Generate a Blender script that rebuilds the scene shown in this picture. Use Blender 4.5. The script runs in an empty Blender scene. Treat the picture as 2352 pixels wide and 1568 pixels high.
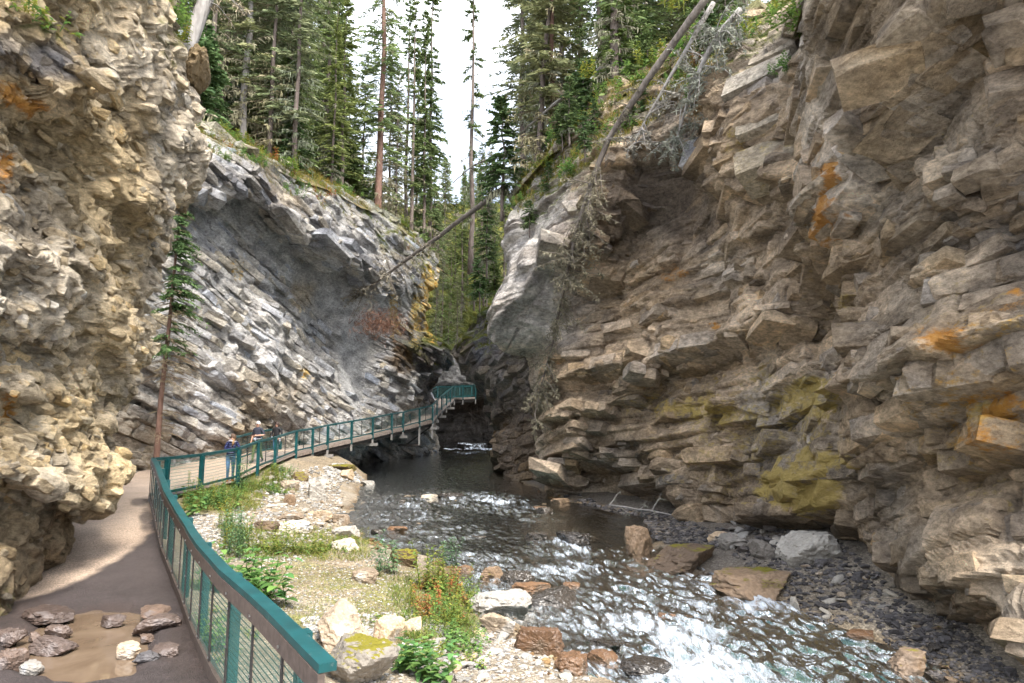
import bpy, bmesh, math, random
import numpy as np
from mathutils import Vector, Matrix, Euler

SC = bpy.context.scene
COL = SC.collection
R = math.radians

# ------------------------------------------------------------------ camera
PITCH = math.atan(216.0 / 1568.0)
CZ = 2.65                                   # eye height over the near path
cam_d = bpy.data.cameras.new('camera')
cam_d.lens = 24.0; cam_d.sensor_width = 36.0
cam_d.clip_start = 0.1; cam_d.clip_end = 2000
cam = bpy.data.objects.new('camera', cam_d)
COL.objects.link(cam)
cam.location = (0, 0, CZ)
cam.rotation_euler = (math.pi / 2 + PITCH, 0, 0)
SC.camera = cam

# ------------------------------------------------------------------ sky and sun
SUN_EL, SUN_AZ = 56.0, 152.0                # azimuth clockwise from +Y
world = bpy.data.worlds.new('World'); SC.world = world
world.use_nodes = True
wn = world.node_tree.nodes; wl = world.node_tree.links
wn.clear()
w_out = wn.new('ShaderNodeOutputWorld'); w_bg = wn.new('ShaderNodeBackground')
w_sky = wn.new('ShaderNodeTexSky'); w_sky.sky_type = 'NISHITA'
w_sky.sun_disc = False
w_sky.sun_elevation = R(SUN_EL); w_sky.sun_rotation = R(SUN_AZ)
w_sky.air_density = 1.0; w_sky.dust_density = 3.0; w_sky.ozone_density = 1.0
# thin bright cloud over the blue
w_tc = wn.new('ShaderNodeTexCoord'); w_n = wn.new('ShaderNodeTexNoise')
w_n.inputs['Scale'].default_value = 2.6; w_n.inputs['Detail'].default_value = 6
w_r = wn.new('ShaderNodeValToRGB')
w_r.color_ramp.elements[0].position = 0.38; w_r.color_ramp.elements[0].color = (0.08,) * 3 + (1,)
w_r.color_ramp.elements[1].position = 0.60; w_r.color_ramp.elements[1].color = (1, 1, 1, 1)
w_m = wn.new('ShaderNodeMix'); w_m.data_type = 'RGBA'
w_m.inputs['B'].default_value = (9.5, 9.9, 10.6, 1)
wl.new(w_tc.outputs['Generated'], w_n.inputs['Vector'])
wl.new(w_n.outputs['Fac'], w_r.inputs['Fac'])
wl.new(w_r.outputs['Color'], w_m.inputs['Factor'])
wl.new(w_sky.outputs['Color'], w_m.inputs['A'])
wl.new(w_m.outputs['Result'], w_bg.inputs['Color'])
w_bg.inputs['Strength'].default_value = 0.095
wl.new(w_bg.outputs['Background'], w_out.inputs['Surface'])

sun_d = bpy.data.lights.new('sun', 'SUN')
sun_d.energy = 2.3; sun_d.angle = R(22); sun_d.color = (1.0, 0.95, 0.87)
sun = bpy.data.objects.new('sun', sun_d); COL.objects.link(sun)
_a, _e = R(SUN_AZ), R(SUN_EL)
sun_dir = Vector((math.sin(_a) * math.cos(_e), math.cos(_a) * math.cos(_e), math.sin(_e)))
sun.rotation_euler = sun_dir.to_track_quat('Z', 'Y').to_euler()

SC.view_settings.view_transform = 'Standard'
SC.view_settings.look = 'None'
SC.view_settings.exposure = 1.75
SC.view_settings.gamma = 1.0
SC.view_settings.use_curve_mapping = False
SC.render.engine = 'CYCLES'
SC.cycles.use_denoising = True
SC.cycles.use_adaptive_sampling = True
SC.cycles.adaptive_threshold = 0.03
SC.cycles.adaptive_min_samples = 16
SC.cycles.max_bounces = 5
SC.cycles.diffuse_bounces = 1
SC.cycles.glossy_bounces = 2
SC.cycles.transmission_bounces = 4
SC.cycles.transparent_max_bounces = 8
SC.cycles.caustics_reflective = False
SC.cycles.caustics_refractive = False

# ------------------------------------------------------------------ survey helpers
F = 1568.0
CP, SP = math.cos(PITCH), math.sin(PITCH)


def P(px, py, Y):
    """point on the sight line of a survey mark, Y metres up the canyon"""
    u = (px - 1176.0) / F; v = (784.0 - py) / F
    dx, dy, dz = u, CP - v * SP, SP + v * CP
    t = Y / dy
    return np.array((dx * t, Y, CZ + dz * t))


def proj(p):
    p = np.asarray(p, float)
    x = p[..., 0]; y = p[..., 1]; z = p[..., 2] - CZ
    d = y * CP + z * SP
    v = -y * SP + z * CP
    return 1176 + F * x / d, 784 - F * v / d


def zwat(Y):
    return CZ - 3.60 + 0.0444 * (np.asarray(Y, float) - 8.0)


def onwater(px, py):
    lo, hi = 2.0, 120.0
    for _ in range(50):
        m = (lo + hi) / 2
        if P(px, py, m)[2] > zwat(m): lo = m
        else: hi = m
    return P(px, py, lo)


_PY = np.array([-10, 4.0, 6.2, 10.2, 13, 18.2, 24.5, 28, 32, 36, 60])
_PZ = np.array([-2.70, -2.56, -2.455, -2.43, -2.14, -1.76, -1.63, -1.42, -1.08, -0.72, 0.2])


def zpath(Y):
    Y = np.asarray(Y, float)
    s = 0
    for d in (-.8, -.4, 0, .4, .8):
        s = s + np.interp(Y + d, _PY, _PZ)
    return CZ + s / 5


def onpath(px, py):
    lo, hi = 2.0, 60.0
    for _ in range(50):
        m = (lo + hi) / 2
        if P(px, py, m)[2] > zpath(m): lo = m
        else: hi = m
    return P(px, py, lo)


# ------------------------------------------------------------------ noise (numpy)
def _h(ix, iy, iz, seed):
    with np.errstate(over='ignore'):
        h = (ix.astype(np.int64).astype(np.uint32) * np.uint32(374761393)
             + iy.astype(np.int64).astype(np.uint32) * np.uint32(668265263)
             + iz.astype(np.int64).astype(np.uint32) * np.uint32(2147483647 - 19)
             + np.uint32((seed * 974711 + 12345) & 0xffffffff))
        h = (h ^ (h >> np.uint32(13))) * np.uint32(1274126177)
        h = (h ^ (h >> np.uint32(15))) * np.uint32(2246822519)
        h = h ^ (h >> np.uint32(16))
    return h.astype(np.float64) / 4294967296.0


def vn(p, seed=0):
    """value noise -1..1"""
    f = np.floor(p); t = p - f
    t = t * t * (3 - 2 * t)
    i = f.astype(np.int64)
    r = 0
    for a in (0, 1):
        wa = t[:, 0] if a else 1 - t[:, 0]
        for b in (0, 1):
            wb = t[:, 1] if b else 1 - t[:, 1]
            for c in (0, 1):
                wc = t[:, 2] if c else 1 - t[:, 2]
                r = r + wa * wb * wc * _h(i[:, 0] + a, i[:, 1] + b, i[:, 2] + c, seed)
    return r * 2 - 1


def fbm(p, seed=0, oct=4, gain=.5):
    r = 0; a = 1; s = 0
    for k in range(oct):
        r = r + a * vn(p * (2.03 ** k) + 17.3 * k, seed + k)
        s += a; a *= gain
    return r / s


def worley3(p, seed=0, jit=.9):
    """nearest and second nearest cell of a 3-D cell pattern: distances, ids, offsets"""
    f = np.floor(p).astype(np.int64)
    n = len(p)
    F1 = np.full(n, 9.0); F2 = np.full(n, 9.0)
    i1 = np.zeros((3, n), np.int64); i2 = np.zeros((3, n), np.int64); d1 = np.zeros((3, n)); d2 = np.zeros((3, n))
    for a in (-1, 0, 1):
        for b in (-1, 0, 1):
            for c in (-1, 0, 1):
                ix, iy, iz = f[:, 0] + a, f[:, 1] + b, f[:, 2] + c
                hh = _h(ix, iy, iz, seed)
                h2 = (hh * 4096.0) % 1.0; h3 = (hh * 1048576.0) % 1.0
                dx = p[:, 0] - (ix + .5 + jit * (hh - .5)); dy = p[:, 1] - (iy + .5 + jit * (h2 - .5)); dz = p[:, 2] - (iz + .5 + jit * (h3 - .5))
                d = np.sqrt(dx * dx + dy * dy + dz * dz)
                m = d < F1; m2 = (d < F2) & ~m
                F2[m] = F1[m]; i2[:, m] = i1[:, m]; d2[:, m] = d1[:, m]
                F1[m] = d[m]
                i1[0, m] = ix[m]; i1[1, m] = iy[m]; i1[2, m] = iz[m]; d1[0, m] = dx[m]; d1[1, m] = dy[m]; d1[2, m] = dz[m]
                F2[m2] = d[m2]
                i2[0, m2] = ix[m2]; i2[1, m2] = iy[m2]; i2[2, m2] = iz[m2]; d2[0, m2] = dx[m2]; d2[1, m2] = dy[m2]; d2[2, m2] = dz[m2]
    return F1, F2, i1, i2, d1, d2


def worley2(x, y, lay, seed=0, jit=.9):
    fx = np.floor(x).astype(np.int64); fy = np.floor(y).astype(np.int64)
    n = len(x)
    F1 = np.full(n, 9.0); F2 = np.full(n, 9.0)
    i1 = np.zeros((2, n), np.int64); i2 = np.zeros((2, n), np.int64); d1 = np.zeros((2, n)); d2 = np.zeros((2, n))
    for a in (-1, 0, 1):
        for b in (-1, 0, 1):
            ix, iy = fx + a, fy + b
            hh = _h(ix, iy, lay, seed); h2 = (hh * 4096.0) % 1.0
            dx = x - (ix + .5 + jit * (hh - .5)); dy = y - (iy + .5 + jit * (h2 - .5))
            d = np.sqrt(dx * dx + dy * dy)
            m = d < F1; m2 = (d < F2) & ~m
            F2[m] = F1[m]; i2[:, m] = i1[:, m]; d2[:, m] = d1[:, m]
            F1[m] = d[m]; i1[0, m] = ix[m]; i1[1, m] = iy[m]; d1[0, m] = dx[m]; d1[1, m] = dy[m]
            F2[m2] = d[m2]; i2[0, m2] = ix[m2]; i2[1, m2] = iy[m2]; d2[0, m2] = dx[m2]; d2[1, m2] = dy[m2]
    return F1, F2, i1, i2, d1, d2


def sstep(a, b, x):
    t = np.clip((x - a) / (b - a), 0, 1)
    return t * t * (3 - 2 * t)


# ------------------------------------------------------------------ objects
def tag(o, label=None, cat=None, group=None, kind=None):
    if label: o['label'] = label
    if cat: o['category'] = cat
    if group: o['group'] = group
    if kind: o['kind'] = kind
    return o


def link(name, me, parent=None, loc=None, rot=None, scale=None):
    o = bpy.data.objects.new(name, me); COL.objects.link(o)
    if parent is not None: o.parent = parent
    if loc is not None: o.location = loc
    if rot is not None: o.rotation_euler = rot
    if scale is not None: o.scale = scale
    return o


def empty(name, loc, rz=0):
    o = bpy.data.objects.new(name, None); COL.objects.link(o)
    o.location = loc; o.rotation_euler = (0, 0, rz); o.empty_display_size = .2
    return o


def mesh_np(name, V, Q, mats, col=None, smooth=False, attrs=None):
    """mesh from vertex array and face array (quads or triangles)"""
    me = bpy.data.meshes.new(name)
    V = np.asarray(V, np.float32); Q = np.asarray(Q, np.int32)
    n, k = Q.shape
    me.vertices.add(len(V)); me.vertices.foreach_set('co', V.ravel())
    me.loops.add(n * k); me.loops.foreach_set('vertex_index', Q.ravel())
    me.polygons.add(n)
    me.polygons.foreach_set('loop_start', np.arange(0, n * k, k, dtype=np.int32))
    me.polygons.foreach_set('use_smooth', np.full(n, smooth, bool))
    for m in (mats if isinstance(mats, (list, tuple)) else [mats]): me.materials.append(m)
    if col is not None:
        a = me.color_attributes.new('Col', 'FLOAT_COLOR', 'POINT')
        c = np.ones((len(V), 4), np.float32); c[:, :3] = col
        a.data.foreach_set('color', c.ravel())
    if attrs:
        for nm, v in attrs.items():
            a = me.attributes.new(nm, 'FLOAT', 'POINT')
            a.data.foreach_set('value', np.asarray(v, np.float32))
    me.update(calc_edges=True)
    me.validate()
    return me


def gridq(nr, nc):
    i = np.arange((nr - 1) * nc).reshape(nr - 1, nc)[:, :-1].ravel()
    return np.stack([i, i + nc, i + nc + 1, i + 1], 1)


def catmull(ctrl, n, w):
    """resample along axis 0 to n rows, density after segment weights w"""
    m = len(ctrl)
    cum = np.concatenate([[0], np.cumsum(w)])
    s = np.interp(np.linspace(0, cum[-1], n), cum, np.arange(m))
    i = np.clip(np.floor(s).astype(int), 0, m - 2)
    t = (s - i).reshape((-1,) + (1,) * (ctrl.ndim - 1))
    p0 = ctrl[np.clip(i - 1, 0, m - 1)]; p1 = ctrl[i]; p2 = ctrl[i + 1]; p3 = ctrl[np.clip(i + 2, 0, m - 1)]
    return .5 * (2 * p1 + (p2 - p0) * t + (2 * p0 - 5 * p1 + 4 * p2 - p3) * t * t + (3 * p1 - p0 - 3 * p2 + p3) * t ** 3)


def net(ctrl, nr, nc, wfun=None):
    """dense surface from a control net (rows, cols, 3)"""
    ctrl = np.asarray(ctrl, float)
    X, Yp = proj(np.maximum(ctrl, [-1e9, 1.0, -1e9]))
    wr = np.sqrt(np.diff(X, axis=0) ** 2 + np.diff(Yp, axis=0) ** 2).mean(1) + 20
    wc = np.sqrt(np.diff(X, axis=1) ** 2 + np.diff(Yp, axis=1) ** 2).mean(0) + 20
    g = catmull(ctrl, nr, wr)
    g = catmull(g.transpose(1, 0, 2), nc, wc).transpose(1, 0, 2)
    return g


def normals(g):
    du = np.gradient(g, axis=1); dv = np.gradient(g, axis=0)
    n = np.cross(du, dv)
    n /= np.linalg.norm(n, axis=2, keepdims=True) + 1e-9
    return n


# ------------------------------------------------------------------ materials
def new_mat(name):
    m = bpy.data.materials.new(name); m.use_nodes = True
    nt = m.node_tree
    return m, nt, nt.nodes['Principled BSDF']


def nd(nt, t, **kw):
    n = nt.nodes.new(t)
    for k, v in kw.items():
        if k in n.inputs: n.inputs[k].default_value = v
        else: setattr(n, k, v)
    return n


def mixc(nt, a, b, fac, mode='MIX'):
    m = nt.nodes.new('ShaderNodeMix'); m.data_type = 'RGBA'; m.blend_type = mode
    for sock, val in (('A', a), ('B', b), ('Factor', fac)):
        if isinstance(val, bpy.types.NodeSocket): nt.links.new(val, m.inputs[sock])
        elif sock == 'Factor': m.inputs[sock].default_value = val
        else: m.inputs[sock].default_value = tuple(val) + (1,) if len(val) == 3 else val
    return m.outputs['Result']


def ramp(nt, fac, stops):
    r = nt.nodes.new('ShaderNodeValToRGB')
    e = r.color_ramp.elements
    while len(e) < len(stops): e.new(.5)
    for el, (p, c) in zip(e, stops):
        el.position = p; el.color = tuple(c) + (1,) if len(c) == 3 else c
    nt.links.new(fac, r.inputs['Fac'])
    return r.outputs['Color']


def bump(nt, bs, height, strength, dist):
    b = nd(nt, 'ShaderNodeBump', Strength=strength, Distance=dist)
    nt.links.new(height, b.inputs['Height']); nt.links.new(b.outputs['Normal'], bs.inputs['Normal'])
    return b


def rock_material(name, fine=14.0, rough=.9, bumpd=.05, attr=True, base=(.3, .28, .25), spread=.35, wet=0.0, obj_random=False, tint=None):
    m, nt, bs = new_mat(name)
    tc = nd(nt, 'ShaderNodeTexCoord')
    n1 = nd(nt, 'ShaderNodeTexNoise', Scale=fine, Detail=5.0, Roughness=.65)
    n2 = nd(nt, 'ShaderNodeTexNoise', Scale=fine * .16, Detail=3.0, Roughness=.6)
    vo = nd(nt, 'ShaderNodeTexVoronoi', Scale=fine * .8)
    for n in (n1, n2, vo): nt.links.new(tc.outputs['Object'], n.inputs['Vector'])
    if attr:
        a = nd(nt, 'ShaderNodeAttribute', attribute_name='Col'); c = a.outputs['Color']
    else:
        c = nd(nt, 'ShaderNodeRGB').outputs[0]; c.default_value = tuple(base) + (1,)
        if obj_random:
            oi = nd(nt, 'ShaderNodeObjectInfo')
            c = mixc(nt, c, ramp(nt, oi.outputs['Random'], [(0, (.55, .52, .5)), (.5, (1, 1, 1)), (1, (1.35, 1.25, 1.1))]), 1.0, 'MULTIPLY')
    g1 = ramp(nt, n1.outputs['Fac'], [(.25, (1 - spread,) * 3), (.75, (1 + spread,) * 3)])
    g2 = ramp(nt, n2.outputs['Fac'], [(.3, (1 - spread * .5, 1 - spread * .55, 1 - spread * .6)), (.7, (1 + spread * .4, 1 + spread * .36, 1 + spread * .3))])
    c = mixc(nt, c, g1, 1.0, 'MULTIPLY'); c = mixc(nt, c, g2, 1.0, 'MULTIPLY')
    if tint:                                   # patches of another mineral / lichen
        tn = nd(nt, 'ShaderNodeTexNoise', Scale=tint[1], Detail=4.0)
        nt.links.new(tc.outputs['Object'], tn.inputs['Vector'])
        f = ramp(nt, tn.outputs['Fac'], [(tint[2], (0, 0, 0)), (tint[2] + .08, (1, 1, 1))])
        c = mixc(nt, c, tint[0], f)
    nt.links.new(c, bs.inputs['Base Color'])
    bs.inputs['Roughness'].default_value = rough
    if 'Specular IOR Level' in bs.inputs: bs.inputs['Specular IOR Level'].default_value = .25 + wet
    ad = nd(nt, 'ShaderNodeMath', operation='ADD')
    nt.links.new(n1.outputs['Fac'], ad.inputs[0]); nt.links.new(vo.outputs['Distance'], ad.inputs[1])
    bump(nt, bs, ad.outputs[0], .7, bumpd)
    return m


def cliff_material(name='cliff_rock'):
    m, nt, bs = new_mat(name)
    L = nt.links.new
    tc = nd(nt, 'ShaderNodeTexCoord')
    mp = nd(nt, 'ShaderNodeMapping'); mp.vector_type = 'POINT'
    q = Vector((.29, .323, 1.0)).normalized().rotation_difference(Vector((0, 0, 1))).to_euler()
    mp.inputs['Rotation'].default_value = q; mp.inputs['Scale'].default_value = (1, 1, 1.7)
    L(tc.outputs['Object'], mp.inputs['Vector'])
    n1 = nd(nt, 'ShaderNodeTexNoise', Scale=6.0, Detail=7.0, Roughness=.8); n2 = nd(nt, 'ShaderNodeTexNoise', Scale=1.1, Detail=3.0, Roughness=.6)
    n3 = nd(nt, 'ShaderNodeTexNoise', noise_type='RIDGED_MULTIFRACTAL', Scale=1.7, Detail=4.0, Roughness=.55)
    for n in (n1, n2, n3): L(mp.outputs['Vector'], n.inputs['Vector'])
    a = nd(nt, 'ShaderNodeAttribute', attribute_name='Col')
    c = mixc(nt, a.outputs['Color'], ramp(nt, n1.outputs['Fac'], [(.36, (.52, .50, .48)), (.5, (.98, .97, .96)), (.64, (1.46, 1.46, 1.46))]), 1.0, 'MULTIPLY')
    c = mixc(nt, c, ramp(nt, n2.outputs['Fac'], [(.38, (.72, .71, .71)), (.62, (1.25, 1.23, 1.20))]), 1.0, 'MULTIPLY')
    # lichen and mineral stains: broad amounts on the wall, broken up finely here
    n4 = nd(nt, 'ShaderNodeTexNoise', Scale=3.4, Detail=7.0, Roughness=.75); L(mp.outputs['Vector'], n4.inputs['Vector'])
    for nm, lo, hi in (('ochre', (.46, .33, .09), (.66, .50, .16)), ('rust', (.46, .16, .02), (.62, .31, .045))):
        at = nd(nt, 'ShaderNodeAttribute', attribute_name=nm)
        th = nd(nt, 'ShaderNodeMath', operation='MULTIPLY_ADD'); L(at.outputs['Fac'], th.inputs[0]); th.inputs[1].default_value = .42; L(n4.outputs['Fac'], th.inputs[2])
        mr = nd(nt, 'ShaderNodeMapRange', interpolation_type='SMOOTHSTEP'); mr.inputs['From Min'].default_value = .66; mr.inputs['From Max'].default_value = .88; mr.inputs['To Max'].default_value = .85
        L(th.outputs[0], mr.inputs['Value'])
        gt = nd(nt, 'ShaderNodeMath', operation='MULTIPLY'); L(mr.outputs['Result'], gt.inputs[0])
        st = nd(nt, 'ShaderNodeMapRange'); st.inputs['From Max'].default_value = .15; L(at.outputs['Fac'], st.inputs['Value']); L(st.outputs['Result'], gt.inputs[1])
        c = mixc(nt, c, ramp(nt, n1.outputs['Fac'], [(.3, lo), (.7, hi)]), gt.outputs[0])
    L(c, bs.inputs['Base Color']); bs.inputs['Roughness'].default_value = .92; bs.inputs['Specular IOR Level'].default_value = .22
    ad = nd(nt, 'ShaderNodeMath', operation='MULTIPLY_ADD'); L(n3.outputs['Fac'], ad.inputs[0]); ad.inputs[1].default_value = -.35; L(n1.outputs['Fac'], ad.inputs[2])
    bump(nt, bs, ad.outputs[0], 1.0, .17)
    return m


M = {}
M['cliff'] = cliff_material()
# ================================================================== rock walls
NB = np.array([.29, .323, 1.0]); NB /= np.linalg.norm(NB)          # the beds dip away up the canyon
SB = np.cross(NB, [1, 0, 0]); SB /= np.linalg.norm(SB)
TB = np.cross(NB, SB)


def _cells2(qs, qt, lay, W, s, soft):
    """value of jointed blocks within a bed, blended over a narrow band at each joint"""
    F1, F2, i1, i2, d1, d2 = worley2(qs / W, qt / W, lay, s)
    w = .5 + .5 * sstep(0, soft, F2 - F1)
    out = 0; rr = None
    for (i, d, k) in ((i1, d1, w), (i2, d2, 1 - w)):
        r = _h(i[0], i[1], lay, s + 5)
        v = (r - .5) * 1.15 + 1.1 * ((_h(i[0], i[1], lay, s + 7) - .5) * d[0] + (_h(i[0], i[1], lay, s + 8) - .5) * d[1])
        out = out + k * v
        if rr is None: rr = r
    return out - .40 * (1 - sstep(0, soft * .8, F2 - F1)), rr


def beds(p, seed, scales, warp=.5, mw=.11):
    """stacked, jointed beds stepping in and out; returns height and a colour number per block"""
    w = warp * fbm(p * .22, seed + 50, 2)
    qs, qt, qn = p @ SB, p @ TB, p @ NB + w
    d = np.zeros(len(p)); cn = np.zeros(len(p))
    zero = np.zeros(len(p), np.int64)
    for k, (T, W, A) in enumerate(scales):
        s = seed + 101 * k
        u = qn / T
        u = u + .42 * np.sin(u * 1.9 + seed) + .3 * np.sin(u * .73 + 2 * seed)
        lay = np.floor(u).astype(np.int64); fr = u - lay
        oth = np.where(fr < .5, lay - 1, lay + 1)
        e = np.minimum(fr, 1 - fr)
        wl_ = .5 + .5 * sstep(0, min(.3, max(.04, mw / T)), e)
        soft = max(.05, 1.6 * mw / W)
        v1, r1 = _cells2(qs, qt, lay, W, s, soft); v2, _ = _cells2(qs, qt, oth, W, s, soft)
        l1 = _h(lay, zero, zero, s + 6) - .5; l2 = _h(oth, zero, zero, s + 6) - .5
        # each bed leans out towards its foot
        h1 = v1 + 1.1 * l1 + .35 * (.5 - fr); h2 = v2 + 1.1 * l2 + .35 * np.where(fr < .5, -.5, .5)
        d += A * (wl_ * h1 + (1 - wl_) * h2 - .40 * (1 - sstep(0, min(.3, max(.05, .8 * mw / T)), e)))
        cn += (r1 - .5) * (.6 ** k)
    return d, cn


def chips(p, seed, scales, an=1.8, mw=.09):
    """broken, chippy rock: 3-D cells each with its own tilted face, meeting in narrow creases"""
    q = np.stack([p @ SB / an ** .5, p @ TB / an ** .5, p @ NB * an ** .5], 1)
    d = np.zeros(len(p)); cn = np.zeros(len(p))
    for k, (S, A) in enumerate(scales):
        s = seed + 131 * k
        F1, F2, i1, i2, d1, d2 = worley3(q / S + 3.1 * k, s)
        soft = min(.3, max(.08, 1.3 * mw / S))
        w = .5 + .5 * sstep(0, soft, F2 - F1)
        e = 0
        for n_, (i, dv, kk) in enumerate(((i1, d1, w), (i2, d2, 1 - w))):
            r = _h(i[0], i[1], i[2], s + 5)
            v = (r - .45) * .8 + 1.9 * sum((_h(i[0], i[1], i[2], s + 6 + j) - .5) * dv[j] for j in range(3))
            e = e + kk * v
            if n_ == 0: cn += (r - .5) * (.6 ** k)
        d += A * (e - .30 * (1 - sstep(0, soft * .9, F2 - F1)))
    return d, cn


def lerp(a, b, t):
    t = np.asarray(t)[:, None]
    return np.asarray(a) * (1 - t) + np.asarray(b) * t


def blobs(px, py, lst, nz):
    """0..1 mask of stains about survey marks, ragged by noise"""
    m = np.zeros(len(px))
    for (x, y, rx, ry, k) in lst:
        d = ((px - x) / rx) ** 2 + ((py - y) / ry) ** 2
        m = np.maximum(m, k * (1 - sstep(.2, 1.15, d + nz * .9)))
    return np.clip(m, 0, 1)


def speck(p, m, seed=0, f=8.0):
    """break a stain into ragged specks"""
    n = fbm(p * f, 900 + seed, 4, .65)
    return np.clip(m, 0, 1) * sstep(-.35, .2, n + 1.2 * (np.clip(m, 0, 1) - .55))


def polydist(px, py, pts):
    d = np.full(len(px), 1e9)
    for (ax, ay), (bx, by) in zip(pts[:-1], pts[1:]):
        vx, vy = bx - ax, by - ay
        t = np.clip(((px - ax) * vx + (py - ay) * vy) / (vx * vx + vy * vy), 0, 1)
        d = np.minimum(d, np.hypot(px - ax - t * vx, py - ay - t * vy))
    return d


def ledge(px, py, pts, h, w, soft=6.0):
    """rock above the line stands proud of the rock below it by h, fading upward over w"""
    x = np.array([q[0] for q in pts], float); y = np.array([q[1] for q in pts], float)
    o = np.argsort(x); x = x[o]; y = y[o]
    s = np.interp(px, x, y) - py
    ends = sstep(x[0] - 25, x[0] + 15, px) * (1 - sstep(x[-1] - 15, x[-1] + 25, px))
    return h * ends * sstep(-soft, soft, s) * np.exp(-np.maximum(s, 0) / w)


def even(g, k=.8):
    """spread the grid evenly over the displaced surface so that steep ledge sides get their share of faces"""
    for ax in (0, 1):
        a = g if ax == 0 else g.transpose(1, 0, 2)
        n, m = a.shape[:2]
        o = a.copy()
        seg = np.linalg.norm(np.diff(a[..., :3], axis=0), axis=2)
        seg = seg / seg.sum(0, keepdims=True)
        for _ in range(3):                       # neighbouring lines move together
            c = np.cumsum(np.pad(seg, ((0, 0), (6, 5)), mode='edge'), axis=1)
            c = np.concatenate([np.zeros((n - 1, 1)), c], 1)
            seg = (c[:, 11:] - c[:, :-11])[:, :m] / 11
        seg = (1 - k) / (n - 1) + k * seg
        cum = np.vstack([np.zeros((1, m)), np.cumsum(seg, 0)])
        u = np.linspace(0, 1, n)
        for j in range(m):
            c = cum[:, j] / cum[-1, j]
            for q in range(a.shape[2]): o[:, j, q] = np.interp(u, c, a[:, j, q])
        g = o if ax == 0 else o.transpose(1, 0, 2)
    return g


def relief(g, flip, coarse):
    """first pass of big forms; returns the evened surface and its outward normals"""
    N = normals(g)
    if flip(N): N = -N
    sgn = 1.0 if not flip(normals(g)) else -1.0
    p = g.reshape(-1, 3)
    d, cn = coarse(p, *proj(p))
    g = g + N * d.reshape(g.shape[0], g.shape[1], 1)
    g = np.concatenate([g, cn.reshape(g.shape[0], g.shape[1], 1)], 2)
    for _ in range(2):                           # take single-vertex teeth off
        g[1:-1, 1:-1] = .5 * g[1:-1, 1:-1] + .125 * (g[:-2, 1:-1] + g[2:, 1:-1] + g[1:-1, :-2] + g[1:-1, 2:])
    g = even(g, .55)
    cn = g[..., 3].ravel(); g = g[..., :3]
    N = normals(g) * sgn
    # slightly smoothed normals
    for _ in range(7):
        N[1:-1, 1:-1] = (N[1:-1, 1:-1] * 2 + N[:-2, 1:-1] + N[2:, 1:-1] + N[1:-1, :-2] + N[1:-1, 2:]) / 6
    N /= np.linalg.norm(N, axis=2, keepdims=True) + 1e-9
    return g, N, cn


SURF = {}; SKIN = {}


def block_protos(n, seed, chip=.32, jit=.38):
    """chipped unit blocks as convex hulls"""
    r = np.random.default_rng(seed); out = []
    for _ in range(n):
        bm = bmesh.new()
        for sx in (-1, 1):
            for sy in (-1, 1):
                for sz in (-1, 1):
                    c = np.array((sx, sy, sz), float) * (1 - jit * r.random(3))
                    if r.random() < .55:                       # knocked-off corner
                        for ax in range(3):
                            q = c.copy(); q[ax] -= np.sign(q[ax]) * r.uniform(.1, chip * 2.2); bm.verts.new(q)
                    else: bm.verts.new(c)
        for _k in range(3):
            q = r.uniform(-.6, .6, 3); ax = r.integers(0, 3); q[ax] = r.choice((-1, 1)) * r.uniform(1.0, 1.10); bm.verts.new(q)
        h = bmesh.ops.convex_hull(bm, input=bm.verts[:])
        bmesh.ops.delete(bm, geom=[v for v in bm.verts if not v.link_faces], context='VERTS')
        bmesh.ops.triangulate(bm, faces=bm.faces[:])
        bm.verts.ensure_lookup_table(); bm.verts.index_update()
        out.append((np.array([v.co[:] for v in bm.verts]), np.array([[v.index for v in f.verts] for f in bm.faces])))
        bm.free()
    return out


PROTOB = block_protos(28, 5)
PROTOS = block_protos(28, 6, .26, .2)


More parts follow.
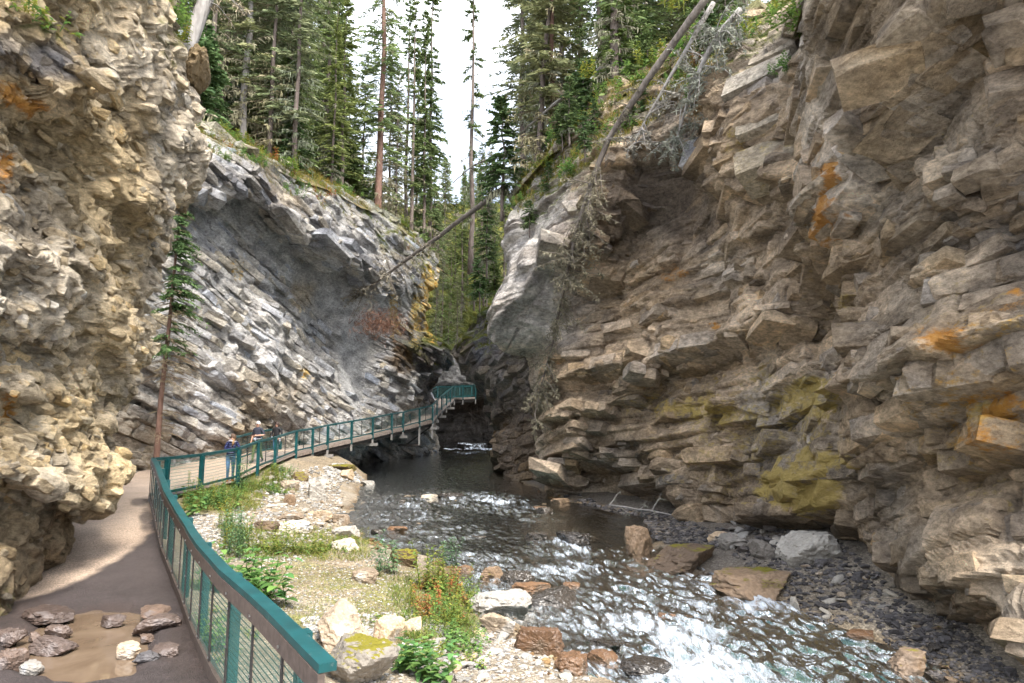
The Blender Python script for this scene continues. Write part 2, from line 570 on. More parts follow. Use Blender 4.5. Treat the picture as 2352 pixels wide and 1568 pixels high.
def clad(cliff, name, label, n, size, seed, keep=None, thick=(.10, .55), ratio=(1.6, 4.5), yaw=.16, tilt=.05, prot=(-.10, .22), cube=False, vary=.5, smooth_n=14):
    """face a wall with broken blocks that follow its beds; one uncountable mass of rock pieces"""
    (nr, nc), N, colr, org, yel = SKIN[cliff]
    p = SURF[cliff][0]
    N = N.copy()
    for _ in range(smooth_n):
        N[1:-1, 1:-1] = (N[1:-1, 1:-1] + N[:-2, 1:-1] + N[2:, 1:-1] + N[1:-1, :-2] + N[1:-1, 2:]) / 5
    N = N.reshape(-1, 3); N = N / (np.linalg.norm(N, axis=1, keepdims=True) + 1e-9)
    px, py = proj(np.maximum(p, [-1e9, 2, -1e9]))
    ok = (px > -90) & (px < 2450) & (py > -120) & (py < 1640) & (p[:, 1] > 3)
    w = ok.astype(float)
    if keep is not None: w = w * np.clip(keep(px, py, p), 0, 1)
    r = np.random.default_rng(seed)
    k = r.choice(len(p), n, p=w / w.sum())
    c = p[k]; nw = N[k]
    # bed table
    th = r.uniform(thick[0] ** .5, thick[1] ** .5, 900) ** 2
    edge = np.cumsum(th) - th.sum() / 2
    qn = c @ NB + .12 * fbm(c * .25, seed, 2)
    li = np.clip(np.searchsorted(edge, qn), 1, 899)
    cen = .5 * (edge[li - 1] + edge[li]); T = edge[li] - edge[li - 1]
    if cube: T = r.uniform(thick[0], thick[1], n)
    else: c = c + NB * (cen - qn)[:, None]
    a = np.cross(NB, nw); a /= np.linalg.norm(a, axis=1, keepdims=True) + 1e-9
    b = np.cross(a, NB); b *= np.sign((b * nw).sum(1, keepdims=True) + 1e-9)
    up = np.broadcast_to(NB, a.shape)
    th_ = r.normal(0, yaw, n)[:, None]
    a, b = a * np.cos(th_) + b * np.sin(th_), b * np.cos(th_) - a * np.sin(th_)
    t1, t2 = r.normal(0, tilt, n)[:, None], r.normal(0, tilt, n)[:, None]
    up = up + a * t1 + b * t2; up = up / np.linalg.norm(up, axis=1, keepdims=True)
    a = a - up * (a * up).sum(1, keepdims=True); a /= np.linalg.norm(a, axis=1, keepdims=True)
    b2 = np.cross(up, a); b = b2 * np.sign((b2 * b).sum(1, keepdims=True))
    sc = (c[:, 1] / 18.0) ** .4
    T = T * r.uniform(.86, 1.03, n) * (sc if cube else 1.0)
    L = np.clip(T * r.uniform(*ratio, n), size[0], size[1]) * (1 if cube else sc)
    Dp = np.maximum(T, L * r.uniform(.45, .8, n))
    pr = r.uniform(prot[0], prot[1], n) * np.minimum(np.sqrt(T * L), .6) / .4
    c = c + b * (pr - Dp / 2)[:, None]
    pro = PROTOB if cube else PROTOS
    kp = r.integers(0, len(pro), n)
    # colour and stains of the wall behind each corner
    B_ = 8.0; nx, ny = int(2700 / B_), int(1900 / B_)
    ix = np.clip(((px + 120) / B_).astype(int), 0, nx - 1); iy = np.clip(((py + 150) / B_).astype(int), 0, ny - 1)
    tab = np.full(nx * ny, -1); tab[(iy * nx + ix)[ok]] = np.nonzero(ok)[0]
    pal = np.concatenate([colr, org[:, None], yel[:, None]], 1)

    def look(X, own):
        qx, qy = proj(np.maximum(X, [-1e9, 2, -1e9]))
        jx = np.clip(((qx + 120) / B_).astype(int), 0, nx - 1); jy = np.clip(((qy + 150) / B_).astype(int), 0, ny - 1)
        i = tab[jy * nx + jx]
        return pal[np.where(i < 0, own, i)]
    As = []
    Vs, Fs, Cs = [], [], []; off = 0
    shade = r.uniform(1 - vary * .5, 1 + vary * .5, n)[:, None] * (1 + r.normal(0, 1, (n, 1)) * np.array((.035, 0., -.07)))
    for j, (V0, F0) in enumerate(pro):
        m = np.nonzero(kp == j)[0]
        if not len(m): continue
        jit = r.normal(0, .05, (len(m),) + V0.shape)
        U = V0[None] + jit
        X = c[m][:, None] + U[..., :1] * (a[m] * (L[m] / 2)[:, None])[:, None] + U[..., 1:2] * (b[m] * (Dp[m] / 2)[:, None])[:, None] + U[..., 2:3] * (up[m] * (T[m] / 2)[:, None])[:, None]
        Vs.append(X.reshape(-1, 3)); q = len(V0)
        Fs.append((F0[None] + (np.arange(len(m)) * q)[:, None, None]).reshape(-1, 3) + off); off += len(m) * q
        lk = look(Vs[-1], np.repeat(k[m], q))
        Cs.append(lk[:, :3] * np.repeat(shade[m], q, 0)); As.append(lk[:, 3:])
    As = np.concatenate(As)
    me = mesh_np(name, np.concatenate(Vs), np.concatenate(Fs), M['cliff'], col=np.concatenate(Cs), attrs={'rust': As[:, 0], 'ochre': As[:, 1]})
    o = link(name, me); o['kind'] = 'stuff'; o['label'] = label; o['category'] = 'rock'
    return o



def finish_cliff(name, g, N, disp, colr, moss=None, mat='cliff', mossz=.45, org=None, yel=None):
    nr, nc = g.shape[:2]
    V = g + N * disp.reshape(nr, nc, 1)
    n2 = normals(V)
    n2 = n2 * np.sign((n2 * N).sum(2).mean())
    p = V.reshape(-1, 3)
    if moss is not None:
        nz = fbm(p * 1.3, 7, 4)
        up = n2[..., 2].ravel()
        k = sstep(mossz, mossz + .35, up + nz * .5) * moss
        mc = lerp((.075, .095, .022), (.15, .15, .03), np.clip(.5 + vn(p * 2.1, 3), 0, 1))
        colr = lerp(colr, mc, k) if False else colr * (1 - k)[:, None] + mc * k[:, None]
    zero = np.zeros(len(p))
    org = zero if org is None else org; yel = zero if yel is None else yel
    me = mesh_np(name, p, gridq(nr, nc), M[mat], col=colr, attrs={'rust': org, 'ochre': yel})
    SURF[name] = (p, n2.reshape(-1, 3)); SKIN[name] = (g.shape[:2], N, colr, org, yel)
    o = link(name, me)
    o['kind'] = 'structure'
    return o


# ------------------------------------------------------------------ near left wall (warm chippy rock)
def build_cliff_left():
    # survey rows: py, then (px, depth) left to right up to the visible edge
    rows = [
        (-420, [(-420, 6.6), (-150, 7.8), (40, 9.0), (200, 11.0), (320, 13.2), (395, 15.6)]),
        (-120, [(-420, 6.6), (-150, 7.8), (40, 9.0), (200, 11.0), (320, 13.2), (392, 15.6)]),
        (75,   [(-420, 6.6), (-150, 7.8), (40, 9.1), (200, 11.0), (320, 13.4), (402, 15.8)]),
        (180,  [(-420, 6.8), (-150, 8.0), (40, 9.5), (200, 11.2), (330, 13.4), (443, 16.2)]),
        (290,  [(-420, 6.8), (-150, 8.0), (40, 9.3), (200, 11.2), (330, 13.4), (443, 16.2)]),
        (415,  [(-420, 6.8), (-150, 8.0), (40, 9.2), (200, 11.2), (320, 13.4), (428, 16.0)]),
        (500,  [(-420, 6.8), (-150, 8.0), (40, 9.3), (200, 11.3), (310, 13.4), (388, 15.6)]),
        (640,  [(-420, 6.8), (-150, 8.1), (40, 9.3), (180, 11.2), (270, 13.0), (338, 15.0)]),
        (790,  [(-420, 6.8), (-150, 8.1), (30, 9.2), (160, 11.0), (250, 12.8), (322, 14.8)]),
        (860,  [(-420, 6.9), (-150, 8.2), (30, 9.3), (150, 11.0), (230, 12.6), (300, 14.4)]),
        (950,  [(-420, 6.9), (-150, 8.2), (20, 9.4), (130, 10.9), (200, 12.2), (260, 13.8)]),
        (1050, [(-420, 6.9), (-150, 8.2), (20, 9.3), (110, 10.6), (170, 11.8), (230, 13.5)]),
        (1112, [(-420, 6.9), (-150, 8.2), (20, 9.3), (110, 10.5), (160, 11.6), (214, 13.2)]),
        (1150, [(-420, 7.1), (-150, 8.4), (10, 9.7), (90, 10.9), (130, 11.9), (172, 13.2)]),
        (1240, [(-420, 7.2), (-150, 8.5), (0, 9.8), (80, 10.9), (125, 11.8), (166, 12.8)]),
        (1300, [(-420, 7.2), (-150, 8.4), (0, 9.7), (60, 10.5), (105, 11.4), (140, 12.3)]),
        (1380, [(-420, 7.1), (-150, 8.3), (-10, 9.5), (30, 10.0), (60, 10.8), (75, 11.6)]),
        (1480, [(-420, 7.0), (-150, 8.2), (-20, 9.4), (10, 9.9), (40, 10.6), (60, 11.6)]),
    ]
    ctrl = []
    for py, cols in rows:
        r = [P(px, py, Y) for px, Y in cols]
        e = r[-1]
        r += [e + np.array((-.7, .9, 0)), e + np.array((-3.5, 2.6, 0)), e + np.array((-10, 4, 0))]
        ctrl.append(r)
    g = net(ctrl, 470, 250)

    def coarse(p, px, py):
        nz = fbm(p * 1.1, 33, 3)
        foot = sstep(1120, 1200, py)
        d, cn = chips(p, 11, [(1.8, .40), (.8, .30)], 1.6)
        d = d * (1 - .5 * foot) + .5 * fbm(p * .33 + 5, 21, 3) * (1 - .5 * foot)
        # deep shadowed hollows of the upper wall and below the grassy ledge
        d -= .75 * blobs(px, py, [(150, 330, 60, 75, 1), (215, 360, 35, 60, .8), (35, 640, 40, 60, .7), (230, 410, 40, 50, .7)], nz)
        d += .35 * blobs(px, py, [(75, 150, 90, 60, 1)], nz)
        d += ledge(px, py + nz * 12, [(0, 1095), (90, 1122), (170, 1136), (214, 1119)], .5, 90)
        d += ledge(px, py + nz * 10, [(-60, 100), (0, 128), (60, 175), (110, 222), (150, 198)], .45, 70)
        d += ledge(px, py + nz * 10, [(150, 330), (175, 365), (180, 420)], .4, 40) + ledge(px, py + nz * 12, [(40, 560), (120, 600), (200, 640)], .3, 40)
        d += ledge(px, py + nz * 10, [(0, 620), (40, 640), (60, 660)], .4, 50) + ledge(px, py + nz * 14, [(20, 900), (100, 930), (180, 980)], .35, 50)
        return d, cn
    g, N, cc = relief(g, lambda N: N[220, 110, 0] < 0, coarse)
    p = g.reshape(-1, 3)
    px, py = proj(p)
    nz = fbm(p * 1.1, 33, 3)
    foot = sstep(1120, 1200, py)
    d1, c1 = chips(p, 12, [(.44, .17)], 1.3, mw=.04)
    d = d1 * (1 - .5 * foot)
    # colour: ochre-cream, greyer to the lower left and on the far corner
    t = np.clip(.5 + .9 * fbm(p * .55, 41, 4) + .35 * c1, 0, 1)
    col = lerp((.52, .41, .25), (.70, .56, .35), t)
    grey = np.clip(sstep(-.1, .6, fbm(p * .4 + 3, 43, 3) + .5 * sstep(200, 60, px) * sstep(300, 800, py) - .05) + .85 * sstep(300, 420, px + nz * 60), 0, 1)
    col = col * (1 - grey[:, None]) + lerp((.45, .39, .30), (.62, .55, .44), np.clip(.5 + c1, 0, 1)) * grey[:, None]
    col = col * (.76 + .46 * np.clip(.5 + cc * .8 + .5 * c1, 0, 1))[:, None]
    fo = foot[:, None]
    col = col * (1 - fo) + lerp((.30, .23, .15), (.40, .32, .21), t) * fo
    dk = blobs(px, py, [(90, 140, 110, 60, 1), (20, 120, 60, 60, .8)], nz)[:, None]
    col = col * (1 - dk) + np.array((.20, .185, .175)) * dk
    org = blobs(px, py, [(25, 220, 55, 60, .9), (10, 390, 30, 70, .8), (20, 935, 22, 50, .9), (60, 240, 50, 36, .8)], nz * 1.0)
    moss = blobs(px, py, [(100, 60, 90, 50, 1), (400, 60, 50, 90, 1), (30, 20, 60, 30, 1), (20, 1390, 60, 40, .7)], nz)
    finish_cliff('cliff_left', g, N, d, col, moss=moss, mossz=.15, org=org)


build_cliff_left()
clad('cliff_left', 'rock_rubble', 'broken tan rock pieces studding the near left wall', 9000, (.07, .5), 3, keep=lambda px, py, p: 1 - .8 * sstep(1130, 1200, py), thick=(.04, .26), ratio=(.9, 3.0), yaw=.42, tilt=.18, prot=(-.28, .16), cube=True, vary=.45)

# ------------------------------------------------------------------ grey wall beyond it, with its hollow and mossy nose
BN = np.array((.944, -.33)); BC = -23.6


def bwall(px, py, off=0.0):
    u = (px - 1176.0) / F; v = (784.0 - py) / F
    dx, dy, dz = u, CP - v * SP, SP + v * CP
    t = (BC + off) / (BN[0] * dx + BN[1] * dy)
    return np.array((dx * t, dy * t, CZ + dz * t))


B_TOP = [(120, 300), (230, 300), (330, 300), (440, 296), (560, 345), (680, 400), (790, 442), (880, 490), (950, 540), (988, 590)]
B_LIP = [(120, 440), (230, 440), (330, 440), (440, 425), (545, 428), (660, 515), (780, 590), (870, 640), (950, 640), (990, 640)]
B_U = [(120, 480), (230, 480), (330, 470), (440, 450), (540, 455), (640, 540), (760, 625), (850, 690), (930, 700), (975, 690)]
B_R1 = [(120, 560), (230, 560), (330, 550), (430, 530), (520, 540), (620, 610), (740, 710), (840, 760), (920, 755), (972, 755)]
B_R2 = [(120, 680), (230, 680), (330, 680), (430, 660), (530, 670), (640, 710), (750, 790), (845, 830), (930, 790), (1035, 815)]
B_R3 = [(120, 850), (230, 850), (330, 850), (430, 850), (540, 850), (650, 850), (760, 880), (850, 900), (925, 850), (1005, 862)]
B_BASE = [(120, 1020), (230, 1010), (330, 1005), (430, 1000), (540, 985), (650, 975), (760, 960), (850, 950), (925, 920), (985, 890)]
B_F = [(120, 1105), (230, 1099), (306, 1089), (420, 1078), (540, 1062), (650, 1045), (760, 1030), (850, 1015), (925, 990), (1000, 965)]
B_W = [(120, 1140), (230, 1130), (306, 1120), (420, 1110), (560, 1092), (680, 1080), (800, 1066), (880, 1056), (960, 1046), (1005, 1040)]
B_WW = [(120, 1180), (230, 1170), (306, 1160), (420, 1150), (560, 1140), (680, 1120), (800, 1100), (880, 1090), (960, 1080), (1005, 1070)]
B_OFF = [
    [-1.6, -1.6, -1.4, -1.3, -1.3, -1.2, -1.1, -.9, -.4, -.3],
    [-.4, -.4, -.2, .2, .6, .8, .9, .9, .7, .5],
    [-.5, -.5, -.5, -.6, -.8, -.9, -.9, -.5, .1, .3],
    [-.4, -.4, -.5, -.8, -1.3, -1.5, -1.8, -1.2, .0, .2],
    [-.2, -.2, -.2, -.4, -.8, -.9, -1.9, -1.5, .4, 1.8],
    [0, 0, 0, 0, -.2, -.3, -1.0, -.9, .2, .8],
    [.1, .1, .1, .2, .1, 0, -.2, -.3, -.1, -.5],
    [.5, .5, .5, .4, .2, 0, -.2, -.4, -.6, -1.2],
    [.8, .8, .8, .5, .1, -1.0, -1.2, -1.0, -.9, -1.0],
    [.8, .8, .8, .5, .1, -1.0, -1.2, -1.0, -.9, -1.0],
]
B_ROWS = [B_TOP, B_LIP, B_U, B_R1, B_R2, B_R3, B_BASE, B_F, B_W, B_WW]


def build_cliff_grey():
    ctrl = []
    for row, offs in zip(B_ROWS, B_OFF):
        r = [bwall(px, py, o) for (px, py), o in zip(row, offs)]
        e = r[-1]
        r += [e + np.array((-.6, 2.0, 0)), e + np.array((-4, 6.0, 0)), e + np.array((-12, 9, 0))]
        ctrl.append(r)
    g = net(ctrl, 380, 380)
    SMB = [(810, 800, 45, 170, 1), (640, 560, 55, 34, .8), (720, 620, 80, 40, .9), (560, 480, 60, 34, .8), (470, 520, 50, 70, .5), (830, 690, 70, 60, 1), (770, 680, 60, 50, .8)]

    def coarse(p, px, py):
        nz = fbm(p * .7, 63, 4)
        sm = blobs(px, py, SMB, nz * .4)
        d, cn = beds(p, 5, [(2.4, 4.4, .42), (1.0, 2.2, .26)])
        d = d * (1 - .8 * sm) + .5 * fbm(p * .22, 73, 3) * (1 - .3 * sm)
        wv = py + nz * 16
        for pts, h, w in (([(400, 455), (437, 441), (503, 424), (557, 429), (623, 487), (677, 520), (739, 553), (781, 578), (864, 644)], .65, 40),
                          ([(560, 400), (640, 450), (720, 505), (800, 545), (880, 590), (960, 630)], .5, 30), ([(700, 460), (780, 500), (860, 535), (950, 580)], .4, 25),
                          ([(780, 600), (830, 625), (864, 650), (900, 665)], .6, 30), ([(499, 685), (545, 720), (590, 756)], .35, 30), ([(594, 727), (630, 745), (669, 764)], .3, 25),
                          ([(590, 801), (628, 818)], .3, 20), ([(441, 727), (500, 765), (557, 810)], .35, 30), ([(560, 860), (640, 900), (720, 950)], .25, 30),
                          ([(340, 880), (420, 940), (480, 960), (560, 985)], .35, 40), ([(480, 590), (560, 640), (640, 660)], .25, 25), ([(620, 620), (680, 660), (720, 690)], .25, 20),
                          ([(300, 960), (380, 1000), (450, 1030)], .35, 40), ([(450, 850), (520, 880), (600, 940)], .25, 30)):
            d += ledge(px, wv, pts, h, w)
        return d, cn
    g, N, cc = relief(g, lambda N: N[160, 120, 0] < 0, coarse)
    p = g.reshape(-1, 3)
    px, py = proj(p)
    nz = fbm(p * .7, 63, 4)
    sm = blobs(px, py, SMB, nz * .4)
    d1, c1 = beds(p, 6, [(.45, 1.3, .13)], mw=.06)
    d2, c2 = chips(p, 16, [(.5, .05)], 2.2, mw=.04)
    d = (d1 + d2) * (1 - .85 * sm) + .06 * fbm(p * 1.6, 74, 4)
    # thick slabs of the rim
    t = np.clip(.5 + .9 * fbm(p * .4, 81, 4) + .3 * c1, 0, 1)
    col = lerp((.40, .40, .40), (.60, .59, .575), t)
    col = col * (.78 + .44 * np.clip(.5 + cc * .9 + .4 * c1 + .3 * c2, 0, 1))[:, None]
    wm = sstep(.05, .55, fbm(p * .25 + 7, 83, 3) + .55 * sstep(480, 250, px) * sstep(600, 900, py) + .5 * sstep(940, 1040, py + nz * 30) * sstep(800, 500, px))
    col = col * (1 - wm[:, None] * .8) + lerp((.36, .31, .24), (.48, .40, .29), t) * wm[:, None] * .8
    col = col * (1 - sm[:, None] * .75) + np.array((.56, .575, .59)) * sm[:, None] * .75
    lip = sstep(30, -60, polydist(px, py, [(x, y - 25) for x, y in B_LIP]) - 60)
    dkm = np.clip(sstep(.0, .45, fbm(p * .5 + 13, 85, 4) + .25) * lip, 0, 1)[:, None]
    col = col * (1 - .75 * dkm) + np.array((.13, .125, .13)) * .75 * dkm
    st = blobs(px, py, [(545, 620, 20, 50, .6), (985, 700, 22, 120, .9), (955, 740, 18, 80, .8), (700, 860, 18, 22, .8), (905, 720, 16, 70, .7)], nz * .9)
    dark = blobs(px, py, [(985, 800, 50, 110, 1), (930, 810, 34, 90, .9), (1000, 850, 50, 40, .8)], nz * .8)[:, None] * .85
    col = col * (1 - dark) + np.array((.075, .06, .055)) * dark
    och = blobs(px, py, [(940, 830, 12, 50, .8), (915, 800, 16, 60, .6), (925, 870, 14, 40, .5)], nz)[:, None]
    col = col * (1 - och) + np.array((.17, .10, .03)) * och
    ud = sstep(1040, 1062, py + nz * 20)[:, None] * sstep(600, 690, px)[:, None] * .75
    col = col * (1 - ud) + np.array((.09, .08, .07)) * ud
    gl = blobs(px, py, [(640, 985, 40, 30, .2)], nz * 1.5)[:, None]
    col = col * (1 - gl) + np.array((.16, .155, .14)) * gl
    moss = np.clip(blobs(px, py, [(1010, 800, 70, 60, 1), (975, 640, 40, 110, .9), (940, 550, 90, 40, .8)], nz) + .6 * sstep(30, 0, polydist(px, py, B_TOP)), 0, 1)
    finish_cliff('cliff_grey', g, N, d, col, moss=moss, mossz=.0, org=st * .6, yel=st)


build_cliff_grey()
clad('cliff_grey', 'rock_slabs', 'tilted grey slabs and blocks of the pale wall', 5200, (.25, 2.2), 4, keep=lambda px, py, p: (1 - .97 * blobs(px, py, [(810, 800, 60, 190, 1), (640, 570, 70, 50, 1), (720, 640, 100, 60, 1), (560, 490, 70, 50, 1), (470, 520, 60, 80, .8), (830, 700, 80, 80, 1), (770, 690, 80, 70, 1)], p[:, 0] * 0)) * (px > 215), thick=(.09, .50), ratio=(1.8, 5.0), yaw=.2, prot=(-.20, .12), vary=.3)


# ------------------------------------------------------------------ right wall
FTOP = [(1172, 460, 36), (1262, 338, 33), (1402, 215, 30), (1552, 112, 28), (1692, 66, 25), (1828, 10, 21), (1880, -260, 13.6), (2080, -600, 9.8), (2352, -800, 8.0), (2800, -900, 6.6)]
FC = [  # survey rows of (px, py, depth), left to right
    [(1168, 465, 33), (1260, 350, 30), (1400, 232, 27), (1550, 135, 25), (1690, 92, 22), (1825, 60, 19.5), (1870, -60, 14.6), (2080, -250, 10.6), (2352, -350, 8.6), (2800, -420, 6.8)],
    [(1152, 580, 32), (1255, 470, 29.5), (1390, 385, 26), (1540, 300, 24), (1680, 245, 20.2), (1825, 215, 18.2), (1880, 190, 15.0), (2110, 100, 11.3), (2352, 60, 9.6), (2800, 0, 8)],
    [(1148, 690, 31.5), (1250, 590, 28.8), (1345, 490, 26.3), (1530, 410, 24.5), (1685, 330, 20.6), (1830, 320, 18.2), (1880, 360, 15.6), (2090, 330, 12.4), (2352, 260, 9.6), (2800, 230, 8)],
    [(1163, 775, 31), (1240, 705, 29), (1350, 600, 27.6), (1530, 510, 25.6), (1690, 425, 20.8), (1832, 410, 18.4), (1885, 500, 15.4), (2090, 500, 12.6), (2352, 430, 10.6), (2800, 400, 8.4)],
    [(1222, 815, 32.5), (1290, 790, 30.2), (1390, 710, 28.6), (1540, 620, 25.6), (1690, 540, 22.4), (1840, 560, 19.0), (1910, 620, 15.6), (2110, 640, 12.2), (2352, 580, 10.4), (2800, 560, 8.4)],
    [(1228, 880, 32.0), (1300, 860, 29.0), (1410, 820, 26.6), (1550, 760, 24.4), (1700, 690, 22.4), (1850, 700, 19.2), (1950, 780, 15.4), (2120, 790, 11.9), (2352, 760, 10.0), (2800, 740, 8.2)],
    [(1235, 960, 31.4), (1310, 930, 28.4), (1420, 900, 26.0), (1560, 870, 24.3), (1710, 830, 21.6), (1855, 860, 18.4), (1965, 930, 14.9), (2130, 930, 12.1), (2352, 920, 9.9), (2800, 900, 8.2)],
    [(1250, 1050, 30.6), (1330, 1000, 27.9), (1440, 980, 25.6), (1570, 990, 23.4), (1720, 990, 20.8), (1855, 1010, 18.2), (1965, 1070, 15.2), (2130, 1080, 12.8), (2352, 1080, 10.6), (2800, 1080, 8.6)],
    [(1272, 1105, 29.8), (1350, 1060, 27.5), (1450, 1070, 25.6), (1580, 1140, 23.0), (1720, 1175, 20.6), (1850, 1165, 18.4), (1985, 1220, 15.2), (2130, 1270, 12.6), (2352, 1370, 10.0), (2800, 1400, 8.4)],
    [(1285, 1130, 30.6), (1362, 1100, 29.3), (1462, 1120, 27.4), (1600, 1182, 24.4), (1740, 1212, 22.0), (1862, 1215, 20.4), (2000, 1285, 17.0), (2150, 1380, 13.8), (2352, 1500, 11.0), (2800, 1560, 9)],
    [(1290, 1190, 30.6), (1365, 1190, 29.3), (1465, 1220, 27.4), (1605, 1270, 24.4), (1745, 1320, 22.0), (1870, 1340, 20.4), (2010, 1420, 17.0), (2160, 1540, 13.8), (2352, 1650, 11.0), (2800, 1700, 9)],
]


def build_cliff_right():
    ctrl = []
    for row in [FTOP] + FC:
        r = [P(*c) for c in row]
        e = r[0]
        ctrl.append([e + np.array((9, 9, 0)), e + np.array((3.5, 5, 0)), e + np.array((.6, 2.2, 0))] + r)
    g = net(ctrl, 520, 500)
    FLB = [(2200, 230, 170, 110, .9), (1760, 350, 80, 90, .8), (1760, 230, 90, 60, .6), (1240, 640, 90, 150, .75), (1480, 470, 180, 90, .8), (2150, 700, 170, 70, .6),
           (1850, 1060, 110, 60, .6), (2250, 1080, 120, 110, .7), (1720, 760, 120, 40, .6), (1540, 640, 120, 60, .5)]

    def coarse(p, px, py):
        nz = fbm(p * .8, 163, 4)
        flat = blobs(px, py, FLB, nz * .5)
        d, cn = beds(p, 8, [(2.1, 4.2, .60), (.85, 2.0, .32)], .6)
        d = d * (1 - .72 * flat) + .22 * fbm(p * .28, 171, 2)
        wv = py + nz * 14
        for pts, h, w in (([(2040, 296), (2100, 262), (2151, 237), (2272, 147), (2352, 96), (2500, 30)], 1.0, 120), ([(1876, 544), (1952, 506), (1990, 486)], .55, 90),
                          ([(2029, 557), (2125, 506), (2272, 448), (2352, 410), (2500, 350)], .45, 60), ([(2119, 666), (2234, 595), (2352, 557), (2500, 520)], .4, 60),
                          ([(1965, 928), (2055, 870), (2170, 826), (2352, 787), (2500, 760)], .6, 80), ([(1690, 418), (1770, 425), (1850, 400)], .8, 120), ([(1600, 250), (1690, 255), (1760, 235), (1830, 215)], .3, 50),
                          ([(1690, 340), (1760, 350), (1835, 322)], .25, 60),
                          ([(1262, 975), (1369, 943), (1481, 887), (1532, 818), (1632, 805), (1744, 793), (1863, 755)], .9, 90), ([(1463, 1050), (1582, 1025), (1657, 1050), (1782, 1031)], .4, 50),
                          ([(1794, 1169), (1870, 1172), (1950, 1156)], .6, 60), ([(1164, 773), (1175, 736), (1215, 698), (1245, 660), (1256, 634), (1286, 600), (1343, 562), (1430, 532)], .9, 130),
                          ([(1400, 400), (1500, 345), (1560, 372), (1620, 392), (1680, 335)], .55, 60), ([(1480, 700), (1600, 640), (1720, 560), (1820, 520)], .35, 40),
                          ([(1300, 850), (1400, 800), (1520, 740), (1640, 690), (1800, 640)], .45, 50), ([(1560, 920), (1700, 880), (1850, 830)], .35, 40), ([(1500, 960), (1620, 930), (1760, 960)], .3, 35),
                          ([(2000, 1080), (2100, 1040), (2220, 1010), (2352, 1040)], .5, 60), ([(2080, 1330), (2160, 1300), (2352, 1400), (2500, 1450)], .4, 80), ([(1900, 880), (1960, 900), (1985, 930)], .3, 60),
                          ([(1640, 1120), (1720, 1090), (1800, 1100), (1900, 1080)], .3, 35), ([(1700, 1150), (1760, 1140), (1800, 1150)], .3, 30)):
            d += ledge(px, wv, pts, h, w)
        # joints and open cracks
        for pts, w, a in (([(1832, 90), (1838, 200), (1848, 330), (1858, 440)], 12, .9), ([(1672, 320), (1690, 380), (1705, 430)], 8, .7), ([(1690, 338), (1760, 350), (1835, 322)], 5, .35),
                          ([(1690, 432), (1770, 418), (1850, 400)], 6, .4), ([(1612, 300), (1650, 340), (1690, 420)], 10, .6),
                          ([(1770, 880), (1776, 1000), (1786, 1160)], 4, .25), ([(1890, 520), (1905, 640), (1935, 760), (1960, 900)], 14, .5)):
            d -= a * (1 - sstep(.3, 1.0, polydist(px + nz * 10, py, pts) / w))
        return d, cn
    g, N, cc = relief(g, lambda N: N[240, 240, 0] > 0, coarse)
    p = g.reshape(-1, 3)
    px, py = proj(p)
    nz = fbm(p * .8, 163, 4)
    flat = blobs(px, py, FLB, nz * .5)
    d1, c1 = beds(p, 9, [(.46, 1.3, .12)], .6, mw=.06)
    d2, c2 = chips(p, 26, [(.5, .045)], 2.2, mw=.04)
    d = (d1 + d2) * (1 - .75 * flat)
    # colour
    t = np.clip(.5 + .9 * fbm(p * .5, 181, 4) + .3 * c1, 0, 1)
    col = lerp((.31, .25, .185), (.56, .46, .35), t)
    gy = sstep(-.15, .35, fbm(p * .35 + 3, 183, 3))[:, None]
    col = col * (1 - gy) + lerp((.32, .285, .245), (.55, .505, .445), t) * gy
    col = col * (.66 + .68 * np.clip(.5 + cc * .9 + .35 * c1 + .35 * c2, 0, 1))[:, None]
    lf = sstep(1420, 1240, px + nz * 50)[:, None] * sstep(840, 760, py)[:, None]
    col = col * (1 - lf) + lerp((.42, .42, .43), (.56, .56, .57), t) * lf
    bl = blobs(px, py, [(1500, 450, 170, 110, .9), (1600, 520, 100, 70, .7), (1420, 560, 120, 60, .6), (1480, 520, 220, 80, .5)], nz)[:, None]  # shade of the overhang's underside, put into the rock colour
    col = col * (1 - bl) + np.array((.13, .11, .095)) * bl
    band = sstep(.12, .42, fbm(np.stack([p @ SB * .12, p @ TB * .12, p @ NB * 1.1], 1), 191, 3))[:, None]
    col = col * (1 - .4 * band) + np.array((.19, .16, .13)) * .4 * band
    dkv = sstep(.02, .35, fbm(np.stack([p[:, 0] * .9, p[:, 1] * .9, p[:, 2] * .28], 1), 195, 4))[:, None] * .38
    col = col * (1 - dkv) + np.array((.15, .13, .115)) * dkv
    yel = blobs(px, py, [(1850, 1130, 130, 70, 1), (1890, 1070, 90, 70, .9), (1840, 920, 110, 80, .85), (1640, 945, 140, 60, .8), (1760, 870, 60, 40, .6), (1690, 330, 30, 60, .6), (2290, 960, 70, 60, .7),
                         (1700, 1000, 90, 60, .5), (2150, 300, 60, 70, .35), (1940, 700, 20, 40, .6), (1870, 990, 60, 40, .6)], nz * 1.1)
    org = blobs(px, py, [(1905, 440, 36, 80, 1.2), (1900, 500, 50, 36, 1.2), (1930, 480, 40, 26, .7), (2160, 780, 60, 30, .9), (2240, 800, 60, 26, .6), (2300, 980, 60, 60, .95), (2250, 1000, 50, 26, .9), (2310, 920, 40, 26, .8),
                         (1730, 430, 22, 10, .9), (1640, 745, 16, 10, .8), (1545, 630, 50, 18, .55), (1490, 895, 16, 12, .7), (2160, 780, 90, 50, .6), (2340, 680, 30, 20, .6), (2080, 820, 40, 20, .5), (1920, 640, 16, 20, .6)], nz * 1.2)
    gr = blobs(px, py, [(1840, 885, 50, 22, .7), (1850, 940, 30, 20, .4)], nz * 1.4)[:, None] * .7
    col = col * (1 - gr) + np.array((.16, .17, .05)) * gr
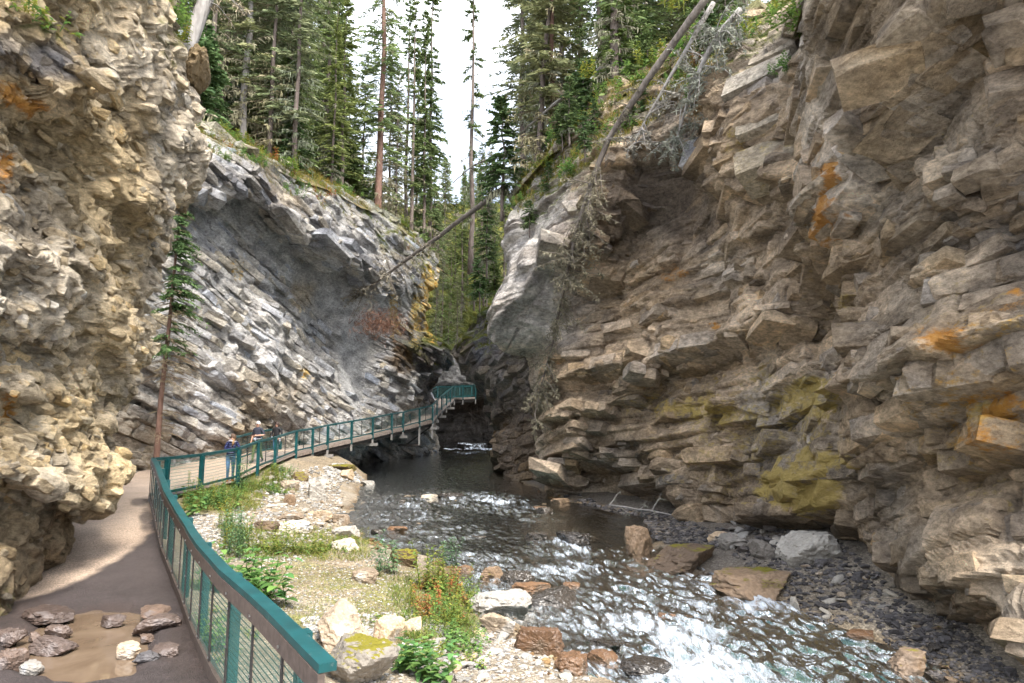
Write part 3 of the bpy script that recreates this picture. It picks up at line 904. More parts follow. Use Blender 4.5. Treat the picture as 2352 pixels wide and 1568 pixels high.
    ub = blobs(px, py, [(2050, 60, 240, 170, .75), (2250, 40, 200, 90, .5), (1980, 330, 80, 120, .6)], nz)[:, None]  # upper near wall painted darker brown for the shade of its overhang
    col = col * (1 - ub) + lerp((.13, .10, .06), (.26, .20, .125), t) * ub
    col = col * np.array((1.14, 1.08, 1.0))
    yel = np.maximum(yel, .42 * np.clip(blobs(px, py, [(1700, 1000, 330, 190, 1), (2230, 900, 230, 330, .9), (1900, 600, 110, 330, .7), (2180, 260, 160, 120, .7), (1760, 330, 110, 130, .6)], nz * .8), 0, 1))
    org = np.maximum(org, .36 * np.clip(blobs(px, py, [(2230, 880, 220, 220, 1), (1900, 480, 80, 220, .9), (1560, 900, 150, 80, .5)], nz), 0, 1))
    moss = np.clip(1.0 * sstep(120, 30, polydist(px, py, [(c[0], c[1]) for c in FC[0][:5]]) + nz * 40) * sstep(1180, 1260, px) + .7 * sstep(50, 0, polydist(px, py, [(c[0], c[1]) for c in FC[0][:7]])) + blobs(px, py, [(1290, 420, 90, 90, .5)], nz), 0, 1)
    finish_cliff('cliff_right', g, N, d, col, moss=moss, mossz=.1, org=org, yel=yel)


build_cliff_right()
clad('cliff_right', 'rock_ledges', 'broken ledges and blocks of the bedded right wall', 7000, (.25, 2.3), 5, keep=lambda px, py, p: (px > 1315) * 1. - .93 * blobs(px, py, [(2200, 200, 170, 120, 1), (1765, 350, 75, 75, .9), (1765, 240, 85, 50, .8), (1235, 640, 80, 150, .9), (1480, 470, 180, 90, .9), (2160, 700, 150, 60, .8), (1850, 1060, 90, 50, .8), (2250, 1090, 120, 110, .9)], p[:, 0] * 0), thick=(.08, .62), ratio=(1.5, 4.6), yaw=.13, tilt=.05, prot=(-.36, .04), vary=.45)


def big_block(px, py, Y, w, h, colr, seed, depth=1.1, roll=0.0, rust=0.0, ochre=0.0):
    """one of the wall's large plain joint blocks, a part of the wall"""
    r = np.random.default_rng(seed)
    V, Fc = block_protos(1, seed, .12)[0]
    V = np.sign(V) * np.abs(V) ** .6                    # squarer
    c = P(px, py, Y); W, H_ = w * Y / F, h * Y / F
    nw = np.array((-.72, -.69, 0.)); nw /= np.linalg.norm(nw)
    a = np.cross(NB, nw); a /= np.linalg.norm(a); b = np.cross(a, NB); b *= np.sign(b @ nw)
    a2 = a * math.cos(roll) + NB * math.sin(roll); up = NB * math.cos(roll) - a * math.sin(roll)
    X = V[:, :1] * a2 * W * .62 + V[:, 1:2] * b * depth / 2 + V[:, 2:3] * up * H_ / 2
    n = len(X)
    me = mesh_np('rock_block', X, Fc, M['cliff'], col=np.broadcast_to(np.array(colr), (n, 3)), attrs={'rust': np.full(n, rust), 'ochre': np.full(n, ochre)})
    o = link('rock_block', me, bpy.data.objects['cliff_right'], loc=tuple(c - b * depth * .30))


TANB = (.47, .40, .30)
for a in ((1757, 362, 18.6, 125, 92, TANB, 1, 1.3, .1, 0, .35), (1765, 268, 18.8, 130, 88, (.45, .39, .31), 2, 1.3, .1, 0, .2), (1735, 180, 19.4, 150, 66, (.44, .40, .34), 3, 1.2, .05), (1780, 120, 19.6, 110, 60, (.42, .37, .30), 4, 1.2),
          (1608, 350, 22.3, 78, 92, (.44, .44, .46), 5, 1.3, .0), (1880, 300, 15.8, 70, 90, (.40, .34, .26), 6, 1.0), (2180, 205, 11.9, 230, 120, (.46, .39, .29), 7, .9, .0, 0, .3),
          (1860, 1075, 18.5, 150, 66, (.48, .42, .30), 10, .8, 0, 0, .8), (1850, 1140, 18.6, 150, 44, (.46, .38, .22), 11, .9, 0, 0, 1.0), (1740, 445, 20.3, 90, 40, (.44, .37, .28), 12, .9, 0, .6),
          (1905, 470, 15.3, 80, 90, (.44, .38, .30), 13, .8, 0, 1.0, .4)):
    big_block(*a)


# dark mossy buttress between the right wall and the narrows
EC = [
    [(1150, 690, 44), (1152, 690, 43), (1175, 680, 41), (1230, 700, 38), (1330, 720, 36)],
    [(1062, 782, 50), (1090, 745, 47), (1150, 725, 43), (1230, 760, 38.5), (1330, 790, 35.5)],
    [(1048, 800, 50), (1085, 800, 46), (1150, 800, 42), (1230, 830, 38), (1330, 860, 35)],
    [(1062, 850, 50), (1100, 855, 46), (1160, 860, 41.5), (1240, 880, 37.5), (1330, 920, 34.5)],
    [(1108, 905, 49), (1140, 910, 45), (1185, 920, 41), (1250, 940, 37), (1330, 980, 34)],
    [(1138, 985, 46), (1160, 985, 43), (1200, 995, 39.5), (1260, 1010, 36), (1330, 1040, 33.5)],
    [(1144, 1055, 42), (1170, 1060, 40), (1210, 1075, 37.5), (1265, 1100, 34.5), (1330, 1120, 32.5)],
    [(1156, 1085, 40.5), (1185, 1095, 39), (1220, 1112, 36.5), (1270, 1130, 34.0), (1330, 1150, 32)],
    [(1160, 1120, 40.5), (1190, 1130, 39), (1225, 1150, 36.5), (1270, 1170, 34.0), (1330, 1190, 32)],
]


def build_buttress():
    ctrl = []
    for row in EC:
        r = [P(*c) for c in row]
        e = r[0]
        ctrl.append([e + np.array((9, 9, 0)), e + np.array((4, 6, 0)), e + np.array((.7, 2.0, 0))] + r)
    g = net(ctrl, 220, 190)
    g, N, cc = relief(g, lambda N: N[110, 110, 0] > 0, lambda p, px, py: (beds(p, 18, [(1.4, 3.0, .30)], .6)[0] + .5 * fbm(p * .3, 271, 4), p[:, 0] * 0))
    p = g.reshape(-1, 3); px, py = proj(p)
    nz = fbm(p * .7, 263, 4)
    d1, c1 = beds(p, 19, [(.5, 1.2, .16), (.2, .5, .07)], .6, mw=.05)
    d = d1
    t = np.clip(.5 + .9 * fbm(p * .5, 281, 4) + .3 * c1, 0, 1)
    col = lerp((.13, .115, .105), (.25, .225, .20), t)
    br = sstep(900, 1010, py + nz * 60)[:, None]
    col = col * (1 - br) + lerp((.19, .145, .105), (.30, .24, .18), t) * br
    gl = blobs(px, py, [(1100, 790, 20, 60, .8), (1130, 770, 20, 60, .6)], nz)[:, None]
    col = col * (1 - gl) + np.array((.24, .24, .28)) * gl
    moss = np.clip(1.2 * sstep(845, 770, py), 0, 1)
    finish_cliff('cliff_buttress', g, N, d, col, moss=moss, mossz=.05)


build_buttress()
clad('cliff_buttress', 'rock_ledges', 'dark ledges of the mossy buttress', 900, (.3, 1.8), 6, thick=(.12, .6), prot=(-.14, .16))


# back of the narrows: the river comes round from behind this wall
def build_narrows():
    rows = [(470, 0, 86), (600, 0, 82), (700, 0, 78), (790, 0, 73), (850, 0, 68.5), (885, 0, 67.5), (905, 0, 70), (935, 0, 76), (970, 0, 78), (1005, 0, 77), (1024, 0, 75), (1060, 0, 75)]
    ctrl = []
    for py, o, Y in rows:
        ctrl.append([P(px, py, Y + q) for px, q in ((800, 14), (900, 8), (960, 5), (1020, 2), (1080, 0), (1140, 1), (1200, 3), (1300, 8))])
    g = net(ctrl, 170, 170)
    g, N, cc = relief(g, lambda N: N[80, 80, 1] > 0, lambda p, px, py: (beds(p, 28, [(1.6, 3.0, .5)], .6)[0] + .6 * fbm(p * .25, 371, 4), p[:, 0] * 0))
    p = g.reshape(-1, 3); px, py = proj(p)
    d1, c1 = beds(p, 29, [(.6, 1.4, .25), (.25, .6, .12)], .6)
    d = d1
    t = np.clip(.5 + .9 * fbm(p * .5, 381, 4) + .3 * c1, 0, 1)
    lo = sstep(878, 892, py)[:, None]  # cave shadow at the foot of the narrows, painted into the wall colour
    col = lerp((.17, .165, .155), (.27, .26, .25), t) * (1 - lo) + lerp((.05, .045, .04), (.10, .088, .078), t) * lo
    up = sstep(830, 790, py)
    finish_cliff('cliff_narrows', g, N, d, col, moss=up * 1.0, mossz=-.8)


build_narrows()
# ================================================================== floor of the canyon
FENCE = [(-1.15, 4.5), (-2.0, 5.8), (-2.84, 7.03), (-3.81, 8.64), (-4.76, 10.3), (-6.44, 13.0), (-8.3, 16.3), (-9.9, 19.1)]
WALK = [(-9.9, 24.5), (-10.3, 27.5), (-10.66, 30.5), (-10.8, 34.0), (-10.6, 36.0), (-10.3, 38.0), (-9.6, 40.5), (-8.8, 43.0), (-8.07, 45.5), (-7.55, 47.0), (-6.7, 49.0), (-5.9, 50.5)]
_fy = np.array([-4, 2] + [q[1] for q in FENCE] + [q[1] for q in WALK[:4]] + [60.])
_fx = np.array([4.1, .45] + [q[0] for q in FENCE] + [q[0] for q in WALK[:4]] + [-11.])


def xfence(Y): return np.interp(Y, _fy, _fx)


_LS = [(onwater(px, py)[1], onwater(px, py)[0]) for px, py in
       [(1000, 1040), (845, 1090), (830, 1110), (800, 1180), (820, 1220), (920, 1270), (1000, 1290), (1060, 1330), (1090, 1390), (1190, 1440), (1230, 1500), (1400, 1568)]]
_LS = [(80, -14.), (60, -13.5), (44, -11.8)] + _LS[1:] + [(8, 3.0), (4, 5.0), (-4, 9.0)]
_RS = [(80, 2.), (60, -.4), (39.4, -.3), (29.5, 2.0), (27, 3.7), (24.5, 4.8), (20, 4.3), (17.4, 3.8), (14.9, 4.65), (14.2, 5.5), (12.8, 5.3), (11.7, 6.3), (10.3, 6.4), (8, 7.4), (4, 9.5), (-4, 13.)]
_LS.sort(); _RS.sort()


def xleft(Y): return np.interp(Y, [a for a, b in _LS], [b for a, b in _LS])
def xright(Y): return np.interp(Y, [a for a, b in _RS], [b for a, b in _RS])


def ground_z(x, Y, raw=False):
    x = np.asarray(x, float); Y = np.asarray(Y, float)
    sh = x.shape
    p = np.stack([x.ravel(), Y.ravel(), np.zeros(x.size)], 1)
    n1 = fbm(p * .45, 401, 3).reshape(sh); n2 = fbm(p * 1.7, 402, 4).reshape(sh)
    zp = zpath(Y); zw = zwat(Y)
    xf, xl, xr = xfence(Y), xleft(Y) + .35 * n1, xright(Y) + .3 * n1
    w = np.maximum(xl - xf, .5)
    t = np.clip((x - xf) / w, 0, 1)
    bank = (zp - .12) + (zw + .02 - (zp - .12)) * (t ** .8 * .75 + .25 * sstep(.6, 1, t)) + .09 * n1 * sstep(0, .25, t) + .05 * n2
    dL = x - xl; dR = xr - x
    inr = np.minimum(dL, dR)
    deep = .15 + .40 * sstep(22, 32, Y) + .10 * sstep(14, 8, Y)
    bed = zw + .02 - deep * sstep(0, 1.2, inr) - .10 * np.clip(inr, 0, 1) + .10 * n2
    rb = zw + .02 + np.clip(-dR, 0, 6) * .20 + .10 * n1 * np.clip(-dR, 0, 1) + .06 * n2
    z = np.where(x < xf, zp - .16, np.where(x < xl, bank, np.where(x < xr, bed, rb)))
    # fade to the undercut under the boardwalk
    return z


def build_ground():
    nr, nc = 400, 360
    Ys = np.concatenate([np.linspace(-6, 3, 20)[:-1], 3 * (95 / 3.) ** np.linspace(0, 1, nr - 19)])
    us = np.linspace(-1.0, 1.0, nc)
    Yg = np.repeat(Ys[:, None], nc, 1)
    Xg = us[None, :] * np.maximum(Yg, 7.0) * .95 + np.where(Yg < 7, 0, 0)
    Z = ground_z(Xg, Yg)
    V = np.stack([Xg, Yg, Z], 2)
    N = normals(V)
    p = V.reshape(-1, 3)
    px, py = proj(np.maximum(p, [-1e9, 2, -1e9]))
    x, Y = p[:, 0], p[:, 1]
    q = p * [1, 1, 0]
    nz = fbm(q * .9, 411, 4); nf = fbm(q * 3.1, 412, 4)
    t = np.clip(.5 + nz + .5 * nf, 0, 1)
    col = lerp((.23, .19, .14), (.36, .315, .255), t)
    soil = sstep(0, .4, fbm(q * .35, 413, 3) + blobs(px, py, [(760, 1330, 260, 70, .9), (800, 1260, 180, 40, .5)], nz))[:, None]
    col = col * (1 - soil) + lerp((.24, .19, .125), (.33, .27, .19), t) * soil
    ol = (blobs(px, py, [(850, 1370, 240, 70, .95), (640, 1290, 120, 70, .8), (700, 1420, 140, 50, .9), (720, 1250, 240, 30, .9), (500, 1150, 110, 50, 1), (560, 1120, 140, 35, 1), (1000, 1420, 100, 80, .9)], nz * 1.2) * np.clip(.65 + nf, 0, 1))[:, None]
    col = col * (1 - ol) + lerp((.13, .125, .035), (.21, .21, .06), t) * ol
    zw = zwat(Y)
    wet = (sstep(.12, -.02, p[:, 2] - zw))[:, None]
    wc = lerp((.12, .075, .035), (.26, .19, .11), np.clip(.5 + 1.2 * vn(q * 2.3, 9) + .4 * nf, 0, 1))
    col = col * (1 - wet) + wc * wet
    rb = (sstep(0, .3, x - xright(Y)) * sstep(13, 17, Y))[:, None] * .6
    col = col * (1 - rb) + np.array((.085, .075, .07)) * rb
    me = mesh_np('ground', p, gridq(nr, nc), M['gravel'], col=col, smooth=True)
    o = link('ground', me); o['kind'] = 'structure'


def gravel_material():
    m, nt, bs = new_mat('gravel_ground')
    tc = nd(nt, 'ShaderNodeTexCoord')
    a = nd(nt, 'ShaderNodeAttribute', attribute_name='Col')
    v1 = nd(nt, 'ShaderNodeTexVoronoi', Scale=16.0); v2 = nd(nt, 'ShaderNodeTexVoronoi', Scale=42.0)
    n1 = nd(nt, 'ShaderNodeTexNoise', Scale=9.0, Detail=6.0)
    for n in (v1, v2, n1): nt.links.new(tc.outputs['Object'], n.inputs['Vector'])
    bw = nd(nt, 'ShaderNodeRGBToBW'); nt.links.new(v2.outputs['Color'], bw.inputs['Color'])
    g2 = ramp(nt, bw.outputs['Val'], [(.2, (.6, .6, .6)), (.7, (1.15, 1.13, 1.1)), (.9, (1.9, 1.9, 1.9))])
    bw1 = nd(nt, 'ShaderNodeRGBToBW'); nt.links.new(v1.outputs['Color'], bw1.inputs['Color'])
    g1 = ramp(nt, bw1.outputs['Val'], [(.2, (.75, .73, .7)), (.8, (1.25, 1.25, 1.25))])
    c = mixc(nt, a.outputs['Color'], g2, .8, 'MULTIPLY'); c = mixc(nt, c, g1, 1.0, 'MULTIPLY')
    nt.links.new(c, bs.inputs['Base Color']); bs.inputs['Roughness'].default_value = .9
    ad = nd(nt, 'ShaderNodeMath', operation='ADD')
    nt.links.new(v1.outputs['Distance'], ad.inputs[0]); nt.links.new(v2.outputs['Distance'], ad.inputs[1])
    bump(nt, bs, ad.outputs[0], .8, -.03)
    return m


M['gravel'] = gravel_material()
build_ground()


# ------------------------------------------------------------------ path with its puddle
PUD = [(60, 1440), (110, 1400), (200, 1386), (300, 1388), (352, 1402), (345, 1440), (338, 1490), (300, 1535), (180, 1548), (60, 1540), (10, 1500), (15, 1455)]
PZ0 = CZ - 2.50


def inpoly(px, py, poly):
    c = np.zeros(len(px), bool)
    n = len(poly)
    for i in range(n):
        (x1, y1), (x2, y2) = poly[i], poly[(i + 1) % n]
        cond = ((y1 > py) != (y2 > py)) & (px < (x2 - x1) * (py - y1) / (y2 - y1 + 1e-12) + x1)
        c ^= cond
    return c


def pathmask(px, py):
    d = polydist(px, py, PUD + PUD[:1])
    s = np.where(inpoly(px, py, PUD), d, -d)
    return s


def path_z(x, Y):
    x = np.asarray(x, float); Y = np.asarray(Y, float); sh = x.shape
    z = zpath(Y)
    p = np.stack([x.ravel(), Y.ravel(), z.ravel()], 1)
    px, py = proj(np.maximum(p, [-1e9, 2, -1e9]))
    m = sstep(-26, 16, pathmask(px, py) + 14 * fbm(p * 2.2 * [1, 1, 0], 431, 3)).reshape(sh)
    q = p * [1, 1, 0]
    n = fbm(q * 1.3, 421, 3).reshape(sh); nf = fbm(q * 7, 422, 3).reshape(sh)
    z = z * (1 - m) + (PZ0 - .055) * m + .018 * n + .008 * nf
    mud = blobs(px, py, [(440, 1470, 60, 90, 1), (370, 1420, 50, 40, .9), (30, 1420, 60, 50, .9), (380, 1520, 80, 40, .8)], np.zeros(len(px))).reshape(sh)
    z = z + mud * .035 * (fbm(q * 9, 423, 3).reshape(sh) + .3)
    return z, m


def build_path():
    nr, nc = 480, 170
    Ys = 2.0 * (36 / 2.) ** np.linspace(0, 1, nr)
    xf = xfence(Ys) + .05
    xl = np.interp(Ys, [0, 9, 14, 20, 36], [-9, -9.5, -12, -19, -19])
    t = np.linspace(0, 1, nc)[None, :] ** .8
    Xg = xl[:, None] * (1 - t) + xf[:, None] * t
    Yg = np.repeat(Ys[:, None], nc, 1)
    Z, m = path_z(Xg, Yg)
    p = np.stack([Xg, Yg, Z], 2).reshape(-1, 3)
    px, py = proj(p)
    q = p * [1, 1, 0]
    nz = fbm(q * 1.2, 441, 4); nf = fbm(q * 5, 442, 3)
    line = np.interp(py, [1090, 1130, 1180, 1225, 1262, 1290, 1330, 1365, 1385, 1400], [420, 390, 345, 318, 300, 262, 190, 90, 0, -400])
    wet = sstep(-14, 22, px - line + 26 * nz + 12 * nf)
    wet = np.maximum(wet, blobs(px, py, [(322, 1155, 24, 12, .7), (335, 1190, 20, 30, .8)], nz))
    wet = wet * sstep(1095, 1140, py)
    t2 = np.clip(.5 + .8 * nz + .4 * nf, 0, 1)
    dry = lerp((.48, .36, .27), (.60, .46, .35), t2)
    w = lerp((.042, .031, .029), (.075, .058, .055), t2)
    mud = np.clip(sstep(.2, .7, m.ravel()) + blobs(px, py, [(440, 1480, 70, 100, 1), (30, 1420, 60, 50, 1), (60, 1390, 80, 25, .8)], nz), 0, 1)[:, None]
    w = w * (1 - mud * .6) + lerp((.035, .024, .02), (.07, .045, .035), t2) * mud * .6
    col = dry * (1 - wet[:, None]) + w * wet[:, None]
    me = mesh_np('path', p, gridq(nr, nc), M['path'], col=col, smooth=True, attrs={'wet': wet})
    o = link('path', me); o['kind'] = 'structure'
    # puddle: a level sheet that the trodden path emerges from
    xs = np.linspace(-7.8, -3.9, 90); ys = np.linspace(6.4, 10.8, 90)
    Xp, Yp = np.meshgrid(xs, ys)
    keep = sstep(-70, -45, pathmask(*proj(np.stack([Xp, Yp, np.full_like(Xp, PZ0)], 2).reshape(-1, 3)))).reshape(Xp.shape)
    Vp = np.stack([Xp, Yp, PZ0 - .012 - .30 * (1 - keep)], 2).reshape(-1, 3)
    me = mesh_np('puddle', Vp, gridq(90, 90), M['puddle'], smooth=True)
    o = link('puddle', me); o['kind'] = 'structure'


def path_material():
    m, nt, bs = new_mat('trodden_path')
    tc = nd(nt, 'ShaderNodeTexCoord')
    a = nd(nt, 'ShaderNodeAttribute', attribute_name='Col'); w = nd(nt, 'ShaderNodeAttribute', attribute_name='wet')
    n1 = nd(nt, 'ShaderNodeTexNoise', Scale=38.0, Detail=6.0, Roughness=.7); n2 = nd(nt, 'ShaderNodeTexNoise', Scale=3.0, Detail=5.0)
    v = nd(nt, 'ShaderNodeTexVoronoi', Scale=70.0)
    for n in (n1, n2, v): nt.links.new(tc.outputs['Object'], n.inputs['Vector'])
    bw = nd(nt, 'ShaderNodeRGBToBW'); nt.links.new(v.outputs['Color'], bw.inputs['Color'])
    c = mixc(nt, a.outputs['Color'], ramp(nt, n1.outputs['Fac'], [(.38, (.66, .66, .66)), (.62, (1.3, 1.3, 1.3))]), 1.0, 'MULTIPLY')
    c = mixc(nt, c, ramp(nt, bw.outputs['Val'], [(.15, (.8, .8, .8)), (.6, (1.05, 1.05, 1.05)), (.85, (1.5, 1.5, 1.5))]), .7, 'MULTIPLY')
    nt.links.new(c, bs.inputs['Base Color'])
    r = nd(nt, 'ShaderNodeMapRange'); r.inputs['To Min'].default_value = .92; r.inputs['To Max'].default_value = .68
    nt.links.new(w.outputs['Fac'], r.inputs['Value']); nt.links.new(r.outputs['Result'], bs.inputs['Roughness'])
    ad = nd(nt, 'ShaderNodeMath', operation='ADD')
    nt.links.new(n1.outputs['Fac'], ad.inputs[0]); nt.links.new(v.outputs['Distance'], ad.inputs[1])
    bump(nt, bs, ad.outputs[0], .8, .022)
    return m


def puddle_material():
    m, nt, bs = new_mat('muddy_puddle')
    tc = nd(nt, 'ShaderNodeTexCoord')
    n1 = nd(nt, 'ShaderNodeTexNoise', Scale=1.6, Detail=5.0); n1.inputs['Distortion'].default_value = 1.2
    n2 = nd(nt, 'ShaderNodeTexNoise', Scale=9.0, Detail=2.0)
    for n in (n1, n2): nt.links.new(tc.outputs['Object'], n.inputs['Vector'])
    c = ramp(nt, n1.outputs['Fac'], [(.3, (.13, .09, .06)), (.7, (.20, .145, .10))])
    nt.links.new(c, bs.inputs['Base Color'])
    bs.inputs['Roughness'].default_value = .06; bs.inputs['IOR'].default_value = 1.33
    bump(nt, bs, n2.outputs['Fac'], .06, .01)
    return m


M['path'] = path_material(); M['puddle'] = puddle_material()
build_path()


# ------------------------------------------------------------------ river
FOAM = [(1560, 1340, 190, 26, .9), (1480, 1420, 190, 40, .8), (1650, 1430, 180, 45, .95), (1700, 1500, 240, 60, 1), (1850, 1545, 240, 50, .9), (1480, 1280, 130, 16, .75), (1290, 1258, 70, 20, 1), (1330, 1310, 150, 18, .7),
        (1520, 1300, 80, 20, .9), (1130, 1330, 80, 22, .5), (1170, 1400, 70, 24, .5), (1100, 1290, 110, 14, .45), (960, 1150, 130, 12, .65), (1100, 1150, 110, 14, .8), (920, 1185, 120, 10, .45), (1180, 1170, 70, 8, .7),
        (1010, 1215, 150, 10, .35), (950, 1240, 130, 10, .4), (1075, 1031, 75, 9, 1), (1090, 1045, 60, 5, .5), (1040, 1035, 30, 5, .6), (1240, 1190, 60, 7, .5), (1000, 1130, 60, 6, .5), (1330, 1225, 60, 8, .4), (1420, 1500, 90, 26, .6),
        (1360, 1540, 120, 22, .6), (1600, 1560, 160, 30, .9), (1960, 1500, 60, 30, .6), (1450, 1360, 120, 26, .7)]


def build_river():
    nr, nc = 600, 260
    Ys = 5.5 * (70 / 5.5) ** np.linspace(0, 1, nr)
    xl, xr = xleft(Ys) - .9, xright(Ys) + .9
    t = np.linspace(0, 1, nc)[None, :]
    Xg = xl[:, None] * (1 - t) + xr[:, None] * t
    Yg = np.repeat(Ys[:, None], nc, 1)
    z0 = zwat(Yg)
    p = np.stack([Xg, Yg, z0], 2).reshape(-1, 3)
    px, py = proj(p)
    q = np.stack([p[:, 0] * 1.5 + .55 * p[:, 1], p[:, 1] * .75, np.zeros(len(p))], 1)
    nz = fbm(q * .8, 501, 4)
    turb = blobs(px, py, [(x, y, rx * 1.25, ry * 1.6, k) for x, y, rx, ry, k in FOAM], nz * .8)
    rough = np.clip(.22 + .85 * turb - .06 * sstep(26, 32, p[:, 1]) * (p[:, 1] < 56), .05, 1)
    ridge = 1 - np.abs(fbm(q * 1.3 + 3, 503, 4)) * 2
    rid2 = 1 - np.abs(fbm(q * 3.4 + 9, 505, 4)) * 2
    z = .13 * rough * (ridge - .4) + .075 * rough * (rid2 - .4) + .010 * fbm(q * 3, 507, 3)
    z += .05 * turb
    fo = fbm(q * 2.1 + 31, 511, 4, .6)
    cl = sstep(-.22, .38, fbm(np.stack([q[:, 0] * .75, q[:, 1] * .55, q[:, 2]], 1) + 5, 521, 3))
    foam = np.clip(turb * (.25 + 1.0 * cl) * (.8 + .38 * ridge * .5 + .6 * fo) + .06 * sstep(30, 10, p[:, 1]), 0, 1)
    p[:, 2] += z
    gz = ground_z(p[:, 0], p[:, 1])
    deep = np.clip((p[:, 2] - gz) / .7, 0, 1) * sstep(14, 30, p[:, 1]) + .27
    me = mesh_np('river', p, gridq(nr, nc), M['water'], smooth=True, attrs={'foam': foam, 'deep': np.clip(deep, 0, 1)})
    o = link('river', me); o['kind'] = 'structure'


def water_material():
    m, nt, bs = new_mat('river_water')
    nt.nodes.remove(bs)
    out = nt.nodes['Material Output']
    L = nt.links.new
    tc = nd(nt, 'ShaderNodeTexCoord'); mp = nd(nt, 'ShaderNodeMapping'); mp.inputs['Scale'].default_value = (2.4, 1.0, 1.0)
    mp.inputs['Rotation'].default_value = (0, 0, R(-14))
    L(tc.outputs['Object'], mp.inputs['Vector'])
    n1 = nd(nt, 'ShaderNodeTexNoise', Scale=3.2, Detail=4.0, Roughness=.62); n1.inputs['Distortion'].default_value = .6
    n2 = nd(nt, 'ShaderNodeTexNoise', Scale=11.0, Detail=4.0, Roughness=.75); n2.inputs['Distortion'].default_value = .8
    L(mp.outputs['Vector'], n1.inputs['Vector']); L(mp.outputs['Vector'], n2.inputs['Vector'])
    bp = nd(nt, 'ShaderNodeBump', Strength=.55, Distance=.08); L(n1.outputs['Fac'], bp.inputs['Height'])
    fr = nd(nt, 'ShaderNodeFresnel', IOR=1.33); L(bp.outputs['Normal'], fr.inputs['Normal'])
    gl = nd(nt, 'ShaderNodeBsdfGlossy', Roughness=.05); L(bp.outputs['Normal'], gl.inputs['Normal'])
    gl.inputs['Color'].default_value = (1, 1, 1, 1)
    tr = nd(nt, 'ShaderNodeBsdfTransparent'); tr.inputs['Color'].default_value = (.64, .84, .83, 1)
    df = nd(nt, 'ShaderNodeBsdfDiffuse'); df.inputs['Color'].default_value = (.06, .17, .19, 1)
    dp = nd(nt, 'ShaderNodeAttribute', attribute_name='deep')
    m0 = nd(nt, 'ShaderNodeMixShader'); L(dp.outputs['Fac'], m0.inputs['Fac']); L(tr.outputs[0], m0.inputs[1]); L(df.outputs[0], m0.inputs[2])
    m1 = nd(nt, 'ShaderNodeMixShader'); L(fr.outputs[0], m1.inputs['Fac']); L(m0.outputs[0], m1.inputs[1]); L(gl.outputs[0], m1.inputs[2])
    fm = nd(nt, 'ShaderNodeAttribute', attribute_name='foam')
    # foam = broken white water, streaked along the flow
    mq = nd(nt, 'ShaderNodeMapping'); mq.inputs['Scale'].default_value = (4.5, 1.0, 1.0); mq.inputs['Rotation'].default_value = (0, 0, R(-20))
    L(tc.outputs['Object'], mq.inputs['Vector'])
    n3 = nd(nt, 'ShaderNodeTexNoise', Scale=1.0, Detail=8.0, Roughness=.72); n3.inputs['Distortion'].default_value = .9
    L(mq.outputs['Vector'], n3.inputs['Vector'])
    th = nd(nt, 'ShaderNodeMath', operation='MULTIPLY_ADD'); L(fm.outputs['Fac'], th.inputs[0]); th.inputs[1].default_value = .37; L(n3.outputs['Fac'], th.inputs[2])
    sq = nd(nt, 'ShaderNodeMapRange', interpolation_type='SMOOTHSTEP'); sq.inputs['From Min'].default_value = .70; sq.inputs['From Max'].default_value = 1.04
    L(th.outputs[0], sq.inputs['Value'])
    wf = nd(nt, 'ShaderNodeBsdfDiffuse'); wf.inputs['Color'].default_value = (.70, .77, .85, 1)
    bf = nd(nt, 'ShaderNodeBump', Strength=.8, Distance=.06); L(n2.outputs['Fac'], bf.inputs['Height']); L(bf.outputs['Normal'], wf.inputs['Normal'])
    m2 = nd(nt, 'ShaderNodeMixShader'); L(sq.outputs[0], m2.inputs['Fac']); L(m1.outputs[0], m2.inputs[1]); L(wf.outputs[0], m2.inputs[2])
    L(m2.outputs[0], out.inputs['Surface'])
    return m


M['water'] = water_material()
build_river()
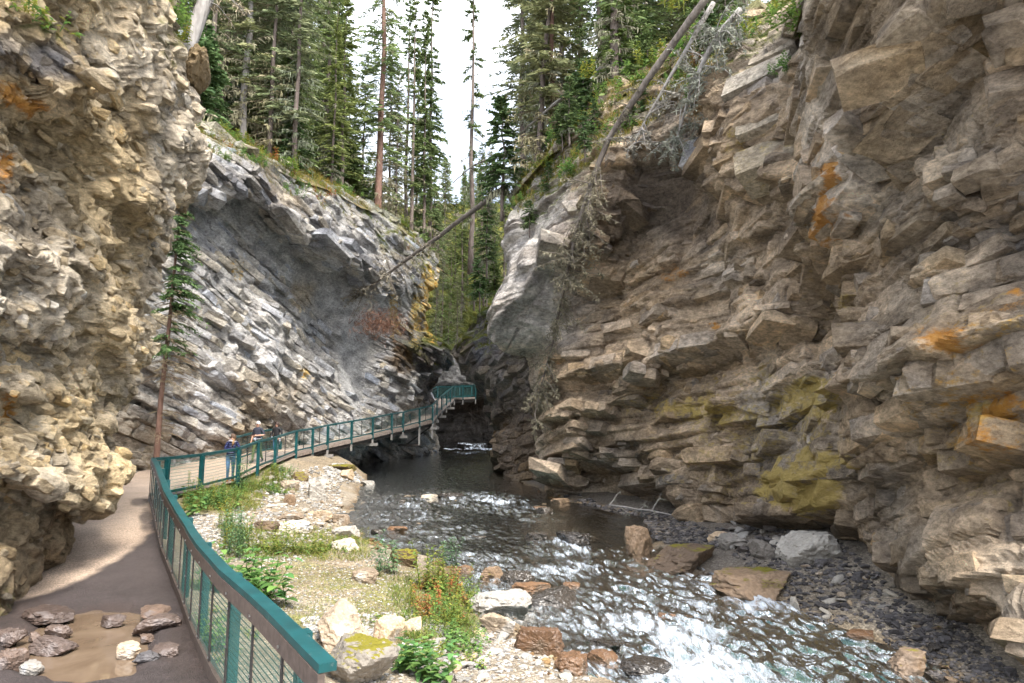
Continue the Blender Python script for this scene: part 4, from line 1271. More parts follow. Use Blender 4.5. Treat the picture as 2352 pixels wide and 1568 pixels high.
# ================================================================== generic mesh collector
class MB:
    def __init__(self): self.v = []; self.f = []; self.n = 0

    def add(self, V, Q):
        V = np.asarray(V, float); self.v.append(V); self.f += [tuple(int(i) + self.n for i in q) for q in Q]; self.n += len(V)
        return self

    def box(self, c, ax, ay, az):
        """box about c with half-axis vectors"""
        c = np.asarray(c, float); ax = np.asarray(ax, float); ay = np.asarray(ay, float); az = np.asarray(az, float)
        V = [c + i * ax + j * ay + k * az for k in (-1, 1) for j in (-1, 1) for i in (-1, 1)]
        return self.add(V, [(0, 2, 3, 1), (4, 5, 7, 6), (0, 1, 5, 4), (2, 6, 7, 3), (0, 4, 6, 2), (1, 3, 7, 5)])

    def sweep(self, pts, w, h, up=(0, 0, 1), off=(0, 0)):
        """rectangular bar along a line; w across, h up, off = (across, up) shift"""
        pts = [np.asarray(q, float) for q in pts]; n = len(pts); up = np.asarray(up, float)
        V = []
        for i, q in enumerate(pts):
            d = pts[min(i + 1, n - 1)] - pts[max(i - 1, 0)]; d = d / np.linalg.norm(d)
            s = np.cross(d, up); s /= np.linalg.norm(s) + 1e-9
            u = np.cross(s, d)
            c = q + s * off[0] + np.array((0, 0, 1.0)) * off[1]
            V += [c - s * w / 2 - u * h / 2, c + s * w / 2 - u * h / 2, c + s * w / 2 + u * h / 2, c - s * w / 2 + u * h / 2]
        Q = []
        for i in range(n - 1):
            a = 4 * i
            Q += [(a + j, a + (j + 1) % 4, a + 4 + (j + 1) % 4, a + 4 + j) for j in range(4)]
        Q += [(3, 2, 1, 0), tuple(4 * (n - 1) + j for j in range(4))]
        return self.add(V, Q)

    def tube(self, pts, rad, k=6, cap=True):
        pts = [np.asarray(q, float) for q in pts]; n = len(pts)
        if np.isscalar(rad): rad = [rad] * n
        V = []; ref = np.array((.31, .77, .55))
        for i, q in enumerate(pts):
            d = pts[min(i + 1, n - 1)] - pts[max(i - 1, 0)]; d = d / (np.linalg.norm(d) + 1e-9)
            if abs(d @ ref) > .95: ref = np.array((1., 0, 0))
            s = np.cross(d, ref); s /= np.linalg.norm(s); u = np.cross(s, d)
            for j in range(k):
                a = 2 * math.pi * j / k
                V.append(q + rad[i] * (math.cos(a) * s + math.sin(a) * u))
        Q = []
        for i in range(n - 1):
            a = k * i
            Q += [(a + j, a + (j + 1) % k, a + k + (j + 1) % k, a + k + j) for j in range(k)]
        if cap: Q += [tuple(range(k - 1, -1, -1)), tuple(k * (n - 1) + j for j in range(k))]
        return self.add(V, Q)

    def mesh(self, name, mat, smooth=False):
        me = bpy.data.meshes.new(name)
        me.from_pydata(np.concatenate(self.v).tolist(), [], self.f)
        me.materials.append(mat)
        if smooth:
            me.polygons.foreach_set('use_smooth', np.ones(len(me.polygons), bool))
        me.update()
        return me

    def build(self, name, mat, parent=None, smooth=False, origin=None):
        o0 = np.asarray(origin if origin is not None else (0, 0, 0), float)
        self.v = [a - o0 for a in self.v]
        o = link(name, self.mesh(name, mat, smooth), parent)
        if parent is None: o.location = o0
        return o


def paint(name, c, rough=.5, var=.15, scale=12., metal=0., bmp=.004, spec=.4):
    m, nt, bs = new_mat(name)
    tc = nd(nt, 'ShaderNodeTexCoord'); n = nd(nt, 'ShaderNodeTexNoise', Scale=scale, Detail=5.0)
    nt.links.new(tc.outputs['Object'], n.inputs['Vector'])
    col = mixc(nt, c, ramp(nt, n.outputs['Fac'], [(.3, (1 - var,) * 3), (.7, (1 + var,) * 3)]), 1.0, 'MULTIPLY')
    nt.links.new(col, bs.inputs['Base Color'])
    bs.inputs['Roughness'].default_value = rough; bs.inputs['Metallic'].default_value = metal
    bs.inputs['Specular IOR Level'].default_value = spec
    bump(nt, bs, n.outputs['Fac'], .4, bmp)
    return m


M['teal'] = paint('teal_paint', (.006, .066, .070), .42, .3, 5.)
def scuff(m, c, thr, sc):
    nt = m.node_tree; bs = nt.nodes['Principled BSDF']
    tc = nd(nt, 'ShaderNodeTexCoord'); n = nd(nt, 'ShaderNodeTexNoise', Scale=sc, Detail=6.0, Roughness=.75); nt.links.new(tc.outputs['Object'], n.inputs['Vector'])
    f = ramp(nt, n.outputs['Fac'], [(thr, (0, 0, 0)), (thr + .06, (.8, .8, .8))])
    old = bs.inputs['Base Color'].links[0].from_socket
    nt.links.new(mixc(nt, old, c, f), bs.inputs['Base Color'])


scuff(M['teal'], (.09, .13, .125), .60, 9.); scuff(M['teal'], (.14, .085, .05), .70, 17.)
M['board'] = paint('brown_board', (.10, .075, .062), .6, .3, 16.)
M['bar'] = paint('dark_bar', (.045, .040, .038), .5)
M['wire'] = paint('green_wire', (.10, .24, .20), .45, .1, 4.)
M['wire_far'] = paint('green_wire_boardwalk', (.05, .15, .14), .5, .1, 4.)
M['bolt'] = paint('steel_bolt', (.5, .5, .5), .3, .05, 5., .9)
M['deck'] = paint('weathered_deck', (.30, .245, .21), .85, .3, 7.)
M['beam'] = paint('dark_beam', (.045, .038, .034), .8, .3, 6.)
M['steel'] = paint('steel_foot', (.33, .31, .29), .6, .2, 6., .2)

# ================================================================== fence along the path
UP = np.array((0, 0, 1.0))


def resample(pts, step):
    pts = np.asarray(pts, float)
    s = np.concatenate([[0], np.cumsum(np.linalg.norm(np.diff(pts, axis=0), axis=1))])
    n = max(2, int(round(s[-1] / step)) + 1)
    t = np.linspace(0, s[-1], n)
    return np.stack([np.interp(t, s, pts[:, k]) for k in range(pts.shape[1])], 1)


def grnd(q): return np.array((q[0], q[1], float(zpath(q[1]))))


def wire_panel(a, b, z0, z1, dv, dh, w, along=None):
    """ribbons of a welded wire panel between two feet a, b"""
    mb = MB()
    a = np.asarray(a, float); b = np.asarray(b, float)
    L = np.linalg.norm(b - a); d = (b - a) / L
    s = np.cross(d, UP); s /= np.linalg.norm(s)
    V = []; Q = []
    nv = max(2, int(L / dv))
    for i in range(nv):
        c = a + (b - a) * (i + .5) / nv
        k = len(V)
        V += [c - d * w / 2 + UP * z0, c + d * w / 2 + UP * z0, c + d * w / 2 + UP * z1, c - d * w / 2 + UP * z1]; Q.append((k, k + 1, k + 2, k + 3))
    nh = max(2, int((z1 - z0) / dh))
    for i in range(nh + 1):
        z = z0 + (z1 - z0) * i / nh
        k = len(V); o = s * .004
        V += [a + UP * (z - w / 2) + o, b + UP * (z - w / 2) + o, b + UP * (z + w / 2) + o, a + UP * (z + w / 2) + o]; Q.append((k, k + 1, k + 2, k + 3))
    return mb.add(V, Q)


def build_fence():
    pts = resample([grnd(q) for q in FENCE], .45)
    for q in pts: q[2] = zpath(q[1])
    o0 = pts[0].copy()
    root = empty('mesh_fence', tuple(o0))
    tag(root, 'teal and brown fence with wire mesh running down the path beside the puddle', 'fence', 'railings')
    top = [q + UP * 1.10 for q in pts]
    MB().sweep(top, .115, .055).build('top_rail', M['teal'], root, origin=o0)
    MB().sweep([q + UP * 1.0 for q in pts], .045, .135, off=(-.04, 0)).build('rail_board', M['board'], root, origin=o0)
    MB().sweep([q + UP * .06 for q in pts], .06, .13, off=(-.02, 0)).build('bottom_board', M['board'], root, origin=o0)
    n = len(pts)
    bt = MB()
    for i in range(0, n, 2):                       # thin vertical bars, a mesh panel in each bay
        q = pts[i]; d = pts[min(i + 1, n - 1)] - pts[max(i - 1, 0)]; d /= np.linalg.norm(d); s = np.cross(d, UP)
        MB().box(q - s * .035 + UP * .54, d * .018, s * .008, UP * .44).build('bar', M['bar'], root, origin=o0)
        for z in (.16, .50, .84, .98):
            bt.box(q - s * (.047 if z < .9 else .07) + UP * z, d * .009, s * .006, UP * .009)
        if i + 2 < n:
            e = pts[i + 2]
            wire_panel(q - s * .02, e - s * .02, .12, .94, .032, .05, .0135).build('wire_panel', M['wire'], root, origin=o0)
    bt.build('bolt', M['bolt'], root, origin=o0)['kind'] = 'stuff'
    for i in range(2, n, 5):
        q = pts[i]; d = pts[min(i + 1, n - 1)] - pts[max(i - 1, 0)]; d /= np.linalg.norm(d); s = np.cross(d, UP)
        MB().box(q + s * .115 + UP * .41, d * .055, s * .05, UP * .655).build('post', M['teal'], root, origin=o0)


build_fence()

WPX = [(542, 1102, 24.5), (588, 1078, 27.5), (628, 1062, 30.5), (677, 1041, 34.0), (715, 1032, 36.0), (750, 1022, 38.0), (805, 1010, 40.5), (854, 999, 43.0), (898, 988, 45.5), (924, 983, 47.0), (962, 973, 49.0), (992, 965, 50.5)]
WP = [P(*q) for q in WPX]
W2 = [P(992, 965, 50.5), P(1002, 952, 53), P(1013, 940, 55.5), P(1024, 930, 58), P(1033, 922, 60), P(1042, 914, 62)]
W3 = [P(1042, 914, 62), P(1063, 912.5, 62.2), P(1092, 911, 62.5)]


def rail_run(root, o0, pts, post_i, h=1.08, wm=True, dv=.10, mid=True, postw=.055, down=.0, mat='wire_far'):
    MB().sweep([q + UP * h for q in pts], .10, .08).build('top_rail', M['teal'], root, origin=o0)
    MB().sweep([q + UP * .12 for q in pts], .05, .07).build('bottom_rail', M['teal'], root, origin=o0)
    for i in post_i:
        q = pts[i]; d = pts[min(i + 1, len(pts) - 1)] - pts[max(i - 1, 0)]; d[2] = 0; d /= np.linalg.norm(d); s = np.cross(d, UP)
        MB().box(q + UP * ((h - .02 - down) / 2) + s * .06, d * postw, s * postw, UP * ((h - .02 + down) / 2)).build('post', M['teal'], root, origin=o0)
    for a, b in zip(pts[:-1], pts[1:]):
        if mid and np.linalg.norm(b - a) > 1.3:
            m = (a + b) / 2; d = b - a; d[2] = 0; d /= np.linalg.norm(d); s = np.cross(d, UP)
            MB().box(m + UP * .56, d * .018, s * .015, UP * .44).build('bar', M['bar'], root, origin=o0)
        if wm: wire_panel(a, b, .16, 1.02, dv, .09, .012).build('wire_panel', M[mat], root, origin=o0)


def build_short_fence():
    a = np.array((FENCE[-1][0], FENCE[-1][1], 0)); b = WP[0]
    pts = []
    for t in (0, .12, .5, 1):
        q = a * (1 - t) + b * t; q[2] = float(zpath(q[1])) if t < 1 else b[2]
        pts.append(q)
    pts[0][2] += .02
    root = empty('mesh_fence', tuple(pts[0]))
    tag(root, 'short teal mesh fence between the path corner and the leaning woman in blue', 'fence', 'railings')
    rail_run(root, pts[0], pts, [1, 2, 3], mid=False, dv=.07, postw=.06, mat='wire')


build_short_fence()


def build_boardwalk():
    o0 = WP[0].copy()
    root = empty('boardwalk', tuple(o0))
    tag(root, 'weathered boardwalk with teal railings climbing along the grey rock wall', 'boardwalk')
    run = WP + W2[1:] + W3[1:]
    wid = 1.75

    def side(pts, w):
        out = []
        for i, q in enumerate(pts):
            d = pts[min(i + 1, len(pts) - 1)] - pts[max(i - 1, 0)]; d[2] = 0; d /= np.linalg.norm(d)
            s = np.cross(d, UP)
            out.append(q - s * w)
        return out
    mid = side(run, wid / 2)
    # planks: one board after another, each a little uneven
    ln = resample(mid[2:], .28)
    rng = random.Random(4)
    for i in range(len(ln) - 1):
        c = (ln[i] + ln[i + 1]) / 2; d = ln[i + 1] - ln[i]; L = np.linalg.norm(d); d /= L
        s = np.cross(d, UP); s /= np.linalg.norm(s); u = np.cross(s, d)
        if i == 0:
            pl = MB().box((0, 0, 0), (.13, 0, 0), (0, wid / 2 + .05, 0), (0, 0, .03)).mesh('plank', M['deck'])
        o = link('plank', pl, root)
        mt = Matrix(((d[0], -s[0], u[0]), (d[1], -s[1], u[1]), (d[2], -s[2], u[2]))).to_4x4()
        mt.translation = Vector(c - o0 - u * (.035 + rng.uniform(0, .006)))
        o.matrix_local = mt @ Matrix.Diagonal((L / .28, 1, 1, 1))
    for w_ in (.06, wid - .06):
        MB().sweep([q - UP * .24 for q in side(run[3:], w_)], .10, .32).build('beam', M['beam'], root, origin=o0)
    MB().sweep([q - UP * .10 for q in side(run[3:], -.06)], .04, .17).build('edge_board', M['deck'], root, origin=o0)
    # railing towards the river
    rail_run(root, o0, run, range(0, len(run)), dv=.11, down=.25)
    # steel feet and brackets under the posts
    for i in range(3, len(run)):
        q = run[i]
        d = run[min(i + 1, len(run) - 1)] - run[i - 1]; d[2] = 0; d /= np.linalg.norm(d); s = np.cross(d, UP)
        MB().box(q + s * .06 - UP * .42, d * .045, s * .045, UP * .22).build('post_foot', M['steel'], root, origin=o0)
        if i % 2 == 1 and i < 17:
            MB().box(q - s * .75 - UP * .58, d * .07, s * 1.15, UP * .09).build('cross_beam', M['steel'], root, origin=o0)
    # long props down to the rock
    for i, h in ((10, 1.1), (11, .9)):
        q = run[i]
        MB().box(q - UP * (.4 + h / 2) + np.array((.05, 0, 0)), (.06, 0, 0), (0, .06, 0), UP * h / 2).build('prop', M['steel'], root, origin=o0)
    q = run[10] - UP * 1.5
    MB().sweep([q + np.array((.15, 0, 0)), q + np.array((-2.6, .6, 0))], .14, .16).build('brace', M['beam'], root, origin=o0)
    MB().sweep([run[11] - UP * .4, q + np.array((-1.2, 1.2, -.1))], .10, .12).build('brace', M['beam'], root, origin=o0)
    # railing on the rock side, broken where the wall closes in
    far = side(run, wid)
    rail_run(root, o0, [q + 0 for q in far[2:8]], range(0, 6), dv=.14, mid=True)
    rail_run(root, o0, [q + 0 for q in far[10:]], range(0, len(far[10:])), dv=.14, mid=False)


build_boardwalk()
# ================================================================== forest floor above the walls
BD = np.array((.33, .944))
_bt = sorted([(float(BD @ q[:2]), q[2]) for q in [bwall(px, py, o) for (px, py), o in zip(B_TOP, B_OFF[0])]])


def hill_left_z(x, y):
    s = BD[0] * x + BD[1] * y; b = BC - .9 - (BN[0] * x + BN[1] * y)
    ze = np.interp(s, [q[0] for q in _bt], [q[1] for q in _bt])
    return ze - .35 + .72 * np.clip(b, -1, 22) + .35 * np.clip(b - 22, 0, 99)


def hl(px, b, py_guess=350):
    """spot on the left slope b metres behind the rim, seen at px"""
    q = bwall(px, py_guess, -.9 - b)
    return np.array((q[0], q[1], float(hill_left_z(q[0], q[1]))))


_rt = [P(*c) for c in FC[0][:7]]
RD = (_rt[5] - _rt[0])[:2]; RD = RD / np.linalg.norm(RD)
RN = np.array((-RD[1], RD[0])) * (1 if -RD[1] > 0 else -1)          # away from the river
_rs = sorted([(float(RD @ q[:2]), q[2], float(RN @ q[:2])) for q in _rt])


def hill_right_z(x, y):
    s = RD[0] * x + RD[1] * y
    c = np.interp(s, [q[0] for q in _rs], [q[2] for q in _rs]); ze = np.interp(s, [q[0] for q in _rs], [q[1] for q in _rs])
    b = RN[0] * x + RN[1] * y - c
    return ze - .3 + .8 * np.clip(b, -2, 10) + .4 * np.clip(b - 10, 0, 99)


def hr(px, b):
    """spot on the right slope b metres behind the rim, seen at px"""
    u = (px - 1176.) / F
    best = None
    for Y in np.linspace(15, 70, 400):
        x = u * Y * 1.02
        s = RD[0] * x + RD[1] * Y
        c = np.interp(s, [q[0] for q in _rs], [q[2] for q in _rs])
        bb = RN[0] * x + RN[1] * Y - c
        if bb >= b: best = (x, Y); break
    x, Y = best or (u * 60, 60)
    return np.array((x, Y, float(hill_right_z(x, Y))))


def slope_mesh(name, Xg, Yg, Z, seed):
    p = np.stack([Xg, Yg, Z], 2)
    nr, nc = Xg.shape
    f = p.reshape(-1, 3)
    n = fbm(f * .5, seed, 4)
    f = f + np.array((0, 0, 1)) * (.35 * n)[:, None]
    t = np.clip(.5 + fbm(f * .6 + 3, seed + 3, 4) * 1.2, 0, 1); t2 = np.clip(.5 + 1.3 * fbm(f * 1.7, seed + 5, 3), 0, 1)
    col = lerp((.17, .115, .06), (.13, .13, .04), t) * (.75 + .5 * t2[:, None])
    me = mesh_np(name, f, gridq(nr, nc), M['gravel'], col=col, smooth=True)
    o = link(name, me); o['kind'] = 'structure'


def build_hills():
    s = np.linspace(10, 53, 130); b = np.concatenate([[-.4], np.linspace(0, 6, 40), np.linspace(6.5, 70, 40)])
    S, B_ = np.meshgrid(s, b)
    k = BC - .9 - B_
    X = BN[0] * k + BD[0] * S; Y = BN[1] * k + BD[1] * S
    slope_mesh('hillside_left', X, Y, hill_left_z(X, Y), 601)
    s0, s1 = _rs[0][0], _rs[-1][0]
    s = np.linspace(min(s0, s1) + .8, max(s0, s1) - .5, 90); b = np.concatenate([np.linspace(-.3, 5, 30), np.linspace(5.5, 60, 40)])
    S, B_ = np.meshgrid(s, b)
    c = np.interp(S, [q[0] for q in _rs], [q[2] for q in _rs]) + B_
    X = RN[0] * c + RD[0] * S; Y = RN[1] * c + RD[1] * S
    slope_mesh('hillside_right', X, Y, hill_right_z(X, Y), 621)
    x = np.linspace(-90, 90, 70); y = np.linspace(76, 190, 50)
    X, Y = np.meshgrid(x, y)
    Z = CZ + 4 + .30 * (Y - 76) + np.abs(X) * .25
    slope_mesh('hillside_far', X, Y, Z, 641)


build_hills()


# ================================================================== conifers
def foliage_material(name, tr=.25, var=.35):
    m, nt, bs = new_mat(name)
    a = nd(nt, 'ShaderNodeAttribute', attribute_name='Col'); oi = nd(nt, 'ShaderNodeObjectInfo')
    tc = nd(nt, 'ShaderNodeTexCoord'); n = nd(nt, 'ShaderNodeTexNoise', Scale=.9, Detail=4.0)
    nt.links.new(tc.outputs['Object'], n.inputs['Vector'])
    c = mixc(nt, a.outputs['Color'], ramp(nt, oi.outputs['Random'], [(0, (.80, .92, .85)), (.5, (1, 1, 1)), (1, (1.2, 1.08, .85))]), 1.0, 'MULTIPLY')
    c = mixc(nt, c, ramp(nt, n.outputs['Fac'], [(.3, (1 - var, 1 - var, 1 - var)), (.7, (1 + var, 1 + var, 1 + var * .8))]), 1.0, 'MULTIPLY')
    nt.links.new(c, bs.inputs['Base Color']); bs.inputs['Roughness'].default_value = .75
    bs.inputs['Specular IOR Level'].default_value = .2
    tl = nd(nt, 'ShaderNodeBsdfTranslucent'); nt.links.new(c, tl.inputs['Color'])
    mx = nd(nt, 'ShaderNodeMixShader'); mx.inputs['Fac'].default_value = tr
    out = nt.nodes['Material Output']
    nt.links.new(bs.outputs[0], mx.inputs[1]); nt.links.new(tl.outputs[0], mx.inputs[2]); nt.links.new(mx.outputs[0], out.inputs['Surface'])
    return m


M['needles'] = foliage_material('conifer_needles', .2)
M['twigs'] = foliage_material('dead_twigs', .05, .2)
M['leaves'] = foliage_material('broad_leaves', .35, .2)


def bark_material(name, a, b, sc=6.):
    m, nt, bs = new_mat(name)
    tc = nd(nt, 'ShaderNodeTexCoord'); mp = nd(nt, 'ShaderNodeMapping'); mp.inputs['Scale'].default_value = (1, 1, .25)
    nt.links.new(tc.outputs['Object'], mp.inputs['Vector'])
    n = nd(nt, 'ShaderNodeTexNoise', Scale=sc, Detail=6.0, Roughness=.7); v = nd(nt, 'ShaderNodeTexVoronoi', Scale=sc * 2.2)
    nt.links.new(mp.outputs['Vector'], n.inputs['Vector']); nt.links.new(mp.outputs['Vector'], v.inputs['Vector'])
    nt.links.new(ramp(nt, n.outputs['Fac'], [(.3, a), (.7, b)]), bs.inputs['Base Color']); bs.inputs['Roughness'].default_value = .9
    bump(nt, bs, v.outputs['Distance'], .8, .03)
    return m


M['bark'] = bark_material('spruce_bark', (.10, .075, .062), (.24, .195, .17))
M['bark_pale'] = bark_material('grey_bark', (.20, .18, .165), (.38, .36, .34))
M['bark_dead'] = bark_material('dead_bark', (.085, .07, .06), (.21, .18, .155), 5.)
M['bark_red'] = bark_material('red_bark', (.13, .07, .05), (.28, .17, .13), 7.)


class Ribbons:
    """many thin two-segment blades collected as one foliage mesh"""
    def __init__(self): self.V = []; self.C = []

    def add(self, a, m, b, w, c):
        """a, m, b: (n,3) root, middle, tip; w (n,) width; c (n,3) colour"""
        d = b - a; L = np.linalg.norm(d, axis=1, keepdims=True) + 1e-9
        r = RNG.normal(size=a.shape)
        s = np.cross(d / L, r); s /= np.linalg.norm(s, axis=1, keepdims=True) + 1e-9
        s = s * w[:, None] * .5
        self.V.append(np.stack([a - s * .5, a + s * .5, m + s, m - s, b + s * .25, b - s * .25], 1))
        self.C.append(np.repeat(c[:, None, :], 6, 1))

    def mesh(self, name, mat):
        V = np.concatenate(self.V); C = np.concatenate(self.C)
        n = len(V); i = np.arange(n)[:, None] * 6
        Q = np.concatenate([i + [0, 1, 2, 3], i + [3, 2, 4, 5]])
        return mesh_np(name, V.reshape(-1, 3), Q, mat, col=C.reshape(-1, 3))


RNG = np.random.default_rng(7)


def conifer(H=20, r0=.22, crown0=.25, Lmax=2.2, green=.7, dens=1.0, seed=1, lean=(0, 0), gcol=((.11, .17, .07), (.26, .32, .13)), tuft=False, tip=.15, top_green=1.0, drop=.35):
    """returns trunk, needle and twig meshes; green = share of living twigs low in the crown"""
    global RNG
    RNG = np.random.default_rng(seed)
    lx, ly = lean
    wob = RNG.uniform(-.12, .12, (8, 2))

    def ctr(z):
        t = z / H
        return np.stack([lx * z + np.interp(t, np.linspace(0, 1, 8), wob[:, 0]), ly * z + np.interp(t, np.linspace(0, 1, 8), wob[:, 1]), z], -1)
    zz = np.linspace(-1.2, H, 14)
    tm = MB().tube([ctr(np.array(z)) for z in zz], [max(.015, r0 * (1 - max(z, 0) / H) ** .85 * (1.25 if z < .3 else 1)) for z in zz], 8)
    Rn, Rt = Ribbons(), Ribbons()
    nb = int(H * (1 - crown0 * .5) * 7.5 * dens)
    z = H * (crown0 * .25 + (1 - crown0 * .25) * RNG.random(nb) ** 1.05)
    z = np.minimum(z, H * .985)
    rel = (z / H - crown0) / (1 - crown0)                     # <0 below the living crown
    prof = np.where(rel > 0, (1 - rel) ** .62 * (.55 + .45 * np.minimum(1, rel * 4 + .4)), .55)
    L = Lmax * prof * RNG.uniform(.55, 1.15, nb) + tip
    az = RNG.uniform(0, 2 * math.pi, nb)
    dead = RNG.random(nb) > np.where(rel < 0, .06, green + (top_green - green) * np.clip(rel * 1.6, 0, 1))
    elev = np.where(rel > .7, .35, -.05) + RNG.normal(0, .12, nb)
    dirv = np.stack([np.cos(az), np.sin(az), np.zeros(nb)], 1)
    side = np.stack([-np.sin(az), np.cos(az), np.zeros(nb)], 1)
    root = ctr(z)

    def at(t):                                             # points along every branch, t (nb,) or scalar
        t = np.broadcast_to(t, (nb,))
        return root + dirv * (L * t)[:, None] + np.array((0, 0, 1.)) * (L * (elev * t - drop * t * t + .12 * t ** 3))[:, None]
    # woody branch blades
    for dm in (False, True):
        m = dead == dm
        if m.any():
            wc = np.where(RNG.random((m.sum(), 1)) < .5, (.13, .115, .095), (.20, .19, .165))
            (Rt).add(root[m], at(.5)[m], at(.98)[m], np.full(m.sum(), .035) * (1 if not tuft else .8), wc)
    nt_ = 15
    for k in range(nt_):
        t = (k + RNG.random(nb)) / nt_ * .92 + .10
        for sgn in (-1, 1):
            keep = RNG.random(nb) < np.where(dead, .55, .95) * (np.clip(L, .3, 1.2) / 1.2) ** .3
            ang = RNG.uniform(.5, 1.15, nb)
            ln = (.10 + .34 * L * (1 - t * .75)) * RNG.uniform(.5, 1.1, nb) * np.where(dead, .8, 1.0)
            ln = np.minimum(ln, .75)
            a = at(np.minimum(t, 1))
            dv = dirv * np.cos(ang)[:, None] + side * (sgn * np.sin(ang))[:, None]
            sag = np.where(dead, .55, .28) * ln
            b = a + dv * ln[:, None] - np.array((0, 0, 1.)) * sag[:, None]
            mid = (a + b) / 2 + np.array((0, 0, 1.)) * (sag * .22)[:, None]
            g = keep & ~dead
            if g.any():
                u = RNG.random((g.sum(), 1))
                c = np.array(gcol[0]) * (1 - u) + np.array(gcol[1]) * u
                Rn.add(a[g], mid[g], b[g], RNG.uniform(.06, .13, g.sum()), c)
                if tuft:
                    o = RNG.normal(0, .06, (g.sum(), 3))
                    Rn.add(a[g] + o, mid[g] + o, b[g] + o * 2, RNG.uniform(.05, .10, g.sum()), c * .9)
            dd = keep & dead
            if dd.any():
                u = RNG.random((dd.sum(), 1))
                c = np.array((.16, .15, .115)) * (1 - u) + np.array((.34, .33, .25)) * u
                Rt.add(a[dd], mid[dd], b[dd], RNG.uniform(.025, .065, dd.sum()), c)
                # beard lichen hanging straight down
                h = dd & (RNG.random(nb) < .5)
                if h.any():
                    aa = mid[h]; ll = RNG.uniform(.12, .38, h.sum())[:, None]
                    bb = aa - np.array((0, 0, 1.)) * ll + RNG.normal(0, .04, aa.shape)
                    Rt.add(aa, (aa + bb) / 2 + RNG.normal(0, .02, aa.shape), bb, RNG.uniform(.03, .06, h.sum()), np.broadcast_to(np.array((.31, .31, .22)), aa.shape))
    # leader
    for k in range(30):
        zz_ = H - RNG.random(1) * 1.0
        a = ctr(zz_); az_ = RNG.uniform(0, 6.28)
        d = np.array((math.cos(az_), math.sin(az_), .5)) * (.10 + .35 * (H - zz_[0]))
        Rn.add(a, a + d * .5, a + d, np.array([.06]), np.array([gcol[1]]) * .8)
    trunk = tm.mesh('trunk', M['bark'], True)
    return trunk, Rn.mesh('crown', M['needles']), Rt.mesh('dead_branches', M['twigs'])


KINDS = {}
_grey = ((.15, .18, .10), (.31, .33, .18))
KINDS['dense'] = [conifer(22, .20, .10, 2.5, .8, 1.45, 11), conifer(24, .22, .12, 2.7, .75, 1.4, 12), conifer(17, .17, .08, 2.3, .85, 1.5, 13)]
KINDS['lichen'] = [conifer(24, .22, .16, 2.7, .48, 1.8, 21, gcol=_grey), conifer(26, .20, .18, 2.5, .44, 1.8, 22, gcol=_grey), conifer(21, .17, .12, 2.4, .5, 1.9, 23, gcol=_grey)]
KINDS['tall'] = [conifer(30, .30, .14, 3.1, .72, 1.3, 31), conifer(28, .26, .18, 2.6, .62, 1.3, 32)]
KINDS['thin'] = [conifer(27, .20, .25, 1.15, .45, .62, 41, tuft=True), conifer(25, .17, .18, 1.0, .55, .8, 42, tuft=True)]
KINDS['spire'] = [conifer(24, .17, .10, 1.25, .9, 1.25, 51, tuft=True), conifer(20, .14, .08, 1.15, .92, 1.25, 52, tuft=True)]
KINDS['young'] = [conifer(4.2, .06, .05, 1.25, .95, 3.0, 61, tip=.1, gcol=((.075, .13, .055), (.17, .235, .095))), conifer(3.0, .05, .02, 1.0, .95, 3.6, 62, tip=.1, gcol=((.075, .13, .055), (.17, .235, .095)))]


def tree(kind, v, loc, label, group, s=1.0, rz=None, bark=None, tilt=(0, 0), name='spruce_tree'):
    tr, cr, dd = KINDS[kind][v % len(KINDS[kind])]
    root = empty(name, tuple(loc), 0)
    rng = random.Random(int(loc[0] * 977 + loc[1] * 131))
    root.rotation_euler = (tilt[1], tilt[0], rng.uniform(0, 6.28) if rz is None else rz)
    root.scale = (s, s, s * rng.uniform(.94, 1.08))
    t = link('trunk', tr, root)
    if bark:
        key = tr.name + bark
        if key not in BARKED:
            b = tr.copy(); b.materials[0] = M[bark]; BARKED[key] = b
        t.data = BARKED[key]
    c = link('crown', cr, root); link('dead_branches', dd, root)
    tag(root, label, 'tree', group)
    return root


BARKED = {}
GL, GR, GC = 'conifers on the slope over the grey wall', 'conifers on the rim of the right wall', 'conifers up the valley'
# trunks that can be told apart on the left slope
tree('lichen', 0, hl(556, 4.0), 'conifer with pale straight bare lower trunk on the slope over the grey wall', GL, 1.05, bark='bark_pale')
tree('lichen', 1, hl(537, 9.0), 'slender lichen-hung conifer behind the pale-trunked one', GL, 1.0, bark='bark_pale')
tree('lichen', 2, hl(677, 1.2), 'lichen-draped conifer rooted at the very rim of the grey wall', GL, 1.0)
tree('lichen', 2, hl(618, 2.6), 'lichen-hung conifer between the pale trunk and the rim conifer', GL, .95)
tree('dense', 1, hl(658, 6.0), 'dark-trunked conifer behind the rim conifer', GL, 1.0)
tree('lichen', 0, hl(590, 7.5), 'lichen-grey conifer crowded behind the pale trunk', GL, .9)
tree('dense', 2, hl(786, 3.5), 'bushy green conifer with foliage nearly to the ground on the slope', GL, .95)
tree('dense', 0, hl(745, 6.5), 'tall full green conifer edging the open sky', GL, 1.15)
tree('tall', 0, hl(874, 2.0), 'tallest conifer with thick reddish straight trunk at the end of the grey wall', GL, 1.0, bark='bark_red')
tree('dense', 1, hl(505, 6.0), 'broad conifer behind the leaning grey trunk', GL, 1.0)
tree('lichen', 1, hl(470, 5.0), 'lichen conifer close behind the left rock corner', GL, .9)
_r = random.Random(3)
for i in range(34):
    px = _r.uniform(420, 780); b = _r.uniform(9, 34)
    tree(_r.choice(['dense', 'dense', 'lichen', 'lichen', 'tall']), i, hl(px, b), 'conifer deep in the dense stand on the slope over the grey wall', GL, _r.uniform(.8, 1.1))
